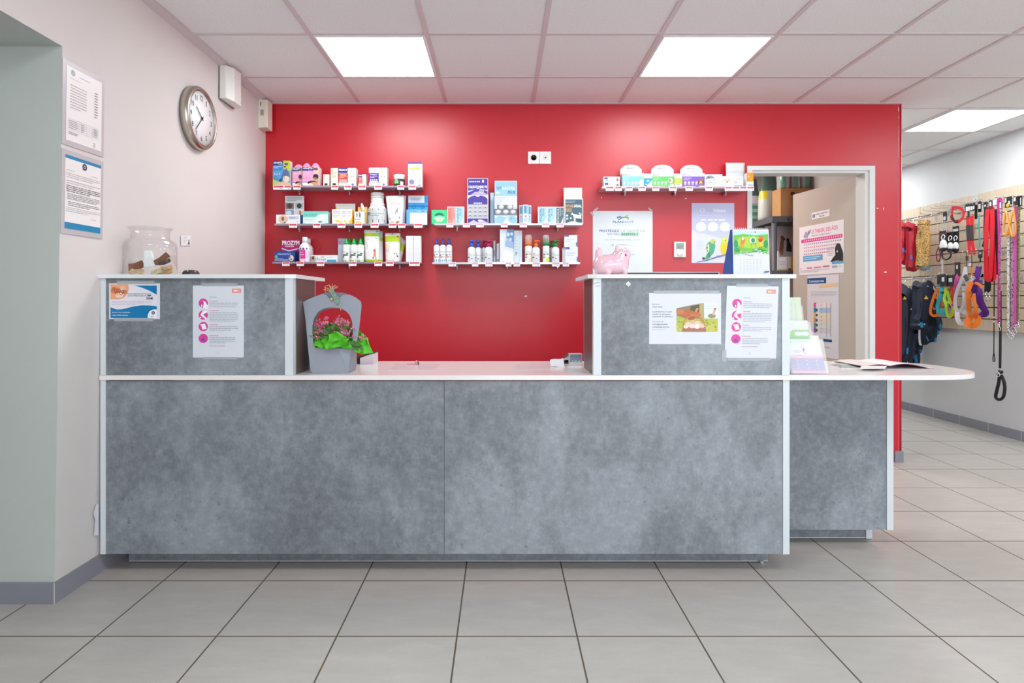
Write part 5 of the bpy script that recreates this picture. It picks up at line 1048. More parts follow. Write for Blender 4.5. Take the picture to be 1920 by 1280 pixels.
b = [('p',[(.04,.68),(.04,.88),(.18,.96),(.38,.99),(.45,.95),(.55,.95),(.62,.99),(.82,.96),(.96,.88),(.96,.68)],'#53419f'),('t','●●●●●',.3,.7,.7,.75,'#e9e6f6'),('r',.03,.19,.97,.67,'#c9cad2')]
for j in range(3):
    for i in range(4): b += BL_(.04+.24*i, .53-.14*j)
b += [('r',.03,.02,.97,.19,PU),('p',[(.05,.03),(.3,.15),(.5,.06),(.7,.16),(.95,.05),(.95,.03)],'#c8bfe4'),('e',.6,.12,.1,.04,'#e9e4f4')]
display('M2',876,915.4,365.5,334,PU,'#e4e2ea',b,[],'','') if False else None
display('M2',876,915.6,334,366,'#dcdde6','#d9d8e4',b,[('r',.03,.0,.97,.97,PU),('t','CALMATONINE VR',.05,.5,.95,.64,'#ffffff',.03),('c',.12,.83,.035,W),('c',.21,.83,.035,W),('c',.3,.83,.035,W),('c',.39,.83,.035,W),('c',.48,.83,.035,W),('c',.57,.83,.035,W),('r',.7,.78,.8,.92,'#dcd6ee'),('p',[(.04,.1),(.35,.32),(.7,.36),(.97,.2),(.97,.05),(.6,.15),(.3,.12),(.04,.02)],'#b7addc'),('p',[(.04,.3),(.5,.5),(.97,.36),(.97,.42),(.5,.47),(.04,.38)],'#d9d2ee'),('o',.68,.36,.11,.03,'#d6d2de'),('c',.68,.36,.07,'#a89fd0')],'tall purple counter display with blister packs on the upper centre shelf','purple display')
carton('M2',919.2,926,361,'#9cc6df',[('r',.1,.02,.9,.98,'#a9d0e6')],'slim light blue box standing left of the tall blue display','',d=.05,Y=4.13)
b = [('r',.02,.33,.98,.98,'#d3d6db'),('p',[(.2,.7),(.5,.95),(.95,.98),(.98,.6)],'#eceef0'),('p',[(.12,.54),(.82,.54),(.82,.68),(.12,.68)],'#75797e'),('r',.0,.32,1,.54,'#7f8388'),('r',.02,.01,.98,.32,'#9fcbe4'),('p',[(.02,.2),(.2,.3),(.5,.24),(.8,.31),(.98,.22),(.98,.3),(.5,.3),(.02,.3)],'#d9ecf6'),('p',[(.38,.02),(.48,.18),(.62,.25),(.6,.12),(.75,.02)],'#e9f4fa'),('o',.73,.19,.05,.015,'#5c9cc0')]
for u, v in ((.17,.44),(.5,.44),(.82,.44),(.3,.61),(.68,.61)): b += [('e',u,v,.12,.075,'#c9ccd0'),('e',u+.02,v+.02,.08,.04,'#f3f4f5')]
display('M2',927,969.7,339,367.5,'#eaeef2','#cfdbe4',b,[('r',.02,.0,.98,.97,'#9ccbe5'),('t','VET',.07,.52,.32,.68,'#4f7f9c',.02),('t','GASTRIL',.33,.52,.93,.68,'#e9f4fa',.02),('t','PLUS',.6,.3,.92,.46,'#3f6f90',.03),('e',.14,.36,.07,.06,'#e9f4fa'),('l',.05,.05,.4,.14,1,'#d5e9f4'),('c',.88,.86,.04,'#d5b8d8')],'tall light blue counter display with silver blisters on the upper centre shelf','light blue display')
for x0, x1, yt, Y, l, d_ in ((973.6,980.8,384.7,4.12,'left narrow blue box of the three between the displays and the white boxes',None),(981,990.3,383.5,4.10,'middle narrow blue box of the trio on the upper centre shelf','narrow blue boxes'),(990.5,996.2,385,4.12,'right narrow pale box of the trio on the upper centre shelf',None)):
    carton('M2',x0,x1,yt,'#dfe9f0',[('r',.1,.55,.9,.95,'#8fbfd6'),('r',.2,.15,.8,.35,'#bcd3e0'),('e',.5,.42,.2,.05,'#e08aa0'),('r',.3,.58,.55,.92,'#5f8fa8')],l,d_,Y=Y,d=.05)
for x0, x1, c, k, l in ((1009,1024.6,'#a9d3e6','#3f6f92','left light blue upright box beside the dark teal one'),(1024.8,1041.4,'#b7dbea','#3f6f92','right light blue upright box beside the dark teal one'),(1041.6,1057,'#5d7680','#e2e8ea','dark teal upright box left of the white dog box')):
    carton('M2',x0,x1,387.5,'#e6edf2',[('r',.1,.02,.95,.95,c),('t','VETGASTRIL' if x0 < 1040 else 'HYALORAL',.2,.1,.42,.9,k,.01,90),('t','PLUS' if x0 < 1040 else 'DOG',.5,.5,.68,.9,k,.0,90),('p',[(.6,.02),(.95,.4),(.95,.02)],'#e9f3f8'),('c',.82,.75,.05,W),('c',.82,.6,.05,W),('c',.35,.12,.06,'#e9f0f4')],l,'upright boxes' if 1020 < x0 < 1030 else None,d=.05)
carton('M2',1058.3,1093.2,372.5,'#eceae6',[('r',.05,.03,.96,.97,'#4f6b78'),('t','HYAL',.08,.66,.5,.77,'#f0b24a',.02),('t','ORAL',.5,.66,.92,.77,'#ffffff',.03),('r',.06,.48,.4,.63,'#a88c68'),('l',.08,.82,.6,.93,2,'#a9bac2'),('p',[(.33,.38),(.42,.46),(.5,.4),(.8,.36),(.92,.42),(.9,.3),(.92,.05),(.86,.05),(.84,.22),(.6,.24),(.58,.05),(.52,.05),(.5,.28),(.44,.37)],'#eef0f0'),('c',.14,.34,.06,'#dfe8ec'),('c',.15,.22,.06,'#c3d6de'),('c',.34,.24,.05,'#dfe8ec'),('c',.82,.43,.04,'#dfe8ec'),('e',.8,.14,.15,.09,'#3f5866'),('p',[(.05,.03),(.4,.12),(.96,.04),(.96,.03)],'#dfe6e8')],'white and slate box with a white dog silhouette at the right shelf end','slate dog box',d=.08,side='#e6e3de',
    card=(1057,1091.5,352,374,'#e4e2e0',[],None))
# --- lower centre shelf ---
mb = MB(); mb.box(PX(813,4.1), PX(856,4.1), 4.09, 4.19, SHELF['M3'][0]+.0003, SHELF['M3'][0]+.004, WHITE); tag(mb.build('display_tray'), 'flat white tray under the three blue-capped bottles', 'tray')
bm_ = [(.05,.95,.06,.2,'#2f8fb8'),(.2,.5,.3,.42,'#d9a887'),(.5,.8,.3,.42,'#c9cdd2'),(.15,.35,.46,.52,'#4a4a50'),(.5,.62,.5,.56,'#5a5a60'),(.2,.8,.66,.72,'#b4bac2')]
for x, l in ((818.8,'left of the three ear-care bottles with dark blue pointed caps'),(830.5,'middle of the three ear-care bottles with dark blue pointed caps'),(842.3,'right of the three ear-care bottles with dark blue pointed caps')):
    bottle('M3',x,11.4,446.7,l,'blue-capped bottles' if x == 830.5 else None,4.13,'#eef0f3','#2b3f9c',.24,.45,bm_,'cone','bottles with dark blue pointed caps',shoulder=.88,z=SHELF['M3'][0]+.004)
wm = [(.2,.8,.55,.6,'#c3c8ce'),(.15,.4,.66,.7,'#d3a0a4'),(.12,.35,.36,.46,'#6a6f76'),(.3,.85,.1,.3,'#d5d9dd'),(.45,.6,.3,.36,'#8a8f96')]
def pump(x, w, yt, Y, cap, label, desc): bottle('M3',x,w,yt,label,desc,Y,'#e9ebee',cap,.27,.4,wm,'pump','pump bottles on the lower centre shelf',shoulder=.86)
pump(884.3,14.5,450,4.115,'#2f62d8','front white pump bottle with a blue pump','blue pump bottles')
pump(896.5,14,450.5,4.15,'#2f62d8','rear white pump bottle with a blue pump',None)
pump(907.5,10,451,4.175,'#b5125e','white pump bottle with a magenta pump half hidden behind another',None)
pump(916.3,14.8,450,4.115,'#b5125e','front white pump bottle with a magenta pump','magenta pump bottles')
pouch('M3',[(923.5,489.5),(930,489.5),(929,450),(925,451)],'#b9bcc2',[(.2,.3,.8,.6,'#8a8d94')],'left silver foil sachet standing left of the tall silver box',None,Y=4.12,t_=.04,name='foil_sachet',cat='sachet')
pouch('M3',[(930.3,489.5),(937,489.5),(936.5,455),(931,456)],'#c3c6cb',[(.2,.1,.8,.2,'#7a7d84')],'right silver foil sachet touching the tall silver box','foil sachets',Y=4.12,t_=.04,name='foil_sachet',cat='sachet')
carton('M3',937.2,963.4,429.8,'#dfe5ec',[('p',[(.35,.5),(1,.42),(1,1),(.5,1)],'#9db7d8'),('p',[(.5,.75),(1,.6),(1,1),(.55,1)],'#6d93c4'),('t','Trizaderm',.08,.3,.25,.78,'#f7f9fb',.02,90),('p',[(.0,.02),(1,.02),(1,.3),(.3,.4)],'#f1f4f7'),('e',.6,.85,.12,.06,'#c9dcee'),('e',.75,.7,.1,.05,'#c3d8ec'),('e',.45,.7,.07,.04,'#b9d2ea'),('e',.85,.86,.09,.05,'#dfeaf5'),('l',.1,.03,.5,.06,1,'#9aa3ae')],'tall silver and blue box in the middle of the lower centre shelf','tall silver box',d=.06)
carton('M3',963.8,978.6,432,'#dbe6ee',[('r',.55,.05,.9,.98,'#c3d7e4'),('l',.1,.2,.5,.9,8,'#c3ccd4',.3),('e',.3,.3,.12,.05,'#8fb0a0')],'narrower pale blue box right of the tall silver one','pale box',d=.05,Y=4.11)
om = [(.2,.4,.5,.58,'#6a6f76'),(.5,.75,.52,.6,'#d9a07a'),(.2,.35,.33,.4,'#4a4f56'),(.55,.85,.05,.3,'#f0cfa0'),(.2,.7,.66,.72,'#c9ccd0')]
gm2 = [(.2,.4,.5,.58,'#6a6f76'),(.5,.75,.52,.6,'#8aa07a'),(.2,.35,.33,.4,'#4a4f56'),(.45,.85,.05,.35,'#c9dc6a'),(.2,.7,.66,.72,'#c9ccd0')]
bottle('M3',990.9,13.4,440,'foam bottle with an orange collar and a clear cap','orange foam bottle',4.12,'#efeeea','#f07a1e',.36,.5,om,'foam','foam bottles with clear caps',shoulder=.93,clear=True)
pump(1005,14.4,450,4.115,'#f2701a','white pump bottle with an orange pump','orange pump bottle')
bottle('M3',1023.8,12.6,440,'foam bottle with a green collar and a clear cap','green foam bottle',4.12,'#eff0ea','#1f8a43',.36,.5,gm2,'foam','foam bottles with clear caps',shoulder=.93,clear=True)
pump(1034,9,451,4.175,'#1f8a43','white pump bottle with a green pump half hidden at the back',None)
pump(1041.5,14.2,450,4.12,'#1f8a43','front white pump bottle with a green pump','green pump bottle')
bxo = [('r',.0,.86,.35,1,'#6a60b0'),('l',.1,.4,.8,.7,2,'#cfd4e0'),('r',.3,.05,.95,.35,'#dfe5f2'),('r',.9,.1,1,.4,'#7a78c0')]
carton('M3',1054.5,1061.5,464.5,'#e6ebf2',[('r',0,.9,1,1,'#b9c0dc')],'narrow white box at the left of the two stacked white boxes',None,Y=4.13,d=.05)
lo = carton('M3',1060,1083.4,463.2,'#e9eef4',bxo,'lower white and violet box of the stack at the right shelf end','stacked white boxes',d=.06,Y=4.10)
zt_ = PZ(463.2,4.10)
carton('M3',1058.2,1082.2,440.5,'#e9eef4',bxo,'upper white and violet box of the stack at the right shelf end','',d=.055,Y=4.102,z=zt_+.0004)
# --- right shelf ---
zl = SHELF['R1'][0]
carton('R1',1132,1162,341.3,'#d5d5d3',[('r',.06,.5,.28,.85,'#5a5590'),('l',.1,.15,.5,.35,1,'#9aa0aa'),('e',.85,.4,.08,.3,'#a89880'),('e',.88,.5,.04,.16,'#6a5a48')],'lower flat white box of the pair at the left end of the right shelf','flat white boxes',d=.06)
carton('R1',1131.5,1162,331,'#d5d5d3',[('r',.06,.5,.26,.85,'#5a5590'),('l',.12,.15,.5,.35,1,'#9aa0aa'),('e',.86,.4,.07,.3,'#8f7f68')],'upper flat white box of the pair at the left end of the right shelf','',d=.06,z=PZ(341.3,YFR)+.0004)
def archbox(x0, x1, yt, hx0, hx1, ht, col, lite, pic, label, desc):
    return carton('R1',x0,x1,yt,'#d5d4d2',[('r',0,0,1,.78,col),('r',.05,.83,.1,.93,'#5a8a80'),('t','plvenor' if False else 'elmeros',.13,.83,.36,.93,'#4a6a6a',.01),('l',.6,.86,.95,.92,1,'#c4cbd0'),('l',.05,.62,.5,.72,1,lite),('l',.05,.52,.4,.6,1,lite)] + [('c',.12+.17*i,.36,.06,lite) for i in range(4)] + [('r',.06+.17*i,.2,.17+.17*i,.24,lite) for i in range(4)] + [('r',.06,.07,.6,.11,lite)] + pic,
        label,desc,d=.075,side='#dddbd8',card=(hx0,hx1,ht,yt+4,'#d3d2d0',[('r',.32,.62,.38,.72,'#5a7a74'),('t','elmeros',.4,.62,.66,.72,'#5a6a6a',.01),('r',.03,.28,.97,.36,'#d5e6ec'),('l',.05,.18,.9,.26,1,'#b4c4cc')],ARCH))
archbox(1166.6,1207,324.3,1163,1203,308.5,'#7cc6dc','#c9e9f2',[('p',[(.62,0),(1,0),(1,.6),(.85,.55)],'#e9e0dc'),('e',.75,.18,.06,.07,'#d98a90'),('e',.88,.35,.1,.12,'#f0e6e0')],'arched white display with a light blue box front on the right shelf','light blue arched display')
carton('R1',1207.5,1222.4,325.6,'#eef2f4',[('r',0,0,1,.68,'#1f93d8'),('p',[(.3,.1),(1,.55),(1,.0)],'#f0f6fa'),('e',.5,.5,.2,.06,'#bfe4f6'),('l',.1,.8,.7,.88,1,'#7a9ab0'),('e',.3,.25,.12,.05,'#bfe4f6')],'narrow bright blue box between the light blue and green displays','bright blue box',d=.06)
archbox(1222.8,1263.2,324.7,1221,1263,308.8,'#5cb85c','#bfe6bb',[('e',.86,.5,.11,.17,'#e9dfd8'),('e',.82,.5,.05,.12,'#a8746a'),('e',.92,.5,.04,.1,'#c9a79a'),('p',[(.7,0),(1,0),(1,.3),(.8,.2)],'#eef4ea')],'arched white display with a green box front on the right shelf','green arched display')
carton('R1',1264.5,1279,325.6,'#f0f2e6',[('r',0,.05,1,.68,'#a8cf2e'),('r',.1,.05,.9,.32,'#e2ecd0'),('l',.15,.16,.85,.27,1,'#5a6ac0'),('l',.1,.8,.7,.88,1,'#8fa0a0'),('e',.4,.5,.2,.06,'#dcec9a')],'narrow lime green box between the green and purple displays','lime box',d=.06)
archbox(1280,1321,324.7,1275.5,1317,309,'#7a57b8','#cdbbe6',[('e',.83,.42,.13,.22,'#9a6a44'),('e',.83,.35,.08,.1,'#d9b48a'),('e',.73,.38,.04,.13,'#7a4a2c'),('e',.93,.38,.04,.13,'#7a4a2c'),('e',.83,.3,.03,.03,'#2a2020'),('p',[(.7,0),(.78,.14),(1,.14),(1,0)],'#f0ece8')],'arched white display with a purple box front and puppy on the right shelf','purple arched display')
carton('R1',1321.5,1354.5,326.6,'#d5d5d4',[('e',.3,.7,.25,.2,'#8f8f92'),('e',.22,.76,.08,.1,'#6f6f74'),('e',.48,.62,.1,.12,'#b4b4b6'),('e',.3,.6,.2,.08,'#cfcfd0'),('t','Fortiflora',.05,.34,.58,.46,'#7a858c',.0),('l',.05,.12,.7,.2,1,'#c2c6ca'),('r',.0,.0,1,.06,'#d9dde0')],'white box with a grey sleeping kitten photo on the right shelf','kitten box',d=.05)
pouch('R1',[(1363,351),(1396,351),(1398,304),(1362.5,304)],'#d2d4d5',[(0,.62,1,.72,'#c3cad2')],'white resealable bag standing behind the puppy box',None,Y=4.16,t_=.03)
carton('R1',1354.8,1394,330,'#d5d5d4',[('e',.22,.55,.2,.28,'#e9dccb'),('e',.14,.66,.07,.14,'#d3bfa6'),('e',.3,.66,.07,.14,'#d3bfa6'),('e',.22,.5,.04,.05,'#4a3a34'),('r',.55,.03,.95,.2,'#2a9fc8'),('l',.62,.7,.92,.82,1,'#b9bfc4'),('o',.62,.48,.05,.015,'#8a9298'),('l',.1,.08,.5,.18,1,'#a9d0de')],'white box with a cream puppy photo at the right end of the shelf','puppy box',d=.05)
carton('R1',1400.2,1412.8,323.8,'#eef0f4',[('r',0,.42,1,1,'#f08a1c'),('e',.3,.75,.2,.06,'#f8c070'),('e',.6,.58,.2,.05,'#f6b05a'),('r',.2,.1,.9,.25,'#a9bfe0'),('l',.2,.88,.8,.94,1,'#fad9a0')],'orange and white box at the very end of the right shelf by the door','orange box',d=.045)
# ---- price tags clipped on the shelf fronts ----
SN = {'L1':'upper left','L2':'middle left','L3':'lower left','M2':'upper centre','M3':'lower centre','R1':'right'}
TAGS = {'L1':[(512.2,532.5),(532.6,546),(549.5,563.5),(621,634),(645.5,659),(672,686),(702,716),(745,758),(766,780)],
 'L2':[(542,557),(587,601),(633,647.5),(664.5,679),(695,710),(729,743),(746.5,760),(776,792)],
 'L3':[(529,543),(556,570),(594,608),(654,668.5),(702,716.5),(723.5,738),(767,787)],
 'M2':[(837,850),(868,881),(893,907),(939,952),(974.5,988),(1016,1030),(1043.5,1057)],
 'M3':[(841,855),(885,897),(910,923.5),(948,959),(963,975),(998,1013),(1035,1049.5),(1055,1067)],
 'R1':[(1135.5,1151),(1153,1166),(1173,1186),(1197,1210.5),(1223,1236),(1254.5,1269),(1285.5,1299),(1322.5,1336.5),(1359,1372.5),(1373,1386.5),(1387,1400),(1400.5,1413.5)]}
seen = set()
for key, L_ in TAGS.items():
    z, sx0, sx1 = SHELF[key]; its = [i for i in ITEMS if i[2] == key]
    for n, (a, b) in enumerate(L_):
        pale = key[0] == 'M'; m = (a+b)/2; best = min(its, key=lambda i: abs((i[0]+i[1])/2-m))
        base = 'red-banded price tag on the %s shelf under the %s' % (SN[key], best[3]); lab = base; k = 0
        for alt in ('second ', 'third ', 'fourth '):
            if lab in seen: lab = alt + base
        seen.add(lab)
        X0, X1 = PX(a,SF-.004), PX(b,SF-.004); mb = MB(); mb.obox((X0,SF-.0035,z-.024), (X1-X0,0,0), (0,.0,.028), (0,-.0012,0), M('#eceef2' if pale else '#f3f1f2', .4))
        mb.box(X0, X1, SF-.0047, SF+.008, z+.0041, z+.0049, M('#eceef2' if pale else '#f3f1f2', .4)); mb.box(X0, X1, SF+.0012, SF+.008, z+.0002, z+.0049, M('#e3e3e8', .4))
        mb.prints((X0,SF-.0047,z-.024), (X1-X0,0,0), (0,0,.028), [('r',.06,.52,.94,.92,'#dfa3b4' if pale else '#cf3f58'),('l',.12,.62,.88,.82,1,'#f0d5dc' if pale else '#e58a98'),('l',.6,.16,.92,.36,1,'#8a8a92')], .0002)
        tag(mb.build('price_tag'), lab, 'price tag', 'price tags along the wall shelves')
# ================= things on the walls =================
def wallsheet(mb, c4, ops, e=.0003):   # prints on a sheet whose corners are given ll, lr, ul
    mb.prints(c4[0], c4[1]-c4[0], c4[2]-c4[0], ops, e)
# ---- posters on the red wall ----
def redposter(name, label, x0, x1, y0, y1, ops, pins=(), col=PAPER, cat='poster'):
    Y = YB-.0015; a, b = P3(x0,y1,Y), P3(x1,y0,Y); mb = MB(); mb.box(a.x, b.x, Y-.0006, Y, a.z, b.z, col); mb.prints((a.x,Y-.0006,a.z), (b.x-a.x,0,0), (0,0,b.z-a.z), ops, .0004)
    if not pins: return tag(mb.build(name), label, cat)
    t = thing(name, label, cat, ((a.x+b.x)/2, Y, a.z)); mb.build('paper', t)
    for (px, py, ang) in pins:
        m2 = MB(); p = P3(px,py,Y); q = Matrix.Rotation(ang, 3, 'Y'); m2.obox(p+q@Vector((-.018,-.0012,-.006)), q@Vector((.036,0,0)), q@Vector((0,0,.012)), (0,-.0003,0), M('#f0dfe0', .3, alpha=.5)); m2.build('clear_tape', t)
    return t
redposter('health_plan_poster', 'white poster asking to protect the health of your animal behind the pink bank', 1111.5, 1223.5, 395.5, 514, [
    ('r',0,0,1,1,'#e3e9ee'),('p',[(.40,.885),(.47,.895),(.5,.91),(.46,.9),(.43,.905)],'#4a6fb4'),('p',[(.41,.875),(.45,.90),(.48,.915),(.46,.925),(.42,.905),(.40,.915)],'#4f74b8'),
    ('p',[(.42,.86),(.48,.90),(.54,.912),(.6,.885),(.605,.87),(.54,.895),(.49,.885),(.43,.85)],'#4f86a8'),('p',[(.5,.895),(.55,.92),(.6,.90),(.605,.86),(.58,.88),(.54,.9)],'#7cba5e'),('c',.575,.925,.012,'#7cba5e'),
    ('t','PLAN',.335,.81,.505,.845,'#46508f',.012),('t','SANTÉ',.51,.81,.68,.855,'#8690b4',.0),('t','LA PRÉVENTION',.335,.775,.68,.79,'#b5c4a8',.0),
    ('t','PROTÉGEZ',.11,.665,.445,.715,'#5b669c',.014),('t','LA SANTÉ DE',.47,.665,.88,.715,'#a3aac2',.0),('t','VOTRE',.24,.615,.45,.652,'#8089b2',.004),('p',[(.46,.607),(.76,.607),(.77,.66),(.47,.66)],'#9fd4a4'),('t','ANIMAL ?',.475,.613,.755,.654,'#42708a',.0),
    ('t','AVEC UN PROGRAMME ANNUEL DE SOINS',.2,.535,.8,.552,'#98a4b4',.0),('o',.33,.46,.02,.007,'#6fae7c'),('l',.43,.465,.66,.485,1,'#9fb0ba'),('l',.43,.45,.74,.462,1,'#c4ced6'),('l',.6,.36,.72,.375,1,'#c4ced6'),('l',.58,.31,.72,.325,1,'#9aa6b4'),('l',.6,.295,.7,.305,1,'#c4ced6')],
    pins=((1117.5,392.5,-.6),(1110,401,1.0),(1219.5,393,.7)))
FEA = [('p',[(.36,.16),(.33,.24),(.37,.33),(.44,.37),(.53,.36),(.56,.28),(.52,.18),(.44,.1),(.36,.05),(.31,.07)],'#57b07c'),('p',[(.36,.16),(.34,.22),(.42,.18),(.44,.1),(.38,.08)],'#3f8f64'),('e',.5,.365,.07,.04,'#d6d86a'),('e',.5,.36,.055,.03,'#bfd07c'),('e',.535,.35,.012,.01,'#2a2a30'),('p',[(.36,.27),(.4,.33),(.42,.22),(.37,.15),(.345,.2)],'#dfe6c0'),
    ('p',[(.36,.25),(.375,.28),(.385,.25),(.375,.23)],'#3a3a36'),('p',[(.36,.2),(.37,.23),(.38,.2),(.37,.18)],'#3a3a36'),('e',.47,.22,.06,.08,'#4fae86'),
    ('e',.775,.25,.105,.14,'#e3d42f'),('e',.77,.38,.075,.055,'#d2df63'),('e',.77,.22,.09,.08,'#f0cf1e'),('e',.79,.37,.012,.01,'#3a3a30'),('e',.75,.4,.02,.02,'#e9e9b0'),('p',[(.76,.12),(.79,.0),(.8,.0),(.81,.12)],'#e4dc9a'),('e',.8,.095,.015,.014,'#2a2a2e'),
    ('p',[(.12,.01),(.35,.03),(.6,.085),(.95,.15),(.95,.175),(.6,.115),(.35,.055),(.12,.02)],'#7482b8'),('e',.28,.075,.035,.022,'#4a4a52'),('e',.45,.08,.02,.015,'#c3b0b4'),('e',.62,.115,.02,.015,'#8f7fae')]
redposter('bird_poster', 'lilac poster with two green and yellow budgerigars on a branch', 1296.7, 1376.7, 380.7, 492.8, [('r',0,0,1,1,'#c9ccea'),('p',[(.0,.0),(1,0),(1,.35),(0,.55)],'#dadcf0'),
    ('o',.25,.88,.05,.012,'#f2f3fb'),('t','Mois',.35,.88,.46,.9,'#aeb2d8',.0),('t','des',.41,.855,.48,.872,'#aeb2d8',.0),('t','Vétos',.5,.85,.8,.91,'#f4f5fc',.02),('l',.15,.79,.85,.805,1,'#dde0f4'),('r',.22,.705,.34,.735,'#e9ebf8'),('r',.38,.705,.5,.735,'#e9ebf8'),('r',.52,.705,.6,.735,'#e9ebf8'),('r',.63,.705,.78,.735,'#e9ebf8')] +
    [('c',.22+.28*i,.6,.12,'#e7e8f2') for i in range(3)] + [('c',.22+.28*i,.61,.08,'#f1f1f6') for i in range(3)] + [('l',.11+.28*i,.49,.33+.28*i,.54,2,'#b9bddd') for i in range(3)] + [('o',.19,.31,.1,.02,'#d3d6f0'),('c',.19,.31,.07,'#d3d6f0')] + FEA)
# sockets, thermostat
t = thing('wall_socket', 'white double wall socket plate high on the red wall above the shelves', 'socket', (PX(1011,YB), YB-.006, PZ(308,YB)))
for k, (a, b) in enumerate(((990,1011.2),(1011.8,1033))):
    mb = MB(); x0, x1, z0, z1 = PX(a,YB), PX(b,YB), PZ(307.5,YB), PZ(284.5,YB); mb.box(x0, x1, YB-.009, YB-.0005, z0, z1, M('#ececea', .3), top=None)
    cx, cz = (x0+x1)/2, (z0+z1)/2
    if k == 0: mb.lathe((cx,YB-.009,cz), [(.024,0),(.024,-.002),(.021,-.002),(.019,.0),(0,.0)], M('#d3d3d1', .3), 20, 'y'); mb.ball((cx-.008,YB-.0095,cz), .003,.001,.003, M('#555',.5) if False else M('#55555a',.5), 8, 5); mb.ball((cx+.008,YB-.0095,cz), .003,.001,.003, M('#55555a',.5), 8, 5); mb.ball((cx,YB-.0095,cz+.009), .003,.001,.003, M('#8a8a8a',.5), 8, 5)
    else: mb.box(cx-.018, cx+.018, YB-.0105, YB-.009, cz-.016, cz+.016, M('#e3e3e1', .3)); mb.box(cx-.006, cx+.006, YB-.0112, YB-.0105, cz-.006, cz+.006, M('#6a6a6e', .5))
    mb.build('socket_module', t, bevel=.002)
t = thing('thermostat', 'small white room thermostat with a grey screen on the red wall', 'thermostat', (PX(1275,YB), YB-.015, PZ(482,YB)))
mb = MB(); x0, x1, z0, z1 = PX(1264,YB-.02), PX(1286,YB-.02), PZ(482,YB-.02), PZ(453,YB-.02); mb.box(x0, x1, YB-.022, YB-.0005, z0, z1, M('#e6e4e0', .35)); mb.build('housing', t, bevel=.003)
mb = MB(); w, h = x1-x0, z1-z0; mb.prism([(x0+w*u, YB-.0226, z0+h*v) for u, v in ((.16,.48),(.3,.53),(.5,.5),(.7,.53),(.82,.48),(.82,.9),(.16,.9))], (0,.0006,0), M('#8fa096', .3)); mb.prints((x0,YB-.0228,z0), (w,0,0), (0,0,h), [('l',.3,.6,.7,.75,2,'#6f8078')], .0002); mb.build('screen', t)
mb = MB(); mb.lathe((x0+w*.48,YB-.022,z0+h*.27), [(w*.27,0),(w*.27,-.004),(w*.24,-.006),(0,-.006)], M('#efedea', .3), 20, 'y'); mb.build('dial', t)
# ---- left wall: framed documents, clock, siren box, detector, sticker ----
def LW(x, y, off=0.0):
    X = -1.645
    for _ in range(4):
        Y = X*F/(x-CX); X = wx(Y, PZ(y,Y)) + off
    return Vector((X, X*F/(x-CX), PZ(y, X*F/(x-CX))))
def docframe(label, cn, ops, frame_ops, sheet_):
    ll, lr, ur, ul = [LW(x, y, .003) for x, y in cn]; U, V = lr-ll, ul-ll; N = Vector((1,0,0))
    t = thing('document_frame', label, 'document frame', (ll+lr)/2, 'adhesive document frames on the left wall')
    mb = MB(); mb.obox(ll-N*.0025, U, V, N*.003, M('#c3bcc0', .35)); mb.prints(ll+N*.0008, U, V, frame_ops, .0001); mb.build('frame', t)
    a, b, c, d = sheet_; mb = MB(); o = ll+U*a+V*b+N*.0012; mb.obox(o, U*(c-a), V*(d-b), N*.0004, M('#efebe9', .4)); mb.prints(o+N*.0005, U*(c-a), V*(d-b), ops, .0002); mb.build('document', t)
tbl = [('r',.05,.30-.03*i,.9,.303-.03*i,'#b9b4b6') for i in range(6)] + [('r',x,.15,x+.004,.303,'#b9b4b6') for x in (.05,.33,.55,.72,.9)]
docframe('upper adhesive frame with a grey price table on the left wall', [(116,268.8),(194,295),(194.2,150.5),(117.6,108)], [('c',.17,.93,.06,'#b9bdc4'),('o',.17,.93,.04,.012,'#8f98a4'),('l',.35,.9,.8,.925,1,'#b3aeb2'),('l',.08,.84,.5,.86,1,'#c4bec0'),('l',.1,.44,.55,.78,9,'#aaa4a8',.3),('l',.78,.44,.88,.82,10,'#8f8a90',.4),('l',.07,.165,.3,.29,5,'#a39ea4',.35),('l',.4,.165,.5,.29,5,'#8f8a90',.4),('l',.76,.165,.87,.29,5,'#8f8a90',.4),('l',.06,.09,.32,.13,2,'#6f6a70',.4),('l',.76,.02,.82,.09,3,'#8f8a90',.4)] + tbl,
    [('l',.82,.012,.95,.02,1,'#e3dfe0')], (.08,.06,.93,.94))
docframe('lower adhesive frame with a letter between two blue bands on the left wall', [(114,436.5),(192,448),(194,303.5),(116,277)], [('r',0,.955,1,1,'#1f86b4'),('r',0,.0,1,.085,'#1f86b4'),('c',.52,.9,.065,'#2c3f5c'),('o',.52,.9,.03,.012,'#cfd6dc'),('l',.45,.85,.6,.865,1,'#7b8794'),('l',.03,.79,.28,.81,1,'#c4bec0'),('l',.7,.79,.97,.81,1,'#c4bec0'),('l',.03,.69,.97,.77,3,'#b5afb2',.3),('l',.03,.61,.97,.67,2,'#b5afb2',.3),('l',.03,.50,.98,.60,4,'#77727a',.42),('l',.05,.40,.96,.49,4,'#8f8a90',.36),('l',.08,.31,.95,.38,3,'#8f8a90',.36),('l',.03,.23,.97,.3,3,'#c4bec0',.3),('l',.7,.17,.9,.185,1,'#c4bec0')],
    [('l',.85,.012,.96,.022,1,'#e3dfe0')], (.07,.065,.93,.94))
ck = Vector((wx(3.25,2.1), 3.25, 2.097)); R_ = .166
t = thing('wall_clock', 'round wall clock with a brushed steel rim on the left wall', 'wall clock', (ck.x, ck.y, ck.z-R_))
mb = MB(); mb.lathe(ck+Vector((.002,0,0)), [(R_*.97,0),(R_,.003),(R_,.028),(R_*.985,.034),(R_*.95,.042),(R_*.9,.045),(R_*.862,.043),(R_*.862,.026)], M('#bcb6a8', .28, 1.0), 48, 'x'); mb.build('rim', t)
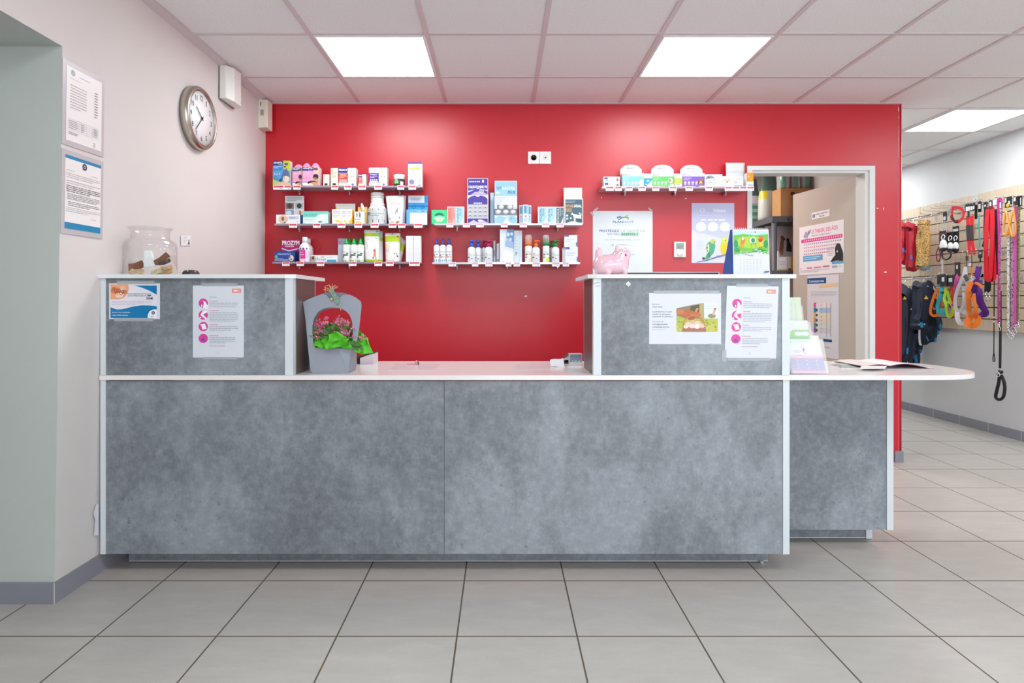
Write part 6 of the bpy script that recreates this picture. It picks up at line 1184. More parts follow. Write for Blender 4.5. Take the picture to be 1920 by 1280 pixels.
mb = MB(); xf = ck.x+.034; mb.lathe((xf,ck.y,ck.z), [(R_*.86,-.002),(R_*.86,0),(0,0)], M('#f3f1f2', .5), 48, 'x'); o_ = Vector((xf+.0004, ck.y-R_, ck.z-R_)); U = Vector((0,2*R_,0)); V = Vector((0,0,2*R_)); ops = []
for h in range(1, 13):
    a = math.pi/2 - h*math.pi/6; w = .045 if h < 10 else .085; u, v = .5+.325*math.cos(a), .5+.325*math.sin(a)
    if h == 1 : w = .02
    if h == 11: w = .06
    ops.append(('t',str(h),u-w/2,v-.042,u+w/2,v+.042,'#26262a',.008))
for k in range(60):
    a = k*math.pi/30; ops.append(('e',.5+.405*math.cos(a),.5+.405*math.sin(a),.0035,.0035,'#6a6a6e'))
mb.prints(o_, U, V, ops, .0004); mb.build('dial', t)
mb = MB()
def hand(tip, tail, w):     # tip and tail in dial coordinates
    c = o_+U*.5+V*.5; d = U*tip[0]+V*tip[1]; b = U*tail[0]+V*tail[1]; n = Vector((1,0,0)).cross(d).normalized()*w
    mb.prism([c+b-n, c+d-n*.8, c+d+n*.8, c+b+n], (.001,0,0), BLACK)
ok = 1
hx = o_.x
o_ = o_+Vector((.004,0,0)); hand((-.185,.14),(.035,-.027), .0028); o_ = o_+Vector((.0015,0,0)); hand((-.215,-.235),(.03,.033), .0024); mb.lathe(o_+U*.5+V*.5+Vector((-.002,0,0)), [(.006,0),(.006,.004),(0,.005)], BLACK, 10, 'x'); mb.build('hands', t)
def wallbox(name, label, cat, y0, y1, z0, z1, d, ch, col, extras):
    X = wx((y0+y1)/2, (z0+z1)/2)+.001; t = thing(name, label, cat, (X, (y0+y1)/2, z0)); mb = MB()
    pr = [(X, y0), (X+d-ch*.6, y0+ch*.05), (X+d, y0+ch), (X+d, y1-ch), (X+d-ch*.6, y1), (X, y1)]
    mb.prism([(a, b, z0) for a, b in pr], (0,0,z1-z0), col); mb.build('housing', t, bevel=.006); extras(X, t); return t
def ex1(X, t):
    mb = MB(); mb.box(X-.001, X+.006, 3.515, 3.712, 2.292, 2.489, M('#77756f', .5)); mb.build('base_plate', t)
    mb = MB()
    for (y, z) in ((3.575,2.435),(3.668,2.385),(3.672,2.325),(3.66,2.31)): mb.ball((X+.0695,y,z), .001,.003,.003, M('#5a5a5a',.5), 8, 5)
    mb.build('screw', t)
wallbox('alarm_siren', 'white alarm siren box below the ceiling to the right of the clock', 'alarm siren', 3.52, 3.708, 2.297, 2.485, .07, .05, M('#e9e6e0', .4), ex1)
def ex2(X, t):
    mb = MB(); mb.box(X+.012, X+.034, 4.1085, 4.112, 2.375, 2.415, M('#b5b1a8', .3)); mb.box(X+.014, X+.03, 4.1075, 4.109, 2.38, 2.41, M('#98968c', .25)); mb.build('lens', t)
    mb = MB(); mb.box(X+.012, X+.015, 4.108, 4.112, 2.44, 2.465, M('#3a3a3a', .5)); mb.build('slot', t)
wallbox('motion_detector', 'narrow cream detector box in the corner beside the red wall', 'detector', 4.112, 4.205, 2.295, 2.481, .058, .006, M('#e6e0d2', .4), ex2)
ll, lr, ul = LW(339,461,.001), LW(357.4,460.5,.001), LW(339,441.5,.001)
mb = MB(); mb.obox(ll, lr-ll, ul-ll, (.0004,0,0), M('#e4dfdf', .4)); mb.prints(ll+Vector((.0004,0,0)), lr-ll, ul-ll, [('r',.12,.1,.95,.95,'#ecebec'),('l',.2,.3,.62,.9,4,'#a9a4aa',.35),('p',[(.66,.15),(.9,.15),(.84,.4),(.86,.6),(.74,.6),(.76,.4)],'#4a464a')], .0003)
tag(mb.build('wall_sticker'), 'small white sticker with a dark figure on the left wall near the jar', 'sticker')
# ---- papers on the open door ----
def doorsheet(name, label, s0, s1, z0a, z1a, ops, cat='poster', col='#ece8ee', tilt=0.0):
    # s along the door from hinge (0) to free edge (1); the visible face looks towards -x
    o, U, V = dpt(s1, z0a), dpt(s0, z0a+tilt)-dpt(s1, z0a), dpt(s1, z1a)-dpt(s1, z0a); N = U.cross(V).normalized(); mb = MB(); mb.obox(o, U, V, N*.0005, col); mb.prints(o+N*.0005, U, V, ops, .0003); return tag(mb.build(name), label, cat)
def ds(x, y):         # door coordinates (s, z) of a pixel
    # intersect the view ray with the door plane
    d = Vector(((x-CX)/F, 1, -(y-CY)/F)); n = dn; p0 = Hh; k = (p0.x*n.x + p0.y*n.y)/(d.x*n.x + d.y*n.y); q = d*k; q.z += EYE
    return ((q - Hh).dot(dv)/dv.length_squared, q.z - Hh.z)
def dsheet(name, label, p_ll, p_lr, p_ur, p_ul, ops, cat='poster', col='#ece8ee'):
    A = [ds(*p) for p in (p_ll, p_lr, p_ur, p_ul)]; s1 = (A[0][0]+A[3][0])/2; s0 = (A[1][0]+A[2][0])/2; return doorsheet(name, label, s0, s1, A[0][1]*.5+A[1][1]*.5, A[3][1]*.5+A[2][1]*.5, ops, cat, col)
dsheet('door_sign', 'small white sign with a blue round symbol at the top of the open door', (1522,413),(1556,404.5),(1556,391),(1522,400), [('r',.02,.05,.98,.95,'#f1f1f4'),('c',.13,.5,.075,'#2a5a94'),('r',.115,.3,.145,.7,'#e9eef6'),('t','Laisser cette Porte',.25,.55,.92,.8,'#3a3a42',.01),('t','Fermée',.45,.18,.72,.42,'#3a3a42',.01)], cat='sign')
ages = [('p',[(.1,.78),(.16,.9),(.2,.85),(.22,.93),(.24,.84),(.2,.76)],'#8f8ab0'),('e',.17,.82,.05,.045,'#a9a4c4'),('p',[(.12,.66),(.22,.66),(.22,.76),(.13,.76)],'#c9c6dc'),('p',[(.22,.84),(.26,.92),(.28,.91),(.24,.82)],'#7a76a0'),
    ('t','LE TABLEAU DES ÂGES',.30,.83,.88,.93,'#e0457f',.004),('t','Quel est son âge humain ?',.30,.765,.74,.80,'#6a7a8f',.008),('r',.05,.665,.97,.735,'#df3f8f')] + [('r',.12+.047*i,.685,.145+.047*i,.715,'#f5c3dc') for i in range(18)]
for r_, (c, n) in enumerate((('#8f86c0',18),('#e08a9c',17),('#c48ac0',15),('#d06a8c',13))): ages += [('r',.12+.047*i,.61-.065*r_,.14+.047*i,.635-.065*r_,c) for i in range(n)]
ages += [('r',.1,.28,.55,.39,'#5fa8d8'),('l',.13,.30,.5,.37,2,'#c9e2f4'),('l',.66,.34,.8,.52,5,'#c4bcc4',.3),('p',[(.72,.22),(.78,.3),(.83,.35),(.82,.48),(.86,.56),(.92,.56),(.96,.46),(.99,.36),(.99,.22),(.85,.24)],'#2a2a30'),('e',.88,.49,.05,.06,'#34343a'),('e',.87,.41,.015,.02,'#d9d3d9'),('r',.76,.18,.99,.225,'#5fa8d8'),('t','tvm',.76,.105,.87,.155,'#5f8fb0',.0),('l',.9,.12,.98,.14,1,'#c4bcc4'),
    ('l',.03,.12,.08,.15,1,'#8f8a92'),('r',.19,.125,.31,.155,'#e58aa6'),('r',.36,.13,.52,.155,'#e58aa6'),('r',.56,.135,.7,.16,'#c96a8a'),('l',.03,.05,.7,.11,2,'#c4bcc4',.3)]
dsheet('age_chart_poster', 'pink and white age chart poster with a black dog on the open door', (1499.5,517),(1582.5,510),(1582.5,409.5),(1498.8,428), ages)
wt = [('p',[(.0,.9),(.62,.9),(.62,.97),(0,.97)],'#1f4f8a'),('t','Connaissez-vous',.06,.915,.55,.95,'#e9f0f8',.01),('p',[(.4,.84),(.98,.86),(.98,.9),(.4,.88)],'#e8c79a'),('l',.12,.74,.95,.81,4,'#a9adb8',.3),('r',.22,.235,.75,.665,'#dde2ea')]
for k, c in enumerate(('#e0458c','#1f8ac4','#f0b42a','#e08a4a','#6a9a8a','#8f5aa8')): wt += [('r',.22,.605-.062*k,.30,.665-.062*k,c),('e',.32,.635-.062*k,.035,.018,'#4a5a5a' if k else '#e9e3ea'),('r',.4,.605-.062*k,.75,.665-.062*k,('#ecdde6','#a9c6e0','#e4dcc0','#e4d6c6','#cfe0d3','#d3d0e0')[k])]
wt += [('l',.44,.28,.5,.66,8,'#a9adb8',.2),('l',.62,.25,.66,.66,26,'#8f93a0',.4),('l',.74,.25,.78,.66,26,'#8f93a0',.4),('r',.5,.195,.8,.225,'#1f4f8a'),('l',.55,.12,.75,.14,1,'#a9adb8')]
dsheet('weight_chart', 'worn white colour chart in a plastic sleeve low on the open door', (1514,672),(1573,667),(1573,512),(1514,519), wt, cat='chart', col='#dcdbe2')
# ================= store room behind the door =================
SY = 5.16; GREYP = M('#55585f', .5)
sx0, sx1 = 2.305, 2.66
t = thing('storage_rack', 'dark grey plastic storage rack in the room behind the open door', 'storage rack', ((sx0+sx1)/2, 5.6, 0))
zt = 1.835
for (zz) in (.06, .62, 1.375, zt):
    mb = MB(); mb.box(sx0, sx1, SY, SY+1.0, zz-.012, zz, GREYP)
    for (a, b, c, d) in ((sx0,sx1,SY-.004,SY+.012),(sx0,sx1,SY+.988,SY+1.004),(sx0-.004,sx0+.012,SY,SY+1),(sx1-.012,sx1+.004,SY,SY+1)): mb.box(a, b, c, d, zz-.045, zz+.004, GREYP)
    for k in range(5): mb.box(sx0+.12+.045*k, sx0+.14+.045*k, SY-.0046, SY-.0035, zz-.038, zz-.008, M('#2f3238', .5))
    mb.build('shelf', t)
for x in (sx0+.02, sx1-.02):
    for y in (SY+.02, SY+.98):
        mb = MB(); mb.lathe((x,y,0), [(.022,0),(.022,zt-.012)], GREYP, 14); mb.build('post', t)
# cardboard carton
YBX = 5.20; bx0, bx1 = 2.39, sx1-.005; z1 = 2.082
t = thing('cardboard_box', 'brown cardboard box on top of the storage rack', 'cardboard box', ((bx0+bx1)/2, 5.4, zt))
CB = M('#b98d5e', .7, noise=.06, nscale=20); mb = MB(); mb.box(bx0, bx1, YBX, YBX+.165, zt+.004, z1, CB)
mb.prints((bx0,YBX,zt), (bx1-bx0,0,0), (0,0,z1-zt), [('r',.24,.62,.52,.94,'#a67c4f'),('r',.255,.64,.505,.92,'#b98d5e'),('e',.36,.82,.05,.07,'#4a3524'),('r',.38,.76,.45,.88,'#4a3524'),('l',.28,.66,.48,.7,1,'#6a4c30'),('l',.62,.7,.9,.78,1,'#6a4c30'),('r',0,.985,1,1,'#a07648')], .0004); CT_ = mb.build('carton', t)
mb = MB(); mb.obox((bx0,YBX,z1), (bx1-bx0,0,0), (0,.08,.0), (0,0,.003), CB); mb.obox((bx0,YBX+.165,z1), (bx1-bx0,0,0), (0,-.08,.0), (0,0,.003), CB); mb.build('flap', CT_)
# pet food bags: clear wrapped, green checked
def foodbag(label, cx, cy, z0, w, d, h, base, ops, seed, top=.35, lean=0.0):
    rr = random.Random(seed); t = thing('pet_food_bag', label, 'pet food bag', (cx, cy, z0), 'pet food bags in the store room')
    prof = [(0,.9),(.08,1.0),(.45,1.02),(.62,.95),(.78,.8),(.9,.72),(1,.70)]; mb = MB(); n = 20; vs = []; mats = []
    for k, (v, s_) in enumerate(prof):
        th = 1.0 if v < .5 else max(.08, 1-(v-.5)*2.0)
        for i in range(n):
            a = 2*math.pi*i/n; ca, sa = math.cos(a), math.sin(a); q = (abs(ca)**3.2+abs(sa)**3.2)**(-1/3.2); wob = 1+rr.uniform(-.04,.04)
            vs.append(Vector((cx + lean*v + w/2*s_*ca*q*wob, cy + d/2*s_*sa*q*th*wob, z0+.001 + h*v)))
    fs = [(k*n+i, k*n+(i+1) % n, (k+1)*n+(i+1) % n, (k+1)*n+i) for k in range(len(prof)-1) for i in range(n)]
    mb.add(vs, [], base, True)
    for j, f in enumerate(fs):
        k = j // n; v = prof[k][0]; m = base
        for (v0, v1, i0, i1, c) in ops:
            if v0 <= v < v1 and i0 <= (j % n) < i1: m = c
        mb.f.append(list(f)); mb.m.append(mb.mi(m)); mb.s.append(True)
    for base_i, rev in ((0, True), ((len(prof)-1)*n, False)):
        r = [base_i+i for i in range(n)]; mb.f.append(r[::-1] if rev else r); mb.m.append(mb.mi(base)); mb.s.append(False)
    o = mb.build('bag', t); return t
def checked(name, a, b, c):
    m, N, L, bs = newmat(name); tc = N.new('ShaderNodeTexCoord').outputs['Object']; sp = N.new('ShaderNodeSeparateXYZ'); L.new(tc, sp.inputs[0])
    f1 = math_n(N, L, 'GREATER_THAN', math_n(N, L, 'FRACT', math_n(N, L, 'MULTIPLY', sp.outputs[2], 16.0)), .5); f2 = math_n(N, L, 'GREATER_THAN', math_n(N, L, 'FRACT', math_n(N, L, 'MULTIPLY', sp.outputs[0], 11.0)), .5)
    L.new(mix(N, L, math_n(N, L, 'MULTIPLY', f1, .8), mix(N, L, math_n(N, L, 'MULTIPLY', f2, .5), a, b), c), bs.inputs['Base Color']); bs.inputs['Roughness'].default_value = .18
    n = noise(N, L, tc, 9, 4); bumpy(N, L, bs, n.outputs['Fac'], .6, .03); return m
CHK = checked('green_checked_bag', '#a9c4b8', '#7aa696', '#3f8674'); DG = M('#56706a', .15, bump=.6, nscale=10); SG = M('#aeb5b3', .15, bump=.7, nscale=12); YE = M('#d9c52a', .3)
foodbag('tall pet food bag with green checks and grey top left on the rack', 2.41, 5.9, zt+.005, .19, .22, .46, DG, [(0,.6,0,99,CHK),(.45,.62,10,20,M('#d5cfd6',.3))], 1)
foodbag('pale pet food bag with a yellow round sticker next to the checked bag', 2.415, 5.52, zt+.005, .165, .12, .44, DG, [(0,.6,0,99,M('#c4c9c4',.25)),(.45,.62,11,14,YE)], 2, lean=.02)
for k, (x, y, l) in enumerate(((2.445,5.28,'left silver and green pet food bag lying upright on the cardboard box'),(2.537,5.28,'middle silver and green pet food bag standing on the cardboard box'),(2.622,5.28,'right silver and green pet food bag standing on the cardboard box'))):
    foodbag(l, x, y, z1+.003, .083, .12, .24, SG, [(0,.9,12+k,15+k,M('#5f9a88',.2)),(.3,.8,17,19,M('#3a5a52',.2))], 5+k)
# goods on the lower tier
def sb(label, x0, x1, y, d, h, col, ops, z=1.375, name='product_box'):
    mb = MB(); mb.box(x0, x1, y, y+d, z+.001, z+h, col); mb.prints((x0,y,z+.001), (x1-x0,0,0), (0,0,h), ops); tag(mb.build(name), label, 'box', 'boxes on the storage rack')
sb('white box with an orange foot on the lower rack tier behind the door', 2.37, 2.455, 5.22, .08, .125, '#eceae6', [('r',0,0,1,.12,'#e8b23a'),('r',.1,.15,.85,.9,'#f4f3f1'),('l',.2,.4,.8,.7,3,'#c9c9c6')])
sb('yellow box with a white front strip right of the white one on the rack', 2.458, 2.515, 5.22, .07, .125, '#f0c92a', [('r',0,.0,.5,1,'#eceae6'),('r',.1,.05,.5,.2,'#8a5a2a')])
sb('small pale box beside the rack post behind the calendar', 2.335, 2.36, 5.42, .06, .12, '#e4d9d2', [('l',.2,.2,.8,.8,4,'#b9aea8')])
mb = MB(); mb.lathe((2.41,5.34,1.376), [(.034,0),(.034,.16),(.03,.165),(.03,.18),(0,.18)], M('#e9e9e6',.3), 16); tag(mb.build('tub'), 'white lidded tub standing behind the boxes on the lower rack tier', 'tub')
Yp = 5.44; px0, pw = 2.36, .285; mb = MB(); mb.box(px0, px0+pw, Yp, Yp+.008, 1.3765, 1.79, M('#b4b4b8', .5))
mb.prints((px0,Yp,1.3765), (pw,0,0), (0,0,.4135), [('r',.03,.03,.97,.97,'#c4c4c8'),('p',[(.43,.38),(.46,.62),(.5,.72),(.6,.7),(.58,.55),(.56,.38)],'#8a6a48'),('e',.54,.74,.055,.055,'#7a5a3c'),('e',.6,.72,.03,.025,'#5a4230'),('p',[(.66,.46),(.68,.66),(.74,.7),(.82,.58),(.84,.44)],'#3a3634'),('e',.71,.70,.045,.04,'#2f2c2c'),('e',.5,.42,.05,.04,'#a9865c')])
tag(mb.build('animal_picture'), 'grey picture board with two animals at the back of the rack', 'picture')
import re
# ================= pet accessories on the slatted wall =================
SLX = XR - .018                   # face of the slat panel
SZ0, SZ1 = .867, 2.052
def slat(y0, y1, label):
    mb = MB(); n = 12; p = (SZ1-SZ0)/n
    for k in range(n):
        mb.box(SLX, XR-.001, y0, y1, SZ0+k*p+(.004 if k else 0), SZ0+(k+1)*p-(.004 if k < n-1 else 0), SLAT)
        if k: mb.box(SLX+.01, XR-.001, y0, y1, SZ0+k*p-.004, SZ0+k*p+.004, M('#5f4a3c', .7))
    mb.box(SLX+.0, XR, y0, y1, SZ0-.003, SZ0, M('#9a8266', .6))
    return tag(mb.build('mounted_slat_panel'), label, 'slat panel', 'maple slat panels on the corridor wall')
slat(3.2, 6.028, 'maple slatted display panel holding leads and harnesses'); slat(6.032, 7.6, 'far maple slatted display panel where the red and leopard coats hang')
def R(x, y, X=4.0): return RW(x, y, X)
# ---- hooks: thin chrome rods with upturned tips ----
def hook(x, y, label, L=.25, X=None):
    p = R(x, y, SLX - .002); tip = Vector((SLX-L, p.y, p.z-.0)); mb = MB(); r = .0028
    mb.box(SLX-.004, SLX+.001, p.y-.02, p.y+.02, p.z-.012, p.z+.03, CHROME); mb.tube([p, Vector((SLX-L+.02, p.y, p.z+.004)), Vector((SLX-L, p.y, p.z+.024))], r, CHROME, 6, n=3); return tag(mb.build('display_hook'), label, 'hook', 'chrome display hooks on the slat panel')
HK_ = [(1776,402,'empty chrome hook farthest left above the leopard coat'),(1782,396,'empty chrome hook second from the far left above the retractable leads'),(1797,391.5,'empty chrome hook third from the left above the red collar'),(1806,388.5,'empty chrome hook fourth from the left above the red collar'),(1815,385.5,'empty chrome hook just left of the black lead tags'),(1838,380,'empty chrome hook below the small white price card'),(1869,374,'chrome hook carrying the white-tagged red leads'),(1908,369,'chrome hook carrying the patterned leads at the right edge'),(1803,494,'chrome hook above the pink harness in the lower row')]
HK = [h for h in HK_ if h[2].startswith('empty')]
for x, y, l in HK: hook(x, y, l)
def rail(y0p, label, ya, yb, X):
    mb = MB(); mb.tube([(X, ya, y0p), (X, yb, y0p)], .006, CHROME, 8)
    for y in (ya+.05, (ya+yb)/2, yb-.05): mb.tube([(X, y, y0p), (SLX, y, y0p)], .005, CHROME, 6)
    tag(mb.build('hanging_rail'), label, 'rail', 'chrome rails on the slat panel')
UR = PZ(407, R(1735,407,4.0).y); LRz = PZ(521, R(1735,521,4.0).y)
rail(UR, 'upper chrome rail with the red and leopard dog coats', 5.45, 6.5, 4.0); rail(LRz, 'lower chrome rail with the navy dog coats', 5.3, 6.5, 4.0)
# ---- dog coats ----
def garment(name, label, outline, X, thick, col, patches=(), hangery=None, group=None, hook_px=None, railz=None, folds=0):
    pts = [R(x, y, X) for x, y in outline]; c = sum(pts, Vector())/len(pts); t = thing(name, label, 'dog coat', (X, c.y, min(p.z for p in pts)), group)
    m = asM(col); pp = crom(pts, 3, True); mb = MB(); mb.puff(pp, (-thick,0,0), m, steps=((.9,0),(.98,.2),(1,.5),(.97,.78),(.82,1)), wr=.15)
    rr = random.Random(len(label)); zs = [p.z for p in pts]; ys = [p.y for p in pts]
    for k in range(folds):      # soft vertical folds of the cloth
        y = min(ys)+(max(ys)-min(ys))*(.25+.5*k/max(1,folds-1)); za = min(zs)+(max(zs)-min(zs))*.15; zb = min(zs)+(max(zs)-min(zs))*.85
        mb.tube([(X-thick*.82, y+rr.uniform(-.01,.01), za), (X-thick*.94, y+rr.uniform(-.012,.012), (za+zb)/2), (X-thick*.78, y, zb)], [.003,.008,.004], m, 8)
    coat_ = mb.build('coat', t)
    for (pl, pc, off, nm) in patches:
        q = [R(x, y, X-thick*1.06-off) for x, y in pl]; mb = MB(); mb.prism(q, (.004,0,0), asM(pc)); mb.build(nm, coat_)
    if hook_px:
        a = R(hook_px[0], hook_px[1], X-thick/2); mb = MB(); r_ = .022; top = a
        zr = railz+.007; y = a.y; mb.tube([(X-thick/2, y, a.z-.02), (X-thick/2, y, zr-.03), (4.0-.018, y, zr-.012), (4.0-.012, y, zr+.008), (4.0+.004, y, zr+.012), (4.0+.014, y, zr)], .003, CHROME, 6, n=4); mb.tube([(X-thick/2, y-.06, a.z-.035), (X-thick/2, y, a.z-.02), (X-thick/2, y+.06, a.z-.035)], .004, CHROME, 6, n=3); mb.build('hanger', t)
    return t
REDC = M('#b3142c', .8, noise=.15, nscale=30); LEO = None
m, N, L, b = newmat('leopard_cloth'); tc = N.new('ShaderNodeTexCoord').outputs['Object']; vo = N.new('ShaderNodeTexVoronoi'); vo.inputs['Scale'].default_value = 75; L.new(tc, vo.inputs['Vector']); r = ramp(N, [(.25, '#5f4420'), (.4, '#b88a4a'), (.6, '#cfa566')]); L.new(vo.outputs['Distance'], r.inputs['Fac']); L.new(r.outputs['Color'], b.inputs['Base Color']); b.inputs['Roughness'].default_value = .85; LEO = m
NVY = M('#1c2438', .75, noise=.12, nscale=20); TEAL = M('#1f86b8', .6); YEL = M('#d9b52a', .6); BLU = M('#4f78c4', .7)
garment('hanging_dog_coat', 'red dog coat with blue paw patches nearest the end of the red wall', [(1686,418),(1694,416),(1704,419),(1707,430),(1705,465),(1706,490),(1700,497),(1694,491),(1686,488)], 4.0, .05, REDC, [([(1691,466),(1693,474),(1696,471),(1694,464)],BLU,0,'paw_patch'),([(1698,468),(1697,474),(1700,474),(1701,468)],BLU,0,'paw_patch'),([(1699,492),(1703,493),(1704,489),(1700,488)],BLU,0,'paw_patch')], group='dog coats on the upper rail', hook_px=(1697,417), railz=UR, folds=2)
garment('hanging_dog_coat', 'second red dog coat hanging between the first and the leopard one', [(1704,419),(1712,417),(1722,422),(1724,432),(1722,470),(1722,500),(1720,509),(1710,508),(1704,503),(1706,460)], 3.97, .045, REDC, [([(1706,479),(1708,487),(1711,485),(1709,477)],BLU,0,'paw_patch')], group='dog coats on the upper rail', hook_px=(1713,418), railz=UR, folds=2)
garment('hanging_dog_coat', 'leopard print dog coat on a wire hanger of the upper rail', [(1729,412),(1737,413),(1746,412),(1744,422),(1746,440),(1746,470),(1743,500),(1737,508),(1729,505),(1724,504),(1727,480),(1725,450),(1729,425)], 3.96, .05, LEO, [([(1729,500),(1733,507),(1736,503),(1732,499)],TEAL,0,'paw_patch'),([(1739,501),(1741,506),(1743,502),(1741,499)],TEAL,0,'paw_patch')], group='dog coats on the upper rail', hook_px=(1736,413), railz=UR, folds=2)
EMB = lambda x, y, s=1: [(x-4*s,y+2*s),(x-1*s,y-1*s),(x-.5*s,y-4*s),(x+1.5*s,y-1*s),(x+4*s,y+1*s),(x+2*s,y+3*s)]
garment('hanging_dog_coat', 'long navy dog coat with a yellow emblem closest to the red wall', [(1684,532),(1692,529),(1704,535),(1714,545),(1717,580),(1716,615),(1714,640),(1711,665),(1703,680),(1698,684),(1690,684),(1684,682)], 3.95, .06, NVY, [(EMB(1696,559,.9),YEL,0,'emblem'),(EMB(1709,579,.6),YEL,0,'emblem'),([(1700,652),(1699,664),(1702,663),(1703,652)],TEAL,0,'paw_patch')], group='navy dog coats on the lower rail', hook_px=(1697,533), railz=LRz, folds=3)
garment('hanging_dog_coat', 'navy dog coat with teal tail reaching lowest beside the worktop', [(1708,610),(1720,606),(1733,612),(1731,655),(1726,658),(1726,682),(1718,684),(1708,682),(1706,650)], 4.09, .04, NVY, [([(1713,668),(1716,682),(1720,680),(1718,664)],TEAL,0,'paw_patch'),([(1722,655),(1724,663),(1728,660),(1726,654)],TEAL,0,'paw_patch')], group='navy dog coats on the lower rail', folds=2)
garment('hanging_dog_coat', 'navy dog coat with a yellow emblem in the middle of the lower rail', [(1720,529),(1732,530),(1741,529),(1745,540),(1744,575),(1741,596),(1737,606),(1740,616),(1717,617),(1716,594),(1719,580)], 3.92, .06, NVY, [(EMB(1736,558,1),YEL,0,'emblem'),([(1725,604),(1726,614),(1730,614),(1730,605)],TEAL,0,'paw_patch'),([(1722,607),(1722,610),(1724,610),(1724,607)],M('#9aa0b4'),0,'paw_patch'),([(1732,606),(1732,609),(1734,609),(1734,606)],M('#9aa0b4'),0,'paw_patch')], group='navy dog coats on the lower rail', hook_px=(1732,530), railz=LRz, folds=2)
garment('hanging_dog_coat', 'navy dog coat with ragged teal hem behind the small orange harness', [(1741,530),(1752,529),(1757,545),(1756,590),(1766,594),(1769,612),(1764,620),(1759,628),(1756,640),(1748,642),(1736,647),(1733,630),(1738,612),(1742,590)], 4.03, .045, NVY, [([(1760,610),(1762,617),(1766,612),(1763,606)],TEAL,0,'paw_patch'),([(1757,622),(1759,628),(1761,624),(1759,619)],TEAL,0,'paw_patch'),([(1752,636),(1754,642),(1756,638),(1754,633)],TEAL,0,'paw_patch'),([(1736,632),(1740,640),(1741,638),(1737,629)],TEAL,0,'paw_patch'),([(1749,540),(1752,545),(1754,543),(1751,538)],M('#c9ccd4'),0,'emblem')], group='navy dog coats on the lower rail', hook_px=(1749,530), railz=LRz, folds=3)
mb = MB(); mb.tube([R(1724,616,3.9), R(1724,632,3.9), R(1725,644,3.9), R(1727,646,3.9)], .009, M('#c9ccd0', .4, bump=.8, nscale=200), 8, n=4); tag(mb.build('hanging_collar'), 'grey printed loop hanging below the middle navy coat', 'collar')
# ---- black header tags, leads, collars, harnesses ----
TAGM = M('#1d1e22', .35)
def htag(mb, x0, x1, y0, y1, X, white=((.2,.5,.8,.85),), col=None):
    a, b = R(x0, y1, X), R(x1, y0, X); U = Vector((0, b.y-a.y, 0)); V = Vector((0,0, R(x0,y0,X).z-a.z)); mb.obox(a, U, V, (.003,0,0), col or TAGM)
    mb.prints(a-Vector((.0,0,0)), U, V, [('r',*w, '#d9d9dc') for w in white], .0004)
HOOKED = []
def hookat(p, what):
    q = Vector((SLX-.002, p.y, p.z)); mb = MB(); L = SLX-p.x+.03
    mb.box(SLX-.004, SLX+.001, q.y-.016, q.y+.016, q.z-.012, q.z+.026, CHROME); mb.tube([q, Vector((SLX-L+.02, q.y, q.z+.002)), Vector((SLX-L, q.y, q.z+.018))], .0028, CHROME, 6, n=3)
    tag(mb.build('display_hook'), what, 'hook', 'chrome display hooks on the slat panel')
def lead(name, label, parts, group='leads and collars on the slat panel', cat='lead', hk=True):
    """parts: (part name, builder)"""
    t = None; objs = []
    pos = parts[0][2]; t = thing(name, label, cat, pos, group)
    first = None
    for nm, fn, _ in parts:
        mb = MB(); fn(mb); o_ = mb.build(nm, first if first and nm in ('snap_hook','buckle','padding','bead','ring') else t); first = first or o_; objs += mb.v
    if hk:
        tp = max(objs, key=lambda v: v.z); near = [v for v in objs if v.z > tp.z-.03]; c = sum(near, Vector())/len(near); 
        short = re.split(r' (?:with|hanging|under|half|in the|in|at|left|right|folded|second|third|partly|above|of the patterned) ', label)[0] if not isinstance(hk, str) else hk
        hookat(Vector((c.x, c.y, tp.z-.006)), 'chrome hook carrying the ' + short)
    return t
def S(pts, w, col, X, th=.003, n=4, closed=False, wave=0.0, tilt=0.0):
    def f(mb):      # wave: depth the webbing bows towards and away from the wall; tilt: turn of its flat side
        P = [R(x, y, X) for x, y in pts]; L = max(1, len(P)-1)
        P = [p + Vector((-wave*math.sin(math.pi*(i/L)*(2 if not closed else 2)), 0, 0)) for i, p in enumerate(P)]
        mb.strap(P, w, th, asM(col, rough=.55), N=(-math.cos(tilt), math.sin(tilt), 0), n=n, closed=closed)
    return f
def Tb(pts, r, col, X, n=4, closed=False, **k):
    return lambda mb: mb.tube([R(x, y, X) for x, y in pts], r, asM(col, **k), 8, n=n, closed=closed)
def TG_(x0, x1, y0, y1, X, white=((.2,.5,.8,.85),), col=None): return lambda mb: htag(mb, x0, x1, y0, y1, X, white, col)
def both(*fs): return lambda mb: [f(mb) for f in fs]
def clip(x, y, X, s=1.0):       # snap hook: swivel eye, body and gate ring
    return both(Tb([(x-1.3*s,y-5*s),(x,y-7*s),(x+1.3*s,y-5*s),(x,y-3.5*s)], .003, CHROME, X, closed=True), Tb([(x,y-4*s),(x,y-1*s)], .0045, CHROME, X, n=0), Tb([(x,y-1*s),(x+2*s,y+1.5*s),(x+1.5*s,y+5*s),(x-1*s,y+5.5*s),(x-1.8*s,y+3*s)], .003, CHROME, X))
RD = M('#d8182c', .6); RDD = M('#7a1520', .6); MG = M('#c41f8c', .5); ORG_ = M('#ef7a1c', .6); OR2 = M('#e5581c', .6); TQ = M('#1fa6b4', .55); LI = M('#b4d22a', .55); PKM = M('#cf4fa0', .55); PUR = M('#5f2a8c', .55); GRY = M('#d3d0cf', .6); BK = M('#1a1a1e', .55)
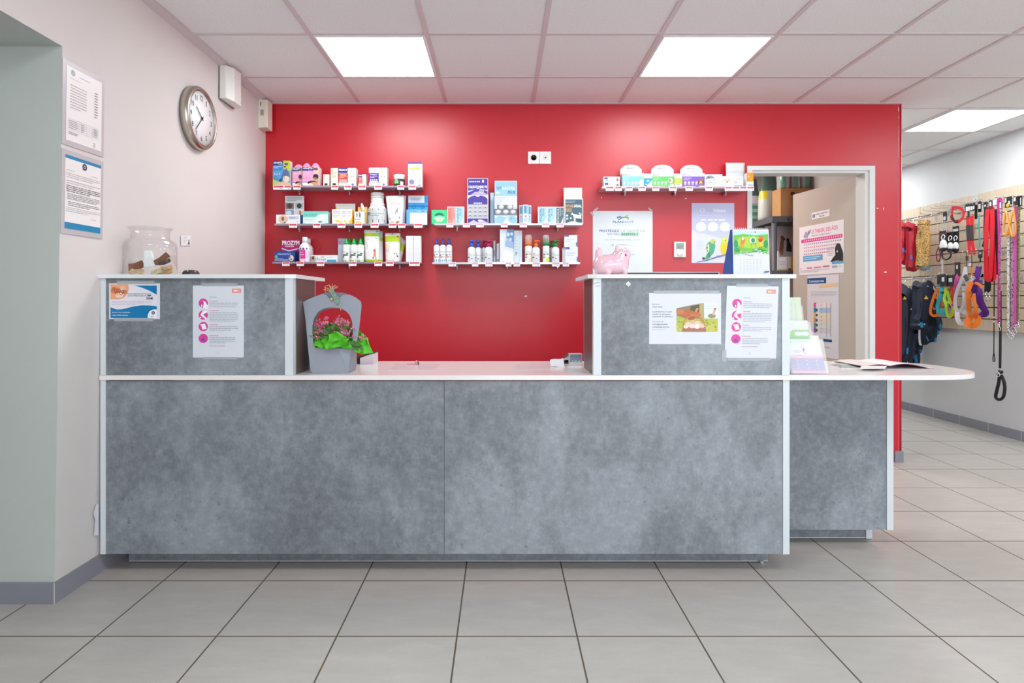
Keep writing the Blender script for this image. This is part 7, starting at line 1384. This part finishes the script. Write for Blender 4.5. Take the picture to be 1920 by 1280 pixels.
lead('hanging_lead_tag', 'black card with a white label and chain collar left of the red collar', [('card', TG_(1768,1775,398,415,3.98,((.1,.1,.75,.5),)), R(1770,400,3.98)), ('chain', both(*[Tb([(x-1,y),(x,y-1.6),(x+1,y),(x,y+1.6)], .0025, CHROME, 3.97, closed=True) for x, y in ((1766.5,418),(1767,421.5),(1767,425),(1767.5,428.5),(1767,432),(1771,419),(1771.5,423),(1771.5,427),(1771,431))]), None)], cat='collar')
lead('hanging_dog_collar', 'round red dog collar hanging open above the retractable leads', [('band', S([(1786,391),(1785,402),(1787,412),(1793,416),(1800,414),(1806,405),(1807,398),(1802,391),(1795,389),(1788,389)], .024, RD, 3.94, closed=True), R(1795,400,3.94)), ('buckle', both(S([(1784,403),(1785,412)], .03, RDD, 3.935, n=0), S([(1786,408),(1790,415),(1795,415.5)], .02, BK, 3.932)), None)], cat='collar')
for (x0, x1, y0, y1, X, l, wc) in ((1761,1776,434,470,3.93,'leftmost of the three black packs with a white teardrop reel',0),(1776,1787,436,472,3.95,'middle one of the three black packs with a white teardrop reel',1),(1786,1797.5,425,472,3.97,'rightmost and tallest of the three black packs with a white reel',1)):
    def pk(mb, x0=x0, x1=x1, y0=y0, y1=y1, X=X, wc=wc):
        a = R(x0,y1,X); U = Vector((0, R(x1,y1,X).y-a.y, 0)); V = Vector((0,0,R(x0,y0,X).z-a.z)); mb.obox(a, U, V, (.004,0,0), TAGM)
        mb.prints(a, U, V, [('r',.1,.82,.9,.87,'#8f2a3a')] + ([('r',.08,.78 if y0 > 430 else .80,.92,.9,'#e6e4e4')] if y0 < 430 else []), .0004)
    cx_, by = (x0+x1)/2, y1
    def reel(mb, cx_=cx_, by=by, X=X, w=(x1-x0)):
        c = R(cx_, by-10, X-.012); r = .5*w*c.y/F*1.2; mb.ball(c, .014, r*1.05, r*1.25, M('#e9e8e6', .25), 14, 10)
    def foot(mb, cx_=cx_, by=by, X=X, w=(x1-x0)): c = R(cx_, by-3, X-.013); mb.ball(c, .016, .5*w*c.y/F*1.2, .022, BK, 12, 8)
    lead('hanging_retractable_lead', l, [('card', pk, R(cx_,y1,X)), ('reel', reel, None), ('grip', foot, None), ('cord_loop', Tb([(cx_-2,by-20),(cx_-3,by-26),(cx_,by-30),(cx_+3,by-27),(cx_+1,by-22)], .0042, '#dcdcdc', X-.014), None)], group='retractable leads in a row', cat='retractable lead')
lead('hanging_lead_loop', 'dark red lead loop hanging below the leftmost retractable lead', [('loop', S([(1760,463),(1756,474),(1757,488),(1761,489),(1763,478),(1761,466)], .010, RDD, 3.92), R(1760,480,3.92))], hk=False)
lead('hanging_lead_loop', 'black round lead loop hanging below the middle retractable lead', [('loop', Tb([(1766,470),(1767,482),(1774,486.5),(1782,481),(1783,470)], .007, '#26262c', 3.92), R(1774,480,3.92))], hk=False)
lead('hanging_chain_lead', 'bright chain lead hanging above the black lead tags', [('chain', both(*[Tb([(1767-1.3+.3*(k%2),487+3.6*k),(1767,485+3.6*k),(1768.6,487+3.6*k),(1767,489.2+3.6*k)], .003, CHROME, 3.93, closed=True) for k in range(8)]), R(1767,500,3.93))])
lead('hanging_padded_lead', 'pair of red leads with dark grey padding and white-labelled tags', [('strap', both(S([(1814,405),(1815,430),(1817,455),(1818,477)], .032, RD, 3.93), S([(1821,405),(1821,430),(1823,455),(1828,477)], .032, RD, 3.93)), R(1818,440,3.93)), ('padding', both(S([(1814,422),(1815,436),(1816,450)], .036, '#3a3438', 3.926), S([(1821,422),(1821.5,436),(1823,450)], .036, '#3a3438', 3.926)), None), ('tag', both(TG_(1810,1828,383,398,3.925,((.05,.1,.5,.65),(.55,.15,.75,.6),(.8,.2,.95,.6))), S([(1816,397),(1816,407)], .02, BK, 3.92, n=0)), None)])
lead('hanging_slim_lead', 'slim orange lead half hidden behind the padded red leads', [('strap', S([(1826,402),(1825,420),(1824.5,450)], .014, ORG_, 3.95), R(1826,430,3.95))])
lead('hanging_slim_lead', 'slim turquoise lead with a black tag left of the big red lead', [('strap', S([(1836,402),(1835.5,425),(1837,445),(1836.5,465)], .014, M('#3fb4b4',.5), 3.97), R(1836,430,3.97)), ('tag', TG_(1833.5,1840,378,398,3.965,((.15,.3,.8,.75),)), None)])
lead('hanging_lead_tag', 'narrow black buckle pack between the padded leads and the turquoise one', [('card', TG_(1827.5,1832,384,411,3.955,()), R(1830,400,3.955))])
lead('hanging_wide_lead', 'wide bright red lead folded in long loops with a black end', [('strap', both(S([(1852,392),(1850,420),(1849,460),(1849,500),(1850,521),(1856,521),(1858,495),(1860,450),(1861,415),(1860,392)], .042, RD, 3.90), S([(1854,392),(1858,430),(1862,470),(1864,510),(1863,522),(1858,520),(1857,480)], .042, RD, 3.91), S([(1853,395),(1855,392),(1859,391),(1862,396)], .04, RDD, 3.905)), R(1856,460,3.9)), ('end_strap', both(S([(1850,515),(1851,532),(1850,548)], .05, BK, 3.902), S([(1853,518),(1855,535),(1854,546)], .03, BK, 3.91)), None), ('snap_hook', both(clip(1848.5,556,3.895,1.3), clip(1854.5,556,3.905,1.2)), None)])
lead('hanging_black_lead', 'black lead folded behind the left side of the red lead', [('strap', S([(1848,388),(1847,420),(1847,450),(1843,463)], .03, BK, 3.94), R(1847,420,3.94)), ('tag', TG_(1844,1851,379,392,3.935,((.2,.3,.6,.6),)), None)], hk='black lead on the left of the red one')
lead('hanging_black_lead', 'black lead folded between the red lead and the magenta one', [('strap', both(S([(1868,392),(1868,430),(1867,480),(1868,515)], .034, BK, 3.945), ), R(1868,430,3.945)), ('tag', both(TG_(1854,1861,376,391,3.93,((.2,.3,.7,.8),)), TG_(1861,1870,374,386,3.925,((.05,.05,.95,.95),))), None)], hk='black lead right of the wide red one')
m, N, L, b = newmat('magenta_pattern'); tc = N.new('ShaderNodeTexCoord').outputs['Object']; n1 = noise(N, L, tc, 120, 2); r = ramp(N, [(.45,'#7a1a5c'),(.55,'#c98ab8')]); L.new(n1.outputs['Fac'], r.inputs['Fac']); L.new(r.outputs['Color'], b.inputs['Base Color']); MPAT = m
lead('hanging_long_lead', 'long magenta lead with a chrome snap at its lower end', [('strap', both(S([(1871,376),(1872,400),(1873,440),(1873,500),(1872.5,560),(1872.5,606)], .020, MG, 3.9), S([(1879,376),(1877,420),(1875,470),(1874.6,530),(1874.6,604)], .012, MPAT, 3.895), S([(1871,378),(1875,372),(1879,378)], .018, MG, 3.897)), R(1873,480,3.9)), ('tag', TG_(1874,1877.5,378,392,3.893,((.1,.1,.9,.9),)), None), ('snap_hook', clip(1873.6,613,3.895,1.2), None)])
lead('hanging_slip_lead', 'thick black rope slip lead with a big loop near the floor', [('rope', both(Tb([(1875.5,545),(1875.5,600),(1875.5,650),(1875,690)], .0085, BK, 3.93, n=3), Tb([(1874,702),(1873,715),(1869,732),(1867,744),(1873,749),(1881,744),(1884,728),(1882,714),(1877,703)], .0115, BK, 3.93), Tb([(1873,694),(1876,699),(1879,698),(1878,695)], .0075, BK, 3.925)), R(1875,740,3.93)), ('ring', Tb([(1868.5,702),(1871,698),(1874.5,701),(1874,705),(1870,706)], .004, CHROME, 3.915, closed=True), None)])
lead('hanging_thin_cord', 'thin black cord with two pale beads and a small end loop', [('cord', both(Tb([(1864.5,520),(1864,560),(1863.8,600),(1863.6,640),(1863.5,662)], .0036, BK, 3.94), Tb([(1863.5,662),(1861.8,672),(1862.3,677),(1865,677),(1865.3,672)], .0036, BK, 3.94, closed=True)), R(1864,600,3.94)), ('bead', both(lambda mb: mb.ball(R(1864,595,3.935), .006,.006,.006, M('#e9e0c4',.4), 8, 6), lambda mb: mb.ball(R(1864,603,3.935), .007,.007,.008, M('#e9e0c4',.4), 8, 6)), None)])
lead('hanging_rope_harness', 'orange rope cat harness hanging in front of the patterned leads', [('rope', both(Tb([(1886,393),(1884,410),(1881.5,430),(1884,440),(1889,442),(1893,430),(1890,410),(1887,395)], .0065, '#f09a3c', 3.86, closed=True), Tb([(1899,394),(1896,410),(1894,428),(1896,440),(1901,443),(1904,430),(1903,412),(1900,396)], .0065, '#f09a3c', 3.86, closed=True), Tb([(1886,395),(1892,420),(1898,444)], .0055, '#f2a850', 3.855), Tb([(1899,396),(1893,420),(1887,441)], .0055, '#f2a850', 3.853)), R(1892,420,3.86)), ('tag', both(TG_(1884,1897,370,390,3.87,((.05,.5,.25,.9),(.5,.3,.75,.6)))), None)], cat='harness')
def patm(name, a, b_, sc):
    m, N, L, b = newmat(name); tc = N.new('ShaderNodeTexCoord').outputs['Object']; v = N.new('ShaderNodeTexVoronoi'); v.inputs['Scale'].default_value = sc; L.new(tc, v.inputs['Vector']); r = ramp(N, [(.3,a),(.42,b_)]); L.new(v.outputs['Distance'], r.inputs['Fac']); L.new(r.outputs['Color'], b.inputs['Base Color']); b.inputs['Roughness'].default_value = .6; return m
for (xa, xb, y0, y1, col, w, X, l) in ((1890.5,1890.3,440,612,patm('grey_pattern','#6a6460','#dcd8d4',70),.02,3.88,'grey and white patterned lead hanging left in the right-edge bunch'),(1894,1894,440,618,patm('brown_pattern','#5a4a48','#a39490',80),.012,3.9,'narrow brown patterned lead second in the right-edge bunch'),(1898.5,1898,445,622,patm('plum_pattern','#3a1030','#b48aa8',60),.026,3.885,'plum patterned lead in the middle of the right-edge bunch'),(1904,1903,386,612,PKM,.02,3.88,'plain pink lead in the right-edge bunch'),(1906.5,1906,386,606,patm('black_pattern','#1a1a1e','#8a8a90',80),.014,3.9,'black dotted lead right of the plain pink one'),(1911,1909,386,602,patm('olive_pattern','#4f5a34','#a3ad72',70),.018,3.9,'olive green patterned lead at the right of the bunch')):
    lead('hanging_patterned_lead', l, [('strap', S([(xa,y0),((xa+xb)/2,(y0+y1)/2),(xb,y1)], w, col, X), R(xb,y1,X)), ('snap_hook', clip(xb, y1+7, X-.003, 1.4), None)], group='patterned leads at the right edge')
lead('hanging_lead_tag', 'cluster of black lead cards above the olive and pink leads', [('card', both(TG_(1900,1909,369,386,3.865,((.1,.5,.5,.9),)), TG_(1908,1916,368,387,3.875,((.6,.1,.85,.8),))), R(1908,386,3.87))])
mb = MB(); a = R(1889.5,385,3.858); mb.ball(a, .004,.016,.016, M('#f0b428',.4), 10, 6); tag(mb.build('hanging_sticker'), 'small yellow round sticker on the black tag of the orange rope harness', 'sticker')
mb = MB(); a = R(1823.5,377,SLX-.002); U = Vector((0,R(1833.5,377,SLX).y-a.y,0)); V = Vector((0,0,.062)); mb.obox(a, U, V, (-.0008,0,0), PAPER); mb.prints(a+Vector((-.0008,0,0)), U, V, [('l',.1,.3,.9,.9,3,'#a9a9b0'),('r',.5,.08,.8,.22,'#8a8a90')]); tag(mb.build('hanging_price_card'), 'small white price card pinned at the top of the slat panel', 'price card')
mb = MB(); a = R(1752.5,415,SLX-.002); U = Vector((0,R(1757,415,SLX).y-a.y,0)); V = Vector((0,0,.075)); mb.obox(a, U, V, (-.0008,0,0), M('#c9c4bc',.5)); mb.prints(a+Vector((-.0008,0,0)), U, V, [('l',.1,.2,.9,.8,4,'#8f8a86')]); tag(mb.build('hanging_price_card'), 'small grey price card right of the leopard coat', 'price card')
# harnesses of the lower row
def loops(*L_): return both(*L_)
_WB = {}
def webbing(base):     # woven tape: fine ribs across the colour
    if base.name in _WB: return _WB[base.name]
    m = base.copy(); N = m.node_tree.nodes; L = m.node_tree.links; b = N['Principled BSDF']; tc = N.new('ShaderNodeTexCoord').outputs['Object']
    wv = N.new('ShaderNodeTexWave'); wv.inputs['Scale'].default_value = 90; wv.bands_direction = 'Z'; L.new(tc, wv.inputs['Vector']); c = tuple(b.inputs['Base Color'].default_value)
    r = N.new('ShaderNodeValToRGB'); r.color_ramp.elements[0].color = (*[x*.72 for x in c[:3]], 1); r.color_ramp.elements[1].color = c; L.new(wv.outputs['Fac'], r.inputs['Fac']); L.new(r.outputs['Color'], b.inputs['Base Color'])
    _WB[base.name] = m; return m
def har(label, col, straps, X, tagp=None, extra=(), group='harnesses on the lower hooks'):
    base = R(straps[0][0][-1][0], straps[0][0][-1][1], X)
    parts = [('strap', both(*[S(p, w, webbing(col), X-.006*i, closed=cl, th=.004, wave=.016 if len(p) > 4 else .006, tilt=(-.55,-.2,-.75)[i % 3] if len(p) > 4 else -.4) for i, (p, w, cl) in enumerate(straps)]), base)]
    if tagp: parts.append(('tag', TG_(*tagp[:4], X-.01, tagp[4] if len(tagp) > 4 else ((.25,.4,.7,.75),)), None))
    for nm, f in extra: parts.append((nm, f, None))
    return lead('hanging_harness', label, parts, group=group, cat='harness')
har('small orange harness at the left of the lower row in front of the navy coat', ORG_, [([(1758,540),(1754,555),(1749,575),(1747,588),(1752,592),(1757,585),(1760,565),(1761,545)],.022,False),([(1750,578),(1757,576),(1760,570)],.026,False),([(1754,558),(1760,556)],.022,False)], 3.88, extra=[('buckle', S([(1749,574),(1756,577)], .014, BK, 3.86, n=0))])
har('small turquoise harness second in the lower row under black tags', TQ, [([(1766,536),(1767,550),(1764,562),(1760,575),(1763,587),(1769,588),(1772,575),(1770,558),(1768,545)],.026,False),([(1761,562),(1771,560)],.02,False),([(1762,580),(1771,582)],.02,False)], 3.87, tagp=(1763,1774,514,537), extra=[('buckle', S([(1764,548),(1770,549)], .014, BK, 3.855, n=0))])
har('small lime green harness third in the lower row under a black tag', LI, [([(1773,538),(1774,550),(1774,560),(1777,572),(1776,585),(1778,594),(1783,588),(1783,575),(1778,562),(1776,545)],.022,False),([(1774,565),(1781,568)],.018,False)], 3.88, tagp=(1775,1790,516,537))
har('red-orange harness partly behind the pink strap in the lower row', OR2, [([(1792,518),(1788,535),(1782,550),(1783,570),(1786,580),(1782,592),(1788,590),(1791,578)],.022,False),([(1790,530),(1786,550),(1786,570)],.02,False)], 3.92)
har('pink strap harness hanging under a black card in the lower row', PKM, [([(1799,512),(1797,525),(1792,545),(1788,562),(1787,573)],.030,False)], 3.86, tagp=(1790,1800,492,517,((.3,.5,.6,.8),)), extra=[('buckle', S([(1786.5,569),(1788,573)], .04, M('#9a2a78',.5), 3.85, n=0))])
har('light grey webbing harness with two long loops in the lower row', GRY, [([(1811,501),(1808,520),(1800,540),(1794,560),(1792,578),(1796,584),(1803,572),(1805,550),(1806,535)],.026,False),([(1806,545),(1811,560),(1812,575),(1806,586),(1801,583)],.022,False),([(1795,582),(1798,595),(1803,605),(1809,606),(1815,600),(1813,588),(1805,584)],.034,False),([(1808,520),(1816,530),(1824,522),(1828,520)],.024,False),([(1815,530),(1814,548),(1815,565)],.03,False),([(1810,500),(1812,514)],.018,False)], 3.85, extra=[('buckle', S([(1809,516),(1814,526)], .03, M('#4a4a4e',.4), 3.815, th=.01)), ('buckle', S([(1800,547),(1813,546)], .012, M('#8a8684',.4), 3.81, n=0)), ('buckle', S([(1794,583),(1803,583)], .016, M('#b9b6b4',.4), 3.815, n=0, th=.008)), ('cord', Tb([(1812.5,473),(1812.5,488),(1811.5,500)], .0025, BK, 3.85, n=0))])
har('bright orange harness with a wide bottom loop in the lower row', ORG_, [([(1822,528),(1819,545),(1818,560),(1815,580),(1816,592),(1820,596)],.034,False),([(1826,550),(1831,570),(1834,585),(1830,594),(1824,592),(1826,575),(1824,555)],.026,False),([(1819,594),(1818,607),(1827,610),(1830,598),(1826,592)],.048,False),([(1828,530),(1836,533),(1842,540)],.02,False)], 3.83, extra=[('hanging_strap', S([(1822,498),(1822,510),(1822,518)], .016, ORG_, 3.835)), ('ring', Tb([(1820,519),(1822,517.5),(1825,519),(1822,521)], .003, CHROME, 3.805, closed=True)), ('buckle', S([(1816,549),(1821,549)], .02, M('#c9561a',.4), 3.79, n=0, th=.008)), ('buckle', S([(1817,593),(1830,593)], .018, M('#c9561a',.4), 3.79, n=0, th=.008)), ('tag', TG_(1815,1822,492,500,3.83,((.1,.1,.9,.9),),)), ('cord', Tb([(1822,473),(1822,486),(1822,498)], .0025, BK, 3.835, n=0))])
har('purple padded harness at the right of the lower row', PUR, [([(1836,499),(1835,515),(1832,535),(1829,550),(1833,560),(1839,575),(1845,585),(1843,590),(1838,586)],.042,False),([(1838,525),(1841,545),(1843,565),(1846,582),(1842,590),(1836,590)],.036,False),([(1838,588),(1838,598),(1832,604),(1828,603)],.03,False)], 3.88, extra=[('buckle', both(TG_(1834,1841.5,470,484,3.87,((.2,.5,.4,.8),(.6,.5,.8,.8))), S([(1838,483),(1838,492)], .014, BK, 3.87, n=0), Tb([(1834.5,499),(1836,493),(1839,494),(1838.5,499)], .003, '#9a8f5a', 3.868, closed=True))), ('side_strap', S([(1831,545),(1842,550)], .03, M('#4a1f74',.55), 3.862, n=0))])
lead('hanging_lead_tag', 'pair of black cards with white marks above the turquoise harness hooks', [('card', TG_(1757,1763,517,533,3.9,()), R(1760,530,3.9))])
# ================= camera and light =================
cam = bpy.data.cameras.new('camera'); co = bpy.data.objects.new('camera', cam); COL.objects.link(co)
co.location = (0, 0, EYE); co.rotation_euler = (math.pi/2, 0, 0)
cam.sensor_width = 36; cam.lens = 36*F/1920; cam.shift_x = (960-CX)/1920; cam.shift_y = (CY-640)/1920; cam.clip_start = .02
SC.camera = co
w = bpy.data.worlds.new('daylight'); SC.world = w; w.use_nodes = True
N = w.node_tree.nodes; L = w.node_tree.links; bg = N['Background']
bg.inputs['Color'].default_value = (.86, .93, 1.0, 1); bg.inputs['Strength'].default_value = SKY
for i, (a, b) in enumerate(WINS):
    l = bpy.data.lights.new('window_portal', 'AREA'); l.shape = 'RECTANGLE'; l.size = b-a; l.size_y = ZW1-ZW0; l.cycles.is_portal = True
    o = bpy.data.objects.new('window_portal', l); COL.objects.link(o); o.location = ((a+b)/2, YREAR-.21, (ZW0+ZW1)/2); o.rotation_euler = (math.pi/2, 0, 0)
l = bpy.data.lights.new('store_fill_light', 'AREA'); l.size = .6; l.energy = 22; l.color = (1, .95, .88)  # fill light added to brighten the store room, without a fitting
o = bpy.data.objects.new('store_fill_light', l); COL.objects.link(o); o.location = (1.5, 5.35, CEIL-.03)
v = SC.view_settings; v.view_transform = 'Standard'; v.look = 'None'; v.gamma = 1; v.use_curve_mapping = False; v.exposure = EXPO
SC.cycles.max_bounces = 10; SC.cycles.diffuse_bounces = 6; SC.cycles.transmission_bounces = 10; SC.cycles.transparent_max_bounces = 12
SC.cycles.sample_clamp_indirect = 6; SC.cycles.caustics_refractive = False; SC.cycles.caustics_reflective = False
